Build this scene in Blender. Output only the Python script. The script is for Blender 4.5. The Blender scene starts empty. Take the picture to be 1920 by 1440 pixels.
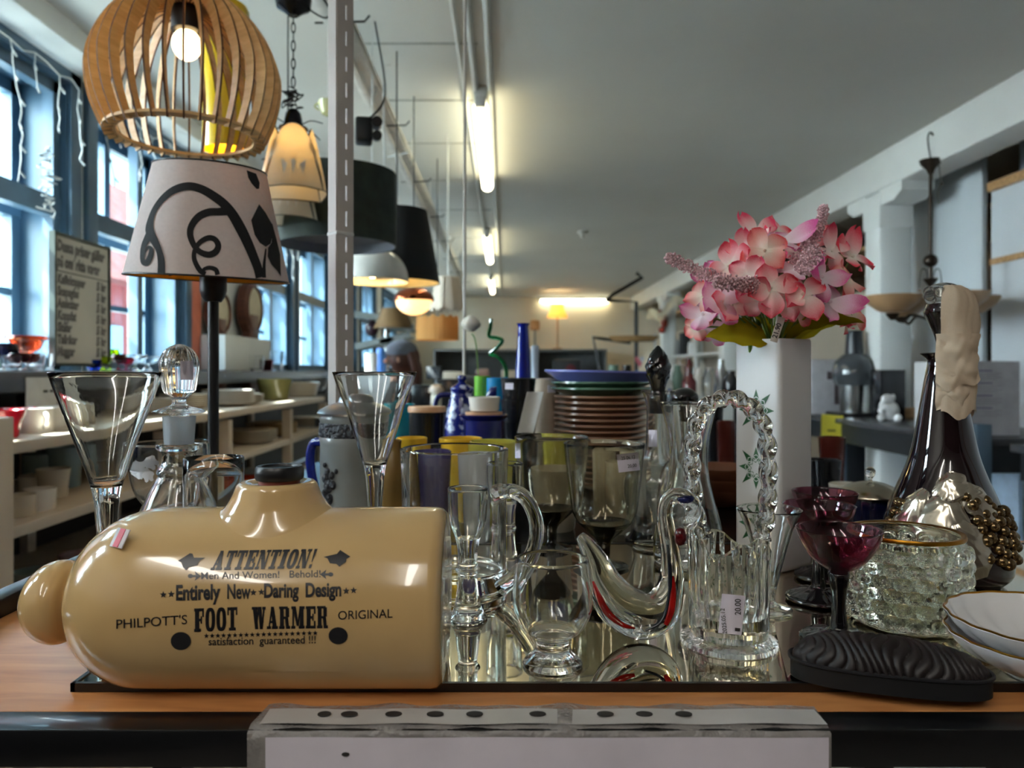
import bpy, bmesh, math, random
from mathutils import Vector, Matrix
random.seed(7)
SC = bpy.context.scene
COL = SC.collection
PI = math.pi
# ---- camera frame: a level camera at eye height, focal length in pixels of the 1920x1440 frame
F, CX, HY = 1400.0, 945.0, 695.0
E = 1.40                 # eye height above the floor
T = E - 0.21             # height of the mirror the glassware stands on
TW = T - 0.006           # height of the wooden table top below it
def P(px, py, d): return Vector(((px - CX) * d / F, d, E + (HY - py) * d / F))
def XW(px, d): return (px - CX) * d / F
def srgb(c):
    o = []
    for v in c[:3]:
        v = v / 255.0
        o.append(v / 12.92 if v <= 0.04045 else ((v + 0.055) / 1.055) ** 2.4)
    return (o[0], o[1], o[2], 1.0)

cam = bpy.data.cameras.new('camera')
cam.sensor_width = 36.0
cam.lens = F / 1920 * 36.0
cam.shift_x = (960 - CX) / 1920
cam.shift_y = (HY - 720) / 1920
cam.clip_start = 0.02
cam.dof.use_dof = True
cam.dof.focus_distance = 0.60
cam.dof.aperture_fstop = 8.0
camo = bpy.data.objects.new('camera', cam)
camo.location = (0, 0, E)
camo.rotation_euler = (PI / 2, 0, 0)
COL.objects.link(camo)
SC.camera = camo

# ---- daylight
w = bpy.data.worlds.new('sky'); SC.world = w
w.use_nodes = True
nt = w.node_tree; nt.nodes.clear()
SUN_DIR = Vector((-0.62, -0.30, 0.78)).normalized()
tc = nt.nodes.new('ShaderNodeTexCoord'); sx = nt.nodes.new('ShaderNodeSeparateXYZ')
cr = nt.nodes.new('ShaderNodeValToRGB'); bg = nt.nodes.new('ShaderNodeBackground'); wo = nt.nodes.new('ShaderNodeOutputWorld')
nt.links.new(tc.outputs['Generated'], sx.inputs[0]); nt.links.new(sx.outputs['Z'], cr.inputs[0])
cr.color_ramp.elements[0].position = 0.0; cr.color_ramp.elements[0].color = (0.62, 0.95, 1.0, 1)
cr.color_ramp.elements[1].position = 0.7; cr.color_ramp.elements[1].color = (0.42, 0.78, 1.0, 1)
# whiter sky glow added low on the left, out of view, to light the room
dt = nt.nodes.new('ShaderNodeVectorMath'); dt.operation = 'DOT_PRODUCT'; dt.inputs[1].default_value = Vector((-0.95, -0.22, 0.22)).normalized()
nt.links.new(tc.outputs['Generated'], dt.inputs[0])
fill_glow = nt.nodes.new('ShaderNodeMapRange'); fill_glow.interpolation_type = 'SMOOTHSTEP'
fill_glow.inputs['From Min'].default_value = 0.42; fill_glow.inputs['From Max'].default_value = 0.95; fill_glow.inputs['To Min'].default_value = 0.0; fill_glow.inputs['To Max'].default_value = 1.0
nt.links.new(dt.outputs['Value'], fill_glow.inputs['Value'])
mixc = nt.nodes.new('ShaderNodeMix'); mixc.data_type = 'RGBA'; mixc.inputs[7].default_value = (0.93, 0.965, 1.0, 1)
nt.links.new(fill_glow.outputs[0], mixc.inputs[0]); nt.links.new(cr.outputs[0], mixc.inputs[6]); nt.links.new(mixc.outputs[2], bg.inputs[0])
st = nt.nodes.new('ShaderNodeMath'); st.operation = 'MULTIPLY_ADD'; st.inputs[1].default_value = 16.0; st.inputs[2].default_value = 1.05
nt.links.new(fill_glow.outputs[0], st.inputs[0]); nt.links.new(st.outputs[0], bg.inputs[1])
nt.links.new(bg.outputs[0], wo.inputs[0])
sun = bpy.data.lights.new('sun', 'SUN'); sun.energy = 22.0; sun.angle = 0.01; sun.color = (1.0, 0.93, 0.82)
suno = bpy.data.objects.new('sun', sun); COL.objects.link(suno)
suno.rotation_euler = (-SUN_DIR).to_track_quat('-Z', 'Y').to_euler()

vs = SC.view_settings
SC.display_settings.display_device = 'sRGB'
vs.view_transform = 'Standard'; vs.look = 'None'; vs.gamma = 1.0; vs.use_curve_mapping = False
vs.exposure = 1.9
cy = SC.cycles
cy.max_bounces = 20; cy.transmission_bounces = 20; cy.glossy_bounces = 8; cy.diffuse_bounces = 5; cy.transparent_max_bounces = 24
cy.caustics_reflective = True; cy.caustics_refractive = True; cy.blur_glossy = 0.6
cy.sample_clamp_indirect = 5.0; cy.use_denoising = True

# ---- materials
MATS = {}
def pm(name, rgb, rough=0.5, metal=0.0, trans=0.0, ior=1.5, noise=(18.0, 0.10), bump=None, coat=0.0, emit=None, alpha=1.0, sheen=0.0, aniso=None):
    if name in MATS: return MATS[name]
    m = bpy.data.materials.new(name); m.use_nodes = True
    nt = m.node_tree; b = nt.nodes['Principled BSDF']
    col = srgb(rgb)
    b.inputs['Base Color'].default_value = col
    b.inputs['Roughness'].default_value = rough
    b.inputs['Metallic'].default_value = metal
    b.inputs['Transmission Weight'].default_value = trans
    b.inputs['IOR'].default_value = ior
    b.inputs['Coat Weight'].default_value = coat
    b.inputs['Alpha'].default_value = alpha
    b.inputs['Sheen Weight'].default_value = sheen
    tc = nt.nodes.new('ShaderNodeTexCoord')
    mp = nt.nodes.new('ShaderNodeMapping'); nt.links.new(tc.outputs['Object'], mp.inputs[0])
    if aniso: mp.inputs['Scale'].default_value = aniso
    if noise:
        n = nt.nodes.new('ShaderNodeTexNoise'); n.inputs['Scale'].default_value = noise[0]; n.inputs['Detail'].default_value = 4
        nt.links.new(mp.outputs[0], n.inputs['Vector'])
        r = nt.nodes.new('ShaderNodeValToRGB'); a = noise[1]
        r.color_ramp.elements[0].position = 0.3; r.color_ramp.elements[1].position = 0.7
        r.color_ramp.elements[0].color = tuple(max(0, c * (1 - a)) for c in col[:3]) + (1,)
        r.color_ramp.elements[1].color = tuple(min(1, c * (1 + a)) for c in col[:3]) + (1,)
        nt.links.new(n.outputs['Fac'], r.inputs[0]); nt.links.new(r.outputs[0], b.inputs['Base Color'])
    if bump:
        n = nt.nodes.new('ShaderNodeTexNoise'); n.inputs['Scale'].default_value = bump[0]; n.inputs['Detail'].default_value = 3
        nt.links.new(mp.outputs[0], n.inputs['Vector'])
        bp = nt.nodes.new('ShaderNodeBump'); bp.inputs['Strength'].default_value = bump[1]; bp.inputs['Distance'].default_value = 0.01
        nt.links.new(n.outputs['Fac'], bp.inputs['Height']); nt.links.new(bp.outputs[0], b.inputs['Normal'])
    if emit:
        b.inputs['Emission Color'].default_value = srgb(emit[0]); b.inputs['Emission Strength'].default_value = emit[1]
    MATS[name] = m
    return m
def glass(name, rgb=(250, 252, 251), rough=0.0, ior=1.48):
    return pm(name, rgb, rough, trans=1.0, ior=ior, noise=(3.0, 0.01))
def pane_mat(name, tint=(235, 245, 248), spec=0.08):
    """thin window glass: mostly clear, a little mirror reflection"""
    if name in MATS: return MATS[name]
    m = bpy.data.materials.new(name); m.use_nodes = True
    nt = m.node_tree; nt.nodes.clear()
    o = nt.nodes.new('ShaderNodeOutputMaterial'); mx = nt.nodes.new('ShaderNodeMixShader')
    t = nt.nodes.new('ShaderNodeBsdfTransparent'); g = nt.nodes.new('ShaderNodeBsdfGlossy')
    t.inputs[0].default_value = srgb(tint); g.inputs['Roughness'].default_value = 0.02
    lw = nt.nodes.new('ShaderNodeLayerWeight'); lw.inputs[0].default_value = 0.5
    pw = nt.nodes.new('ShaderNodeMath'); pw.operation = 'POWER'; pw.inputs[1].default_value = 5.0
    ma = nt.nodes.new('ShaderNodeMath'); ma.operation = 'MULTIPLY_ADD'; ma.inputs[1].default_value = 0.9; ma.inputs[2].default_value = 0.04
    nt.links.new(lw.outputs['Facing'], pw.inputs[0]); nt.links.new(pw.outputs[0], ma.inputs[0])
    nt.links.new(ma.outputs[0], mx.inputs[0]); nt.links.new(t.outputs[0], mx.inputs[1]); nt.links.new(g.outputs[0], mx.inputs[2])
    nt.links.new(mx.outputs[0], o.inputs[0])
    MATS[name] = m
    return m
def translucent(name, rgb, mix=0.5, rough=0.6):
    """lamp shades, petals, paper: light passes through"""
    if name in MATS: return MATS[name]
    m = bpy.data.materials.new(name); m.use_nodes = True
    nt = m.node_tree; nt.nodes.clear()
    o = nt.nodes.new('ShaderNodeOutputMaterial'); mx = nt.nodes.new('ShaderNodeMixShader')
    d = nt.nodes.new('ShaderNodeBsdfDiffuse'); t = nt.nodes.new('ShaderNodeBsdfTranslucent')
    n = nt.nodes.new('ShaderNodeTexNoise'); n.inputs['Scale'].default_value = 40
    r = nt.nodes.new('ShaderNodeValToRGB'); c = srgb(rgb)
    r.color_ramp.elements[0].color = tuple(x * .92 for x in c[:3]) + (1,); r.color_ramp.elements[1].color = tuple(min(1, x * 1.05) for x in c[:3]) + (1,)
    nt.links.new(n.outputs['Fac'], r.inputs[0])
    nt.links.new(r.outputs[0], d.inputs[0]); nt.links.new(r.outputs[0], t.inputs[0])
    mx.inputs[0].default_value = mix
    nt.links.new(d.outputs[0], mx.inputs[1]); nt.links.new(t.outputs[0], mx.inputs[2]); nt.links.new(mx.outputs[0], o.inputs[0])
    MATS[name] = m
    return m
def wood(name, c1, c2, scale=6.0, rough=0.45, stretch=(1, 12, 12)):
    if name in MATS: return MATS[name]
    m = bpy.data.materials.new(name); m.use_nodes = True
    nt = m.node_tree; b = nt.nodes['Principled BSDF']; b.inputs['Roughness'].default_value = rough
    tc = nt.nodes.new('ShaderNodeTexCoord'); mp = nt.nodes.new('ShaderNodeMapping'); mp.inputs['Scale'].default_value = stretch
    n = nt.nodes.new('ShaderNodeTexNoise'); n.inputs['Scale'].default_value = scale; n.inputs['Detail'].default_value = 6; n.inputs['Distortion'].default_value = 0.6
    r = nt.nodes.new('ShaderNodeValToRGB'); r.color_ramp.elements[0].position = .35; r.color_ramp.elements[1].position = .65
    r.color_ramp.elements[0].color = srgb(c1); r.color_ramp.elements[1].color = srgb(c2)
    nt.links.new(tc.outputs['Object'], mp.inputs[0]); nt.links.new(mp.outputs[0], n.inputs['Vector']); nt.links.new(n.outputs['Fac'], r.inputs[0]); nt.links.new(r.outputs[0], b.inputs['Base Color'])
    MATS[name] = m
    return m

# ---- mesh building
def spl(pts, n=6):
    """Catmull-Rom through 2D/3D points"""
    pts = [Vector(p) for p in pts]; out = []
    L = len(pts)
    for i in range(L - 1):
        p0 = pts[max(i - 1, 0)]; p1 = pts[i]; p2 = pts[i + 1]; p3 = pts[min(i + 2, L - 1)]
        for k in range(n):
            t = k / n
            out.append(0.5 * ((2 * p1) + (p2 - p0) * t + (2 * p0 - 5 * p1 + 4 * p2 - p3) * t * t + (3 * p1 - p0 - 3 * p2 + p3) * t ** 3))
    out.append(pts[-1])
    return out
class MB:
    def __init__(s): s.b = bmesh.new()
    def faces(s, vs, fs, M=None):
        bv = [s.b.verts.new(M @ Vector(v) if M else v) for v in vs]
        for f in fs:
            try: s.b.faces.new([bv[i] for i in f])
            except ValueError: pass
        return s
    def box(s, c, sz, rot=None, bev=0.0, M=None):
        t = bmesh.new(); bmesh.ops.create_cube(t, size=1.0)
        for v in t.verts: v.co = Vector((v.co.x * sz[0], v.co.y * sz[1], v.co.z * sz[2]))
        if bev > 0: bmesh.ops.bevel(t, geom=list(t.edges), offset=bev, segments=2, affect='EDGES', profile=0.5)
        X = Matrix.Translation(Vector(c))
        if rot is not None: X = X @ (rot if isinstance(rot, Matrix) else Matrix.Rotation(rot, 4, 'Z'))
        if M: X = M @ X
        return s.merge(t, X)
    def merge(s, t, X=None):
        t.verts.index_update()
        bv = [s.b.verts.new(X @ v.co if X else v.co) for v in t.verts]
        for f in t.faces:
            try: s.b.faces.new([bv[v.index] for v in f.verts])
            except ValueError: pass
        t.free(); return s
    def lathe(s, prof, seg=48, c=(0, 0, 0), fn=None, M=None, closed=False, cap=False):
        X = Matrix.Translation(Vector(c))
        if M: X = X @ M
        rings = []
        for (r, z) in [(p[0], p[1]) for p in prof]:
            if r < 1e-6: rings.append([s.b.verts.new(X @ Vector((0, 0, z)))])
            else:
                ring = []
                for i in range(seg):
                    a = 2 * PI * i / seg
                    rr, zz = (r, z) if fn is None else fn(r, z, a)
                    ring.append(s.b.verts.new(X @ Vector((rr * math.cos(a), rr * math.sin(a), zz))))
                rings.append(ring)
        pairs = list(zip(rings[:-1], rings[1:]))
        if closed: pairs.append((rings[-1], rings[0]))
        for A, B in pairs:
            for i in range(seg):
                j = (i + 1) % seg
                if len(A) == 1 and len(B) == 1: continue
                if len(A) == 1: f = [A[0], B[j], B[i]]
                elif len(B) == 1: f = [A[i], A[j], B[0]]
                else: f = [A[i], A[j], B[j], B[i]]
                try: s.b.faces.new(f)
                except ValueError: pass
        if cap:
            for R in (rings[0], rings[-1]):
                if len(R) > 2: s.b.faces.new(R)
        return s
    def tube(s, pts, rad, seg=10, closed=False, cap=True, flat=1.0, fn=None, up=None):
        pts = [Vector(p) for p in pts]; n = len(pts)
        R = rad if isinstance(rad, (list, tuple)) else [rad] * n
        rings = []; nrm = None
        for i in range(n):
            if closed: t = pts[(i + 1) % n] - pts[i - 1]
            else: t = pts[min(i + 1, n - 1)] - pts[max(i - 1, 0)]
            if t.length < 1e-9: t = Vector((0, 0, 1))
            t.normalize()
            if nrm is None:
                a = Vector(up) if up else (Vector((0, 0, 1)) if abs(t.z) < .9 else Vector((1, 0, 0)))
                nrm = (a - t * a.dot(t)).normalized()
            else:
                nrm = nrm - t * nrm.dot(t)
                nrm = nrm.normalized() if nrm.length > 1e-6 else t.orthogonal().normalized()
            bn = t.cross(nrm); ring = []
            for k in range(seg):
                a = 2 * PI * k / seg; q = R[i] if fn is None else fn(R[i], i / max(1, n - 1), a)
                ring.append(s.b.verts.new(pts[i] + nrm * (q * math.cos(a)) + bn * (q * flat * math.sin(a))))
            rings.append(ring)
        for i in range(n if closed else n - 1):
            A, B = rings[i], rings[(i + 1) % n]
            for k in range(seg):
                j = (k + 1) % seg
                try: s.b.faces.new([A[k], A[j], B[j], B[k]])
                except ValueError: pass
        if cap and not closed:
            s.b.faces.new(rings[0][::-1]); s.b.faces.new(rings[-1])
        return s
    def ball(s, c, r, sc=(1, 1, 1), u=16, v=10, rot=None):
        t = bmesh.new(); bmesh.ops.create_uvsphere(t, u_segments=u, v_segments=v, radius=r)
        X = Matrix.Translation(Vector(c))
        if rot is not None: X = X @ rot
        return s.merge(t, X @ Matrix.Diagonal((sc[0], sc[1], sc[2], 1)))
    def prism(s, poly, h, M=None):
        """2D outline in XY, extruded by h along Z"""
        n = len(poly)
        vs = [(p[0], p[1], 0) for p in poly] + [(p[0], p[1], h) for p in poly]
        fs = [list(range(n))[::-1], [n + i for i in range(n)]] + [[i, (i + 1) % n, n + (i + 1) % n, n + i] for i in range(n)]
        return s.faces(vs, fs, M)
    def grid(s, f, nu, nv, M=None, th=0.0):
        """surface f(u,v)->(x,y,z); with th, a solid sheet"""
        V = []
        for j in range(nv + 1):
            for i in range(nu + 1): V.append(Vector(f(i / nu, j / nv)))
        q = lambda i, j: j * (nu + 1) + i
        fs = [[q(i, j), q(i + 1, j), q(i + 1, j + 1), q(i, j + 1)] for j in range(nv) for i in range(nu)]
        if th:
            t = bmesh.new(); bv = [t.verts.new(v) for v in V]
            for x in fs:
                try: t.faces.new([bv[i] for i in x])
                except ValueError: pass
            t.normal_update()
            bmesh.ops.solidify(t, geom=list(t.faces), thickness=th)
            return s.merge(t, M)
        return s.faces(V, fs, M)
    def mesh(s, name, mat, smooth=40, normals=True):
        b = s.b
        if normals: bmesh.ops.recalc_face_normals(b, faces=list(b.faces))
        me = bpy.data.meshes.new(name); b.to_mesh(me); b.free()
        if smooth:
            for p in me.polygons: p.use_smooth = True
            me.set_sharp_from_angle(angle=math.radians(smooth))
        if mat: me.materials.append(mat)
        return me
def link(o, parent=None):
    COL.objects.link(o)
    if parent is not None: o.parent = parent
    return o
def part(mb, name, mat, parent=None, smooth=40, loc=None, label=None, normals=True):
    o = bpy.data.objects.new(name, mb.mesh(name, mat, smooth, normals)); link(o, parent)
    if loc is not None: o.location = loc
    if label: o['label'] = label
    return o
def tag(o, label=None, cat=None, group=None, kind=None):
    if label: o['label'] = label
    if cat: o['category'] = cat
    if group: o['group'] = group
    if kind: o['kind'] = kind
    return o
def thing(name, label, cat, loc=(0, 0, 0), rotz=0.0, group=None):
    o = bpy.data.objects.new(name, None); o.empty_display_size = 0.05; COL.objects.link(o)
    o.location = loc; o.rotation_euler = (0, 0, rotz)
    return tag(o, label, cat, group)
def solo(mb, name, mat, label, cat, loc=None, group=None, smooth=40, rot=None):
    o = part(mb, name, mat, None, smooth, loc)
    if rot: o.rotation_euler = rot
    return tag(o, label, cat, group)
def struct(mb, name, mat, parent=None, smooth=30):
    o = part(mb, name, mat, parent, smooth)
    if parent is None: o['kind'] = 'structure'
    return o
def dup(root, loc, label=None, rotz=None, scale=None, group=None):
    r = root.copy(); COL.objects.link(r); r.location = loc
    if rotz is not None: r.rotation_euler = (0, 0, rotz)
    if scale: r.scale = (scale,) * 3 if not isinstance(scale, (tuple, list)) else scale
    if label: r['label'] = label
    if group: r['group'] = group
    for ch in list(root.children):
        c = ch.copy(); COL.objects.link(c); c.parent = r
        for g in ch.children:
            d = g.copy(); COL.objects.link(d); d.parent = c
    return r
def pp(d, prof):
    """half-width and height in picture pixels at depth d -> (radius, height above the mirror) in metres"""
    return [(hw * d / F, (HY - y) * d / F + 0.21) for hw, y in prof]
def vessel(outer, wall, zin):
    """closed glass profile: base centre, outer wall up, inner wall down to the inner floor zin"""
    o = [(p[0], p[1]) for p in outer]
    inn = []
    for i, (r, z) in enumerate(o):
        if z > zin: inn.append((max(r - wall, 0.0008), z))
    k = [i for i, p in enumerate(o) if p[1] > zin][0]
    r0 = o[k - 1][0] if k > 0 else o[0][0]
    top = o[-1]
    mid = (top[0] - wall * .5, top[1] + wall * .35)
    inn_first = inn[0] if inn else (r0 - wall, zin)
    return [(0, o[0][1])] + o + [mid] + inn[::-1] + [(max(inn_first[0] * .8, .0006), zin + (inn_first[1] - zin) * .25), (0, zin)]
def textbm(s, size=1.0, bold=0.0, shear=0.0, align='LEFT', spacing=1.0):
    c = bpy.data.curves.new('t', 'FONT'); c.body = s; c.size = size; c.offset = bold; c.shear = shear; c.align_x = align; c.space_character = spacing; c.resolution_u = 4
    o = bpy.data.objects.new('t', c); COL.objects.link(o)
    bpy.context.view_layer.update()
    me = bpy.data.meshes.new_from_object(o.evaluated_get(bpy.context.evaluated_depsgraph_get()))
    bpy.data.objects.remove(o); bpy.data.curves.remove(c)
    b = bmesh.new(); b.from_mesh(me); bpy.data.meshes.remove(me)
    return b
# =====================================================================  THE ROOM
CEIL = E + 1.25
M_white = pm('white_paint', (214, 216, 214), .55, noise=(3, .05), bump=(30, .08))
M_ceil = pm('ceiling_paint', (206, 205, 200), .7, noise=(1.2, .04), bump=(8, .06))
M_blue = pm('blue_grey_window_paint', (58, 84, 104), .4, noise=(8, .12))
M_dark = pm('dark_grey_paint', (44, 47, 52), .6, noise=(6, .15))
M_floor = pm('grey_floor', (150, 144, 136), .35, noise=(4, .15))
M_cream = pm('cream_wall_paint', (226, 214, 192), .6, noise=(2, .05))
M_pane = pane_mat('window_glass')
YB, YF = -3.0, 12.7
struct(MB().box((0.8, (YB + YF) / 2, -.05), (5.8, YF - YB + .2, .1)), 'floor', M_floor)
struct(MB().box((0.8, (YB + YF) / 2, CEIL + .05), (5.8, YF - YB + .2, .1)), 'ceiling', M_ceil)
struct(MB().box((0.8, YF + .05, 1.3), (5.8, .1, 2.7)), 'wall_far', M_cream)
struct(MB().box((0.8, YB - .05, 1.3), (5.8, .1, 2.7)), 'wall_back', pm('brown_back_wall', (92, 76, 62), .6, noise=(3, .2)))
HEAD = E + 1.14; SILL = E - 0.03
wins = [(.55, 1.0), (1.22, 1.88), (2.0, 2.92), (3.06, 3.97), (5.02, 5.95), (6.12, 7.2), (7.5, 8.5), (8.8, 9.8), (10.4, 11.6)]  # first opening is added beyond the view to light the vase and table
wl = MB(); wl.box((-1.85, (YB + YF) / 2, (HEAD + CEIL) / 2), (.3, YF - YB, CEIL - HEAD))
ed = [YB] + [v for w_ in wins for v in w_] + [YF]
for i in range(0, len(ed), 2):
    wl.box((-1.85, (ed[i] + ed[i + 1]) / 2, (SILL + HEAD) / 2), (.3, ed[i + 1] - ed[i], HEAD - SILL))
struct(wl, 'wall_left', M_white)
struct(MB().box((-1.85, (YB + YF) / 2, SILL / 2), (.32, YF - YB, SILL)), 'wall_left_lower', M_dark)
struct(MB().box((-1.62, (YB + YF) / 2, CEIL - .045), (.16, YF - YB, .09), bev=.015), 'trim_1', M_white)
def window(n, y0, y1):
    o = bpy.data.objects.new('window_%d' % n, None); COL.objects.link(o); o['kind'] = 'structure'
    o.location = (-1.7, (y0 + y1) / 2, SILL); h = HEAD - SILL; w_ = y1 - y0
    c = MB(); t = .035
    for s in (-1, 1): c.box((-.12, s * (w_ / 2 - t / 2), h / 2), (.26, t, h))
    c.box((-.12, 0, h - t / 2), (.26, w_, t)); c.box((-.12, 0, t / 2), (.26, w_, t))
    part(c, 'window_casing', M_blue, o)
    c = MB()
    for s in (-1, 1): c.box((.012, s * (w_ / 2 + .01), h / 2), (.024, .075, h + .08), bev=.004)
    c.box((.012, 0, h + .01), (.024, w_ + .09, .075), bev=.004)
    part(c, 'window_architrave', M_blue, o)
    c = MB(); tz = .655
    for xx, q in ((-.19, .05), (-.035, .045)):
        for s in (-1, 1): c.box((xx, s * (w_ / 2 - t - q / 2), h / 2), (.04, q, h - .07))
        c.box((xx, 0, h - t - q / 2), (.04, w_ - .07, q)); c.box((xx, 0, t + q / 2), (.04, w_ - .07, q))
        c.box((xx, 0, tz), (.05, w_ - .07, .075)); c.box((xx, 0, h / 2), (.045, .05, h - .07))
        if xx < -.1: c.box((xx, 0, .33), (.03, w_ - .07, .026))
    part(c, 'window_frame', M_blue, o)
    g = MB().box((-.19, 0, h / 2), (.004, w_ - .08, h - .08))
    part(g, 'window_pane', M_pane, o)
for i, (a, b_) in enumerate(wins): window(i + 1, a, b_)
# ---- right side: beam, posts, panelling
struct(MB().box((2.24, (YB + YF) / 2, E + 1.14), (.2, YF - YB, .22), bev=.02), 'beam_right', M_white)
for k, yy in enumerate((4.36, 7.4, 10.2)):
    p = MB().box((2.24, yy, (E + 1.03) / 2), (.19, .19, E + 1.03), bev=.025)
    p.box((2.24, yy, E + .92), (.2, .2, .2), bev=.012)
    for s in (-1, 1):
        p.prism([(0, 0), (.24 * s, 0), (.24 * s, -.05), (.16 * s, -.09), (0, -.09)], .176, Matrix.Translation((2.152, yy + s * .08, E + 1.035)) @ Matrix(((0, 0, 1, 0), (1, 0, 0, 0), (0, 1, 0, 0), (0, 0, 0, 1))))
    struct(p, 'pillar_%d' % (k + 1), M_white)
M_panel = pm('pale_blue_grey_board', (186, 192, 196), .5, noise=(3, .05), aniso=(1, 1, .2))
M_grey = pm('grey_cupboard_board', (196, 200, 204), .5, noise=(2, .05))
M_strip = wood('pine_strip', (150, 112, 72), (188, 148, 100))
M_brown = wood('brown_shelf_wood', (58, 40, 26), (84, 58, 36), 4)
M_beige = pm('beige_board', (176, 166, 150), .6, noise=(2, .06))
struct(MB().box((2.75, 8.7, E / 2 + .3), (.1, 8.0, E + .6)), 'wall_right', M_beige)
struct(MB().box((3.4, 4.85, 1.33), (.1, 15.7, 2.7)), 'wall_right_outer', M_brown)
struct(MB().box((2.57, .43, E / 2 + .46), (.1, 6.86, E + .93)), 'wall_right_near', M_grey)
struct(MB().box((2.51, .93, E + .945), (.03, 5.86, .045)).box((2.514, .93, E + .56), (.014, 5.86, .03)), 'trim_2', M_strip)
struct(MB().box((3.0, 4.2, E + .9), (.7, 16.5, .03)), 'trim_3', M_strip)
brd = MB().box((0, 0, 0), (.03, .72, 1.62), bev=.003)
solo(brd, 'leaning_board', M_panel, 'tall pale blue-grey board standing behind the white pillar and the chandelier', 'board', (2.505, 4.25, E + .36), rot=(0, 0, 0))
# conduits and seams on the ceiling
M_cond = pm('white_conduit', (205, 205, 200), .4, noise=(5, .05))
for k, (x_, y0, y1, r) in enumerate(((-.175, .4, 12.5, .009), (-.125, .4, 3.4, .012), (-.06, .4, 12.5, .012))):
    struct(MB().tube([(x_, y0, CEIL - r), (x_, y1, CEIL - r)], r, 8), 'trim_%d' % (k + 4), M_cond)
sm = MB()
for yy in (2.05, 2.85, 3.45, 4.1, 4.9, 5.8, 7.0, 8.5): sm.box((-.35, yy, CEIL - .002), (.5, .012, .004))
struct(sm, 'trim_7', pm('ceiling_seam', (165, 165, 160), .8))
# ---- outside
M_tile = pm('red_roof_tiles', (150, 84, 78), .9, noise=(2.2, .3), bump=(3, .6))
M_redw = pm('red_timber_wall', (150, 62, 58), .8, noise=(1.5, .25), aniso=(1, 5, .3))
M_gnd = pm('pale_yard_paving', (200, 200, 196), .9)
struct(MB().box((-12, 6, -.6), (20, 60, .2)), 'ground_outside', M_gnd)
hs = thing('neighbouring_house', 'red timber house with tiled roof seen through the left windows', 'house', (-9, 27, -.5))
part(MB().box((-3, 0, 2.0), (6, 46, 4.0)), 'house_wall', M_redw, hs)
rf = MB(); rf.prism([(.6, 3.9), (-3.4, 7.8), (-7.4, 3.9)], 47, Matrix.Translation((0, -23.5, 0)) @ Matrix(((1, 0, 0, 0), (0, 0, 1, 0), (0, 1, 0, 0), (0, 0, 0, 1))))
part(rf, 'roof', M_tile, hs)
M_hwin = pm('house_window_glass', (150, 190, 215), .2, noise=(1, .1))
for k in range(9):
    f = part(MB().box((.03, -20 + k * 4.4, 2.2), (.1, 1.5, 1.7)), 'house_window', M_white, hs)
    part(MB().box((.07, -19 + k * 4.4, 2.2), (.06, 1.25, 1.45)), 'pane', M_hwin, f)

# =====================================================================  CEILING LIGHTS
M_tube = pm('warm_white_tube', (255, 250, 210), .4, emit=((255, 246, 205), 2.8), noise=None)
M_fix = pm('white_enamel', (200, 200, 195), .4)
M_fill_tube = pm('white_fill_tube', (255, 250, 220), .4, emit=((255, 251, 244), 6.0), noise=None)  # for the tubes added out of view to brighten the table front
def tube_light(x_, y0, L, label, along='y', z=CEIL, mat=None):
    t = thing('tube_light', label, 'ceiling light', (x_, y0, z), 0 if along == 'y' else -PI / 2, 'fluorescent tube lights')
    part(MB().box((0, L / 2, -.022), (.06, L + .06, .044), bev=.006), 'housing', M_fix, t)
    g = MB().tube([(0, .02, -.075), (0, .05, -.075), (0, L - .05, -.075), (0, L - .02, -.075)], [.024, .036, .036, .024], 16)
    part(g, 'diffuser', mat or M_tube, t)
    part(MB().box((0, .0, -.05), (.05, .05, .07), bev=.005).box((0, L, -.05), (.05, .05, .07), bev=.005), 'end_cap', M_fix, t)
tube_light(-.105, 3.30, 1.5, 'bright ceiling tube light hanging nearest, above the blue plate')
tube_light(-.15, 6.55, 1.5, 'second ceiling tube light along the room, smaller, beyond the nearest')
tube_light(-.17, 9.7, 1.5, 'farthest and smallest of the lengthwise ceiling tube lights')
tube_light(.59, 12.62, 1.2, 'ceiling tube light mounted crosswise on top of the far wall', 'x', CEIL)
tube_light(.0, .3 - 2.2, 1.5, 'added unseen tube light behind the viewer, for front fill', mat=M_fill_tube)
tube_light(-.9, -1.6, 1.5, 'added unseen tube light behind the viewer on the window side, for front fill', mat=M_fill_tube)
sd = thing('smoke_detector', 'small white smoke detector on the grey ceiling', 'smoke detector', P(1092, 448, 6.7))
sd.location.z = CEIL
part(MB().lathe([(0, 0), (.045, 0), (.045, -.02), (0.02, -.035), (.012, -.06), (0, -.06)], 20), 'detector_body', M_fix, sd)

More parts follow.
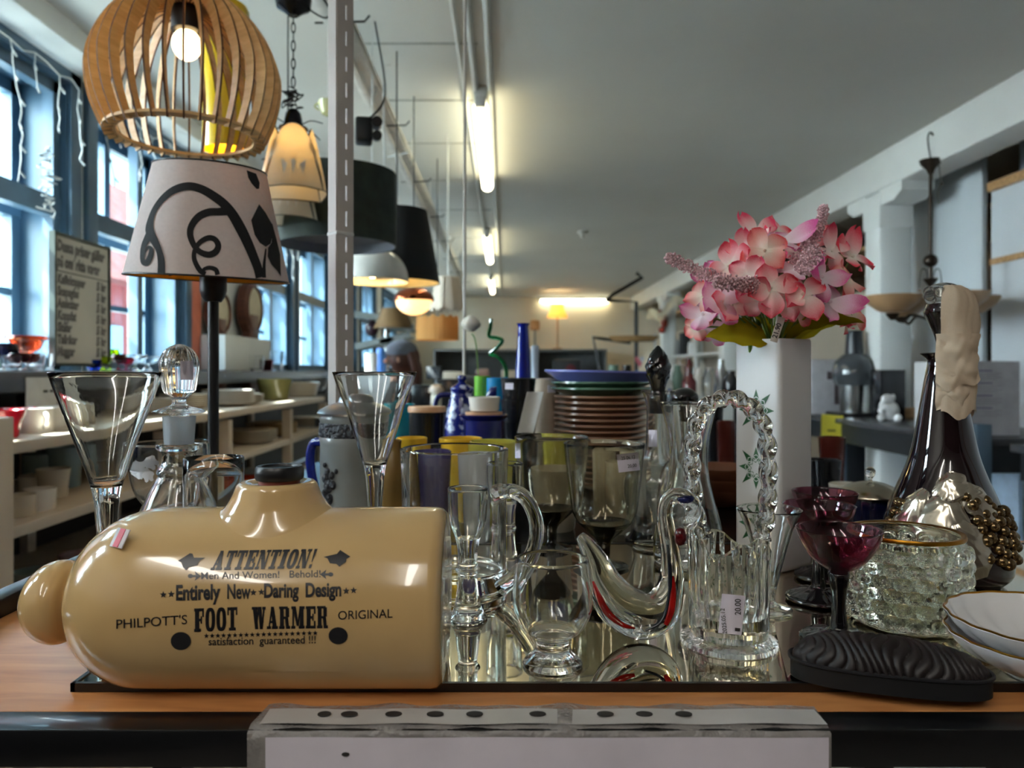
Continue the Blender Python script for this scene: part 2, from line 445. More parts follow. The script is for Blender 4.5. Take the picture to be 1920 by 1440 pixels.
# =====================================================================  WINDOW SILL, SIGN, LEFT SHELVES
M_slate = pm('slate_grey_board', (72, 78, 88), .35, noise=(5, .12))
struct(MB().box((-1.56, 3.3, E - .033), (.30, 7.0, .062), bev=.004), 'sill_left', M_slate)
M_wb = pm('whiteboard_surface', (196, 192, 182), .35, noise=(4, .05))
M_ink = pm('black_ink', (40, 38, 40), .5, noise=None)
sg = thing('price_board', 'whiteboard with handwritten Swedish price list between the first two windows', 'sign', (-1.5, 2.65, E + .24))
part(MB().box((0, 0, 0), (.012, .34, .43)), 'board', M_wb, sg)
fr = MB()
for s in (-1, 1): fr.box((.002, s * .172, 0), (.02, .01, .45)); fr.box((.002, 0, s * .219), (.02, .352, .01))
part(fr, 'board_frame', pm('dark_green_frame', (38, 48, 44), .4), sg)
def put_text(rows, M, mat, parent, name='handwriting'):
    b = MB()
    for (s_, x_, y_, size, bold, shear, scx) in rows:
        t = textbm(s_, size, bold, shear)
        b.merge(t, M @ Matrix.Translation((x_, y_, 0)) @ Matrix.Diagonal((scx, 1, 1, 1)))
    return part(b, name, mat, parent, 0, normals=False)
MYZ = Matrix(((0, 0, 1, .0075), (1, 0, 0, 0), (0, 1, 0, 0), (0, 0, 0, 1)))   # text plane facing +X
rows = [('Dessa priser gäller', -.158, .165, .05, .004, .15, .78), ('på omärkta varor', -.158, .112, .05, .004, .15, .74)]
for k, (a, b_) in enumerate((('Kaffekoppar', '5 kr'), ('Snapsglas', '5 kr'), ('Assietter', '5 kr'), ('Koppfat', '5 kr'), ('Skålar', '5 kr'), ('Tallrikar', '5 kr'), ('Muggar', '5 kr'))):
    rows += [(a, -.155, .055 - k * .0405, .042, .003, .12, .8), (b_, .085, .055 - k * .0405, .042, .003, .12, .9)]
put_text(rows, MYZ, pm('faded_marker', (104, 100, 98), .6, noise=(60, .3)), sg)
part(MB().box((.007, 0, .095), (.002, .33, .003)), 'ruled_line', M_ink, sg)
ps = thing('shelf_price_card', 'small white price card hung on the window sill edge at the left border', 'card', (-1.405, 2.27, E - .075))
part(MB().box((0, 0, 0), (.004, .15, .11)), 'card', pm('white_card', (205, 205, 203), .6), ps)
part(MB().box((.0024, .015, .012), (.001, .022, .008)).box((.0024, .045, .012), (.001, .018, .008)), 'lettering', M_ink, ps)
# glassware on the sill (against the light)
def cglass(name, rgb, rough=0.0): return pm(name, rgb, rough, trans=1.0, ior=1.35, noise=(3, .01))
M_clear = glass('clear_glass')
M_thin = glass('thin_clear_glass', (252, 253, 253))
def small_glass(kind, x_, y_, mat, label, r=.035, h=.08, grp='coloured glass on the window sill'):
    if kind == 'bowl': pr = [(r * .5, 0), (r * .35, .006), (r * .16, .02), (r * .14, h * .45), (r * .6, h * .55), (r, h * .85), (r * .95, h)]
    elif kind == 'goblet': pr = [(r * .8, 0), (r * .75, .004), (r * .15, .01), (r * .13, h * .4), (r * .7, h * .5), (r, h * .75), (r * .9, h)]
    else: pr = [(r * .8, 0), (r * .85, h * .3), (r, h)]
    pr = [tuple(v) for v in spl(pr, 3)]
    zi = h * .5 if kind != 'cup' else .008
    b = MB().lathe(vessel(pr, .003, zi), 24)
    return solo(b, 'sill_glass', mat, label, 'glass', (x_, y_, E - .0015), grp)
G_red = cglass('dark_red_glass', (120, 12, 30)); G_or = cglass('orange_glass', (240, 120, 70)); G_lime = cglass('lime_glass', (200, 230, 30))
G_blu = cglass('blue_glass', (30, 80, 200)); G_smk = cglass('smoke_glass', (60, 60, 80)); G_pk = cglass('pink_glass', (200, 60, 110))
def sx_(px, X): return -X * F / (CX - px)      # depth at which a wall-parallel plane X is seen at px
for k, (px, X, kind, m_, r, h, lb) in enumerate((
    (8, -1.55, 'goblet', G_smk, .04, .085, 'dark smoke glass goblet at the left edge of the window sill'),
    (22, -1.5, 'cup', M_thin, .03, .045, 'small clear glass beside the dark goblet on the sill'),
    (36, -1.5, 'goblet', G_red, .035, .055, 'dark red goblet on the sill below the orange bowl'),
    (52, -1.5, 'goblet', G_red, .035, .055, 'dark red goblet on the sill left of the pale cups'),
    (66, -1.48, 'cup', M_thin, .03, .05, 'pale glass cup right of the red goblets on the sill'),
    (82, -1.48, 'cup', M_thin, .032, .055, 'pale glass cup closest to the price board on the sill'),
    (176, -1.5, 'cup', G_blu, .025, .04, 'small blue glass under the lower corner of the price board'),
    (194, -1.5, 'goblet', G_lime, .03, .055, 'lime green goblet beside the price board'),
    (206, -1.55, 'goblet', G_lime, .035, .085, 'taller lime green goblet behind the first one'),
    (222, -1.5, 'goblet', G_red, .03, .065, 'deep red goblet right of the lime green ones'),
    (236, -1.5, 'goblet', G_pk, .03, .055, 'pink goblet on the sill right of the lime ones'),
    (252, -1.5, 'bowl', M_thin, .05, .065, 'wide clear glass bowl on the sill behind the left flute'),
    (276, -1.5, 'bowl', M_thin, .05, .06, 'wide clear glass bowl on the sill behind the decanter stopper'),
    (480, -1.5, 'cup', M_thin, .05, .09, 'clear glass jar on the sill under the third window'),
    (500, -1.5, 'cup', G_red, .04, .07, 'red glass on the sill under the third window'),
    (515, -1.5, 'cup', M_thin, .06, .13, 'tall pale glass on the sill right of the red one'),
)):
    small_glass(kind, X, sx_(px, X), m_, lb, r, h)
yb = sx_(50, -1.58)
bw = thing('glass_comport', 'orange glass bowl on a stem above the dark red goblets', 'bowl', (-1.58, yb, E - .0015))
part(MB().lathe([(0, 0), (.03, 0), (.03, .004), (.006, .01), (.006, .06), (0, .06)], 20), 'stem', M_thin, bw)
part(MB().lathe(vessel([tuple(v) for v in spl([(.01, .058), (.04, .075), (.05, .1), (.062, .105), (.06, .115)], 3)], .003, .066), 32), 'bowl', G_or, bw)

# shelf unit with crockery
M_shw = pm('white_shelf_paint', (196, 184, 168), .5, noise=(5, .07))
SX0, SX1 = -1.66, -1.15
su = thing('crockery_shelf', 'low white wooden shelf unit with crockery along the window wall', 'shelf', (-1.4, 3.2, 0))
def loc_(b): return b
zs = [E - .167, E - .365, E - .62, .12]
for k, z in enumerate(zs):
    part(MB().box((0, .02, z - .014), (.51, 3.1, .028), bev=.002), 'shelf_board', M_shw, su)
for yy in (1.70, 2.55, 3.12, 4.02, 4.80):
    part(MB().box((.235, yy - 3.2, zs[0] / 2 - .02), (.045, .045, zs[0] - .04)).box((-.235, yy - 3.2, zs[0] / 2 - .02), (.045, .045, zs[0] - .04)), 'upright', M_shw, su)
part(MB().box((.24, -1.5, zs[0] / 2 + .03), (.05, .06, zs[0] + .06), bev=.003), 'end_post', M_shw, su)
part(MB().tube([(.2, -1.1, .75), (.2, -.62, .25)], .018, 4), 'brace', M_shw, su)
part(MB().box((-.245, .02, .62), (.01, 3.1, 1.15)), 'back_panel', pm('black_back_panel', (26, 26, 28), .7), su)
def cup_bm(r, h, taper=.8, handle=None, wall=.004):
    b = MB().lathe(vessel([(r * taper, 0), (r * (taper + .06), .004), (r * (.5 + taper / 2), h * .5), (r, h)], wall, .006), 28)
    if handle is not None:
        a = handle; pts = []
        for k in range(9):
            t = -PI / 2 + PI * k / 8
            q = r * .9 + math.cos(t) * h * .33; pts.append((math.cos(a) * q, math.sin(a) * q, h * .52 + math.sin(t) * h * .3))
        b.tube(pts, .0055, 8)
    return b
def ceramic(name, rgb, rough=.22): return pm(name, rgb, rough, noise=(9, .05), coat=.3)
C_white = ceramic('white_glaze', (222, 216, 206)); C_cream = ceramic('cream_glaze', (200, 190, 172)); C_red = ceramic('red_glaze', (205, 14, 40)); C_teal = ceramic('grey_teal_glaze', (128, 148, 148))
C_black = ceramic('black_glaze', (22, 23, 27)); C_beige = ceramic('beige_glaze', (176, 160, 142))
def mug(px, X, z, r, h, mat, label, taper=.85, handle=None, cat='mug', grp='crockery on the left shelves', name='mug'):
    return solo(cup_bm(r, h, taper, handle), name, mat, label, cat, (X, sx_(px, X), z), grp)
z0 = zs[0]
mug(6, -1.25, z0, .05, .068, C_red, 'bright red mug at the left edge of the top shelf', .62)
mug(34, -1.31, z0, .045, .066, C_red, 'dark side of a second red mug behind the bright one', .62)
mug(66, -1.27, z0, .045, .065, C_white, 'white mug with loop handle beside the red mugs', .92, -.5)
mug(100, -1.27, z0, .045, .065, C_white, 'white mug with curved handle, second from the red mugs', .92, -.3)
mug(134, -1.32, z0, .045, .062, C_cream, 'cream mug behind the left flute on the top shelf', .9, -.4)
mug(70, -1.5, z0, .06, .09, C_black, 'black teapot-like mug deep under the sill shelf', .8, .0)
mug(150, -1.5, z0, .05, .07, C_black, 'black mug deep under the sill shelf, farther along', .8, .0)
z1 = zs[1]
for (px, X, r, h, m_, tp, lb) in ((75, -1.45, .05, .105, C_teal, .95, 'grey-teal tumbler at the back of the middle shelf'), (122, -1.38, .052, .125, C_teal, .8, 'taller grey-teal tumbler at the back of the middle shelf'),
    (62, -1.36, .038, .062, C_cream, .9, 'cream cup behind the front pair on the middle shelf'), (100, -1.3, .045, .082, C_cream, .75, 'cream conical cup on the middle shelf'),
    (38, -1.22, .036, .052, C_cream, .92, 'small cream cup by the shelf post'), (74, -1.22, .04, .055, C_white, .92, 'small round pale cup right of the one by the shelf post')):
    mug(px, X, z1, r, h, m_, lb, tp)
for k, (px, X, r, h, m_) in enumerate(((150, -1.3, .06, .06, ceramic('rose_glaze', (150, 110, 105))), (60, -1.3, .05, .07, C_teal), (20, -1.25, .05, .065, C_cream))):
    mug(px, X, zs[2], r, h, m_, ('rose patterned bowl low on the shelf behind the bottle', 'teal mug low on the shelf, half in the dark', 'cream mug lowest at the left border')[k], .8, -.4)
NUM = 'lowest second third fourth fifth sixth seventh eighth ninth tenth eleventh twelfth thirteenth fourteenth fifteenth sixteenth'.split()
def ORD(k, n):
    if k == n - 1: return 'topmost'
    return NUM[k] + ('' if k == 0 else '-lowest')
def plate_bm(r, h=.018, foot=.55):
    return MB().lathe([(0, .004), (r * foot - .004, .004), (r * foot - .004, 0), (r * foot, 0), (r * (foot + .1), .005), (r, h), (r, h + .003), (r * (foot + .1), .009), (0, .008)], 36)
def pile(px, X, z, r, n, mat, label, step=.008, name='plate'):
    src = None
    for k in range(n):
        lb = ORD(k, n) + ' ' + label
        if src is None: src = solo(plate_bm(r), name, mat, lb, 'plate', (X, sx_(px, X), z), 'stacked plates on the left shelves')
        else:
            c = src.copy(); COL.objects.link(c); c.location = (X, sx_(px, X), z + k * step); c['label'] = lb
pile(290, -1.35, z0, .11, 6, C_white, 'white plate in the pile behind the cut glass stopper')
pile(345, -1.35, z0, .1, 7, C_cream, 'cream plate in the pile left of the black lamp pole')
pile(428, -1.3, z0, .12, 8, C_white, 'white plate in the pile right of the lamp pole')
pile(452, -1.3, z0, .11, 5, C_cream, 'cream plate in the low pile beside the white pile')
pile(470, -1.28, z1, .13, 7, C_cream, 'cream plate in the pile on the middle shelf right of the lamp pole')
pile(510, -1.3, z1, .14, 8, ceramic('straw_glaze', (186, 160, 118)), 'straw coloured plate in the pile on the middle shelf')
pile(575, -1.3, z1, .12, 6, C_white, 'white plate in the last pile on the middle shelf')
mug(515, -1.3, z0, .1, .12, ceramic('moss_glaze', (110, 104, 60)), 'moss green bowl on the top shelf by the third window', .7, None, 'bowl', name='bowl')
mug(560, -1.35, z0, .14, .09, C_cream, 'wide cream basin near the end of the top shelf', .75, None, 'bowl', name='bowl')
mug(588, -1.35, z0, .11, .12, M_thin, 'clear glass bowl at the far end of the top shelf', .75, None, 'bowl', name='bowl')
mug(452, -1.28, zs[2], .1, .1, ceramic('orange_glaze', (190, 74, 40)), 'orange-red pot low on the shelf behind the cut tumbler', .8, None, 'pot', name='pot')

# clocks and pier things
M_clk = wood('mahogany', (70, 34, 22), (104, 54, 34), 5)
def clock(y0, w_, h_, z_, label):
    t = thing('wall_clock', label, 'clock', (-1.67, y0, E + z_))
    b = MB().lathe([(0, 0), (w_ * .5, 0), (w_ * .5, .05), (w_ * .42, .07), (w_ * .4, .05), (0, .05)], 32, M=Matrix.Rotation(PI / 2, 4, 'Y'))
    b.box((.03, 0, -h_ * .4), (.06, w_ * .5, h_ * .7), bev=.01)
    part(b, 'clock_case', M_clk, t)
    part(MB().lathe([(0, 0), (w_ * .39, 0), (w_ * .39, .004), (0, .004)], 32, M=Matrix.Translation((.052, 0, 0)) @ Matrix.Rotation(PI / 2, 4, 'Y')), 'clock_dial', pm('old_dial', (190, 178, 150), .5), t)
    part(MB().lathe([(0, 0), (.05, 0), (.05, .006), (0, .01)], 20, M=Matrix.Translation((.065, 0, -h_ * .45)) @ Matrix.Rotation(PI / 2, 4, 'Y')), 'pendulum', pm('brass', (190, 150, 70), .25, 1.0), t)
clock(4.28, .26, .62, .33, 'dark wooden wall clock left of the black lamp pole')
clock(4.83, .34, .72, .40, 'dark wooden wall clock with pale round dial beside the third window')
cu = MB().box((0, 0, 0), (.02, .12, .55))
solo(cu, 'wall_strip', pm('terracotta_matt', (196, 110, 84), .9), 'terracotta strip on the pier beside the clock', 'cloth', (-1.685, 4.07, E + .28))  # flat terracotta-coloured strip set on the pier face
solo(MB().box((0, 0, 0), (.14, .8, .2), bev=.01), 'wall_box', M_white, 'long white boxed ledge below the wall clocks', 'box', (-1.6, 4.5, E + .10))

# icicle fairy lights in the window heads
M_wire = pm('white_wire', (186, 190, 188), .5)
def fairy(y0, y1, label, seed):
    rnd = random.Random(seed); b = MB(); y = y0; pts = []
    while y < y1:
        pts.append((rnd.uniform(-.01, .01), y - y0, rnd.uniform(-.015, .015))); y += .07
    b.tube(pts, .0025, 5)
    for p in pts[::2]:
        L = rnd.uniform(.12, .5); q = [Vector(p)]
        n = int(L / .04)
        for k in range(n): q.append(q[-1] + Vector((rnd.uniform(-.008, .012), rnd.uniform(-.018, .018), -.04)))
        b.tube(q, .0022, 5)
        for k in range(1, len(q), 2): b.tube([q[k], q[k] + Vector((.012, rnd.uniform(-.02, .02), -.02))], [.003, .004], 5)
    return solo(b, 'fairy_light_string', M_wire, label, 'fairy lights', (-1.64, y0, E + 1.10))
fairy(2.05, 2.9, 'white icicle fairy lights hanging from the head of the nearest window', 3)
fairy(3.08, 3.95, 'white icicle fairy lights hanging behind the wooden slat lamp', 4)
fairy(5.05, 5.9, 'white icicle fairy lights in the third window', 5)
tg = MB(); rr = random.Random(9); q = [Vector((0, 0, 0))]
for k in range(60): q.append(Vector((rr.uniform(-.03, .03), rr.uniform(-.03, .03), -k * .004 + rr.uniform(-.01, .01))))
tg.tube(spl(q, 3), .0025, 5)
solo(tg, 'wire_tangle', M_wire, 'tangled bundle of white fairy-light wire by the nearest window frame', 'wire', (-1.6, 2.62, E + .78))
# =====================================================================  DISPLAY TABLE
M_black = pm('black_metal', (16, 17, 19), .28, noise=(12, .1), coat=.2)
M_top = wood('oiled_beech', (176, 116, 66), (204, 142, 86), 5, .3, (2, 14, 14))
tb = thing('display_table', 'wooden table top in a black metal frame carrying all the glassware', 'table', (0, 0, 0))
part(MB().box((.36, .712, TW - .012), (1.6, .476, .024), bev=.001).box((.095, 1.334, TW - .012), (1.07, .772, .024), bev=.001), 'table_top', M_top, tb)
part(MB().box((.36, .4615, TW - .0115), (1.64, .025, .023), bev=.0012), 'front_rail', M_black, tb)
part(MB().box((-.452, 1.1, TW + .001), (.022, 1.27, .03), bev=.0015), 'side_rail', M_black, tb)
for x_, y_ in ((-.43, 1.70), (.61, 1.70)):
    part(MB().box((x_, y_, (TW - .02) / 2), (.018, .018, TW - .02)), 'leg', M_black, tb)
for x_ in (-.44, -.208, .2316, .318, 1.1):
    part(MB().box((x_, .47, (TW - .02) / 2), (.018, .018, TW - .02)), 'leg', M_black, tb)
part(MB().box((.10, 1.315, TW + .003), (1.06, .80, .006)), 'black_panel', pm('black_lacquer', (20, 19, 20), .18, noise=(10, .1)), tb)
M_mir = pm('mirror_silver', (212, 200, 176), .03, 1.0, noise=(3, .01))
mr = thing('mirror_tray', 'rectangular mirror plate under the clear glassware', 'mirror', (0, 0, 0))
part(MB().box((.33, .706, T - .0032), (1.236, .404, .005)), 'mirror_plate', M_mir, mr)
part(MB().box((.33, .5025, T - .0027), (1.242, .003, .0058)).box((-.2895, .706, T - .0027), (.003, .41, .0058)).box((.33, .9095, T - .0027), (1.242, .003, .0058)), 'dark_edge', M_black, mr)
# plastic sleeve with a notice over the front rail
M_plas = pm('cloudy_plastic', (206, 200, 196), .25, trans=.55, noise=(60, .1), bump=(90, .5), alpha=.85)
M_paper = pm('white_paper', (222, 215, 226), .55, noise=(25, .05), bump=(14, .25))
nz = thing('notice_sleeve', 'sheet of white paper in a punched plastic sleeve folded over the table front', 'notice', (0, 0, 0))
def flap(u, v):
    x_ = -.154 + .35 * u
    wv = .0006 * math.sin(u * 61) + .0005 * math.sin(u * 23 + 2)
    if v < .4: return (x_ + .003 * (1 - v / .4), .480 - .0305 * v / .4 + .001 * math.sin(u * 37) * (1 - v / .4), TW + .0012 + wv)
    return (x_, .4473 + wv * .4, TW + .0008 - (v - .4) / .6 * .05)
part(MB().grid(flap, 90, 14), 'plastic_sleeve', M_plas, nz, 80)
part(MB().grid(lambda u, v: (-.1425 + .3365 * u, .4458 + .0004 * math.sin(u * 19 + v * 3), TW - .003 - .12 * v), 60, 12), 'paper_sheet', M_paper, nz, 80)
part(MB().grid(lambda u, v: (-.148 + .344 * u, .452 + .020 * v, TW + .0022 + .0004 * math.sin(u * 30)), 60, 3), 'punched_strip', pm('white_punched_strip', (190, 188, 186), .35, noise=(20, .08)), nz, 80)
M_hole = pm('punch_hole_dark', (48, 46, 46), .6)
for px in (608, 655, 738, 816, 890, 1008, 1135, 1208, 1282):
    part(MB().lathe([(0, 0), (.0035, 0), (.0035, .0004), (0, .0004)], 16, M=Matrix.Diagonal((1.5 if px > 610 else 1.2, 1, 1, 1))), 'punch_hole', M_hole, nz, loc=(XW(px, .4635), .4635, TW + .0028))
part(MB().lathe([(0, 0), (.0012, 0), (.0012, .0005), (0, .0005)], 10, M=Matrix.Rotation(PI / 2, 4, 'X') @ Matrix.Diagonal((2, 1, 1, 1))), 'ink_spot', M_hole, nz, loc=(XW(648, .4455), .4455, E - (1414 - HY) * .4455 / F))

# ---- printing drawn in the photo's plane and laid on a round surface
def conemap(Mw, a, b, off):
    """pixel -> point (in the frame of Mw) on the near side of the cone of radius a+b*z about the frame's z axis"""
    Mi = Mw.inverted(); O = Mi @ Vector((0, 0, E)); R3 = Mi.to_3x3()
    def f(u, v):
        D = R3 @ Vector(((u - CX) / F, 1, (HY - v) / F))
        A = a + off + b * O.z; B = b * D.z
        qa = D.x ** 2 + D.y ** 2 - B * B; qb = 2 * (O.x * D.x + O.y * D.y - A * B); qc = O.x ** 2 + O.y ** 2 - A * A
        ds = max(0.0, qb * qb - 4 * qa * qc)
        t = (-qb - math.sqrt(ds)) / (2 * qa)
        return O + D * t
    return f
def lay(bm_, fmap, step):
    """slice a flat drawing finely, then lay it on the surface"""
    bmesh.ops.triangulate(bm_, faces=list(bm_.faces))
    for ax in (0, 1):
        lo = min(v.co[ax] for v in bm_.verts); hi = max(v.co[ax] for v in bm_.verts)
        k = lo + step
        while k < hi:
            co = Vector((0, 0, 0)); co[ax] = k; no = Vector((0, 0, 0)); no[ax] = 1
            bmesh.ops.bisect_plane(bm_, geom=list(bm_.verts) + list(bm_.edges) + list(bm_.faces), plane_co=co, plane_no=no)
            k += step
    for v in bm_.verts: v.co = fmap(v.co.x, v.co.y)
    m = MB(); m.b.free(); m.b = bm_
    return m
SL = {}
def q4(x0, x1, y0, y1): return [(x0, y0), (x1, y0), (x1, y1), (x0, y1)]
SL['I'] = (.62, [q4(.2, .8, 0, 1), q4(0, 1, .87, 1), q4(0, 1, 0, .13)])
SL['T'] = (.86, [q4(0, 1, .86, 1), q4(0, .15, .66, 1), q4(.85, 1, .66, 1), q4(.32, .68, 0, 1), q4(.16, .84, 0, .13)])
SL['E'] = (.9, [q4(.08, .48, 0, 1), q4(0, .96, .87, 1), q4(0, .96, 0, .13), q4(.48, .74, .44, .56), q4(.8, .98, .66, 1), q4(.8, .98, 0, .34), q4(.64, .78, .34, .66)])
SL['F'] = (.86, [q4(.08, .5, 0, 1), q4(0, .96, .87, 1), q4(0, .68, 0, .13), q4(.48, .74, .44, .56), q4(.8, .98, .62, 1), q4(.64, .78, .34, .66)])
SL['N'] = (1.0, [q4(.1, .24, 0, 1), q4(.76, .9, 0, 1), [(.06, 1), (.4, 1), (.94, 0), (.6, 0)], q4(0, .4, .87, 1), q4(.62, 1, .87, 1), q4(0, .36, 0, .13)])
SL['A'] = (1.0, [[(.12, 0), (.26, 0), (.56, 1), (.4, 1)], [(.54, 0), (.92, 0), (.64, 1), (.36, 1)], q4(.24, .7, .26, .37), q4(0, .38, 0, .13), q4(.46, 1, 0, .13)])
SL['W'] = (1.25, [[(.06, 1), (.36, 1), (.46, 0), (.24, 0)], [(.24, 0), (.36, 0), (.56, 1), (.44, 1)], [(.44, 1), (.7, 1), (.78, 0), (.58, 0)], [(.64, 0), (.78, 0), (.95, 1), (.84, 1)], q4(0, .42, .87, 1), q4(.76, 1, .87, 1)])
SL['M'] = (1.2, [q4(.08, .2, 0, 1), q4(.64, .92, 0, 1), [(.08, 1), (.34, 1), (.56, .12), (.4, .12)], [(.44, .12), (.56, .12), (.72, 1), (.62, 1)], q4(0, .3, .87, 1), q4(.6, 1, .87, 1), q4(0, .3, 0, .13), q4(.56, 1, 0, .13)])
SL['R'] = (1.0, [q4(.08, .42, 0, 1), q4(0, .78, .88, 1), q4(.4, .78, .44, .55), q4(.58, .9, .52, .94), [(.52, .5), (.82, .5), (.9, 0), (.62, 0)], q4(0, .5, 0, .13), q4(.66, 1, 0, .13)])
SL['D'] = (.98, [q4(.08, .4, 0, 1), q4(0, .74, .88, 1), q4(0, .74, 0, .12), [(.56, 0), (.8, .06), (.96, .25), (.96, .75), (.8, .94), (.56, 1)]])
SL['!'] = (.42, [[(.2, 1), (.85, 1), (.62, .32), (.42, .32)], q4(.25, .78, 0, .2)])
SL[' '] = (.7, [])
def slab(s, x0, x1, yb0, yb1, cap, shear=0.0):
    """heavy slab-serif capitals between x0 and x1 on a baseline running from yb0 to yb1 (pixels, y down)"""
    gap = .10; W = sum(.84 if c == 'O' else SL[c][0] for c in s) + gap * (len(s) - 1); k = (x1 - x0 - shear * cap) / W; x = 0
    m = MB()
    def mp(gx, gy):
        u = x0 + gx * k + shear * cap * gy
        return (u, yb0 + (yb1 - yb0) * (u - x0) / (x1 - x0) - gy * cap, 0)
    for c in s:
        if c == 'O':
            w_ = .84; n = 24; oo = []; ii = []
            for j in range(n):
                a = 2 * PI * j / n; ca, sa = math.cos(a), math.sin(a)
                sg = lambda v, e: math.copysign(abs(v) ** e, v)
                oo.append(mp(x + w_ * (.5 + .5 * sg(ca, .75)), .5 + .51 * sg(sa, .75))); ii.append(mp(x + w_ * (.5 + .14 * sg(ca, .8)), .5 + .35 * sg(sa, .8)))
            m.faces(oo + ii, [[j, (j + 1) % n, n + (j + 1) % n, n + j] for j in range(n)])
        else:
            w_, qs = SL[c]
            for q in qs: m.faces([mp(x + w_ * a, b) for a, b in q], [list(range(len(q)))])
        x += w_ + gap
    return m.b
_h = textbm('H'); CAPH = max(v.co.y for v in _h.verts); _h.free()
def fit(s, x0, x1, yb0, yb1, cap, bold=0.0, shear=0.0, spacing=1.0):
    b = textbm(s, 1.0, bold, shear, spacing=spacing)
    lo = min(v.co.x for v in b.verts); hi = max(v.co.x for v in b.verts)
    for v in b.verts:
        u = x0 + (v.co.x - lo) / (hi - lo) * (x1 - x0)
        v.co = Vector((u, yb0 + (yb1 - yb0) * (u - x0) / (x1 - x0) - v.co.y / CAPH * cap, 0))
    return b
def poly(pts): return MB().faces([(p[0], p[1], 0) for p in pts], [list(range(len(pts)))]).b
def starp(cx, cy_, r, n=5, ri=.42): return poly([(cx + (r if k % 2 == 0 else r * ri) * math.sin(PI * k / n), cy_ - (r if k % 2 == 0 else r * ri) * math.cos(PI * k / n)) for k in range(2 * n)])
def disc(cx, cy_, rx, ry, n=28): return poly([(cx + rx * math.cos(2 * PI * k / n), cy_ + ry * math.sin(2 * PI * k / n)) for k in range(n)])
def ribbon(pts, n=8):
    """stroke through (x, y, width) points"""
    q = spl([Vector(p) for p in pts], n); m = MB(); L = []; R = []
    for i, p in enumerate(q):
        a = q[max(i - 1, 0)]; b = q[min(i + 1, len(q) - 1)]; t = Vector((b.x - a.x, b.y - a.y)); t.normalize()
        L.append((p.x - t.y * p.z / 2, p.y + t.x * p.z / 2, 0)); R.append((p.x + t.y * p.z / 2, p.y - t.x * p.z / 2, 0))
    k = len(q)
    m.faces(L + R, [[i, i + 1, k + i + 1, k + i] for i in range(k - 1)])
    return m.b
def joinb(bs):
    m = MB()
    for b in bs: m.merge(b)
    return m.b

# =====================================================================  STONEWARE FOOT WARMER
M_stone = pm('honey_stoneware_glaze', (206, 172, 118), .16, noise=(7, .10), coat=.6)
M_print = pm('black_transfer_print', (26, 26, 30), .3, noise=(40, .2))
DC, BR, BZ = .527, .062, .051
bx = lambda px: XW(px, DC)
fw = thing('foot_warmer', 'honey coloured stoneware foot warmer bottle with black printed lettering', 'bottle', (0, DC, T))
prof = [(0, bx(838)), (BR - .012, bx(838)), (BR - .004, bx(836)), (BR - .001, bx(828)), (BR, bx(815)), (BR, bx(700)), (BR, bx(500)), (BR, bx(330))]
x0_, x1_ = bx(318), bx(147)
for k in range(1, 15):
    a = PI / 2 * k / 15
    prof.append((BR * math.cos(a) ** .85, x0_ + (x1_ - x0_) * math.sin(a) ** .95))
prof += [(.0165, bx(150)), (.0155, bx(143)), (.017, bx(137))]
body = MB().lathe([(r, z) for r, z in prof] + [(0, bx(137))], 96, M=Matrix.Translation((0, 0, BZ)) @ Matrix.Rotation(PI / 2, 4, 'Y'))
for v in body.b.verts:
    if v.co.z < 0: v.co.z = 0.0
def skirt(r, z, a):
    if z > -.5: return (r, z)
    y = r * math.sin(a); return (r, BZ + math.sqrt(max(0, BR * BR - y * y)) - .0006 + (.0150 * (max(0, .0395 - r) / .0110) ** 1.7))
nk = [(.0395 - .0110 * k / 10, -1) for k in range(10)] + [(.0281, .1285), (.0272, .1305), (.0255, .1318), (.022, .1322), (.018, .1316), (.0165, .1305), (0, .1305)]
body.lathe(nk, 72, c=(bx(520), 0, 0), fn=skirt)
part(body, 'bottle_body', M_stone, fw, 50)
kn = MB().lathe([(.0165, bx(160)), (.0155, bx(145))] + [(.0005 + .0285 * math.sin(PI * (.2 + .8 * k / 16)) ** .8, bx(140) + (bx(52) - bx(140)) * (1 - math.cos(PI * k / 16)) / 2) for k in range(1, 16)] + [(0, bx(52))], 48, M=Matrix.Translation((0, 0, BZ - .004)) @ Matrix.Rotation(PI / 2, 4, 'Y'))
part(kn, 'knob', M_stone, fw, 60)
st_ = part(MB().lathe([(0, .129), (.0142, .129), (.0142, .1335), (0, .1335)], 40, c=(bx(524), 0, 0)), 'rubber_washer', pm('red_brown_rubber', (120, 50, 34), .5), fw)
part(MB().lathe([(0, .1335), (.0160, .1335), (.0168, .135), (.0168, .141), (.0155, .143), (.0125, .143), (.0115, .1415), (0, .1415)], 40, c=(bx(524), 0, 0)), 'screw_stopper', pm('black_ebonite', (20, 20, 22), .35), fw)
Mw = Matrix.Translation((0, DC, T + BZ)) @ Matrix.Rotation(PI / 2, 4, 'Y')
cm = conemap(Mw, BR, 0, .0004)
toloc = Matrix.Translation((0, -DC, -T)) @ Mw
fm = lambda u, v: toloc @ cm(u, v)
c4 = lambda pts: poly([(300 + x / 4.174, 1000 + y / 4.174) for x, y in pts])
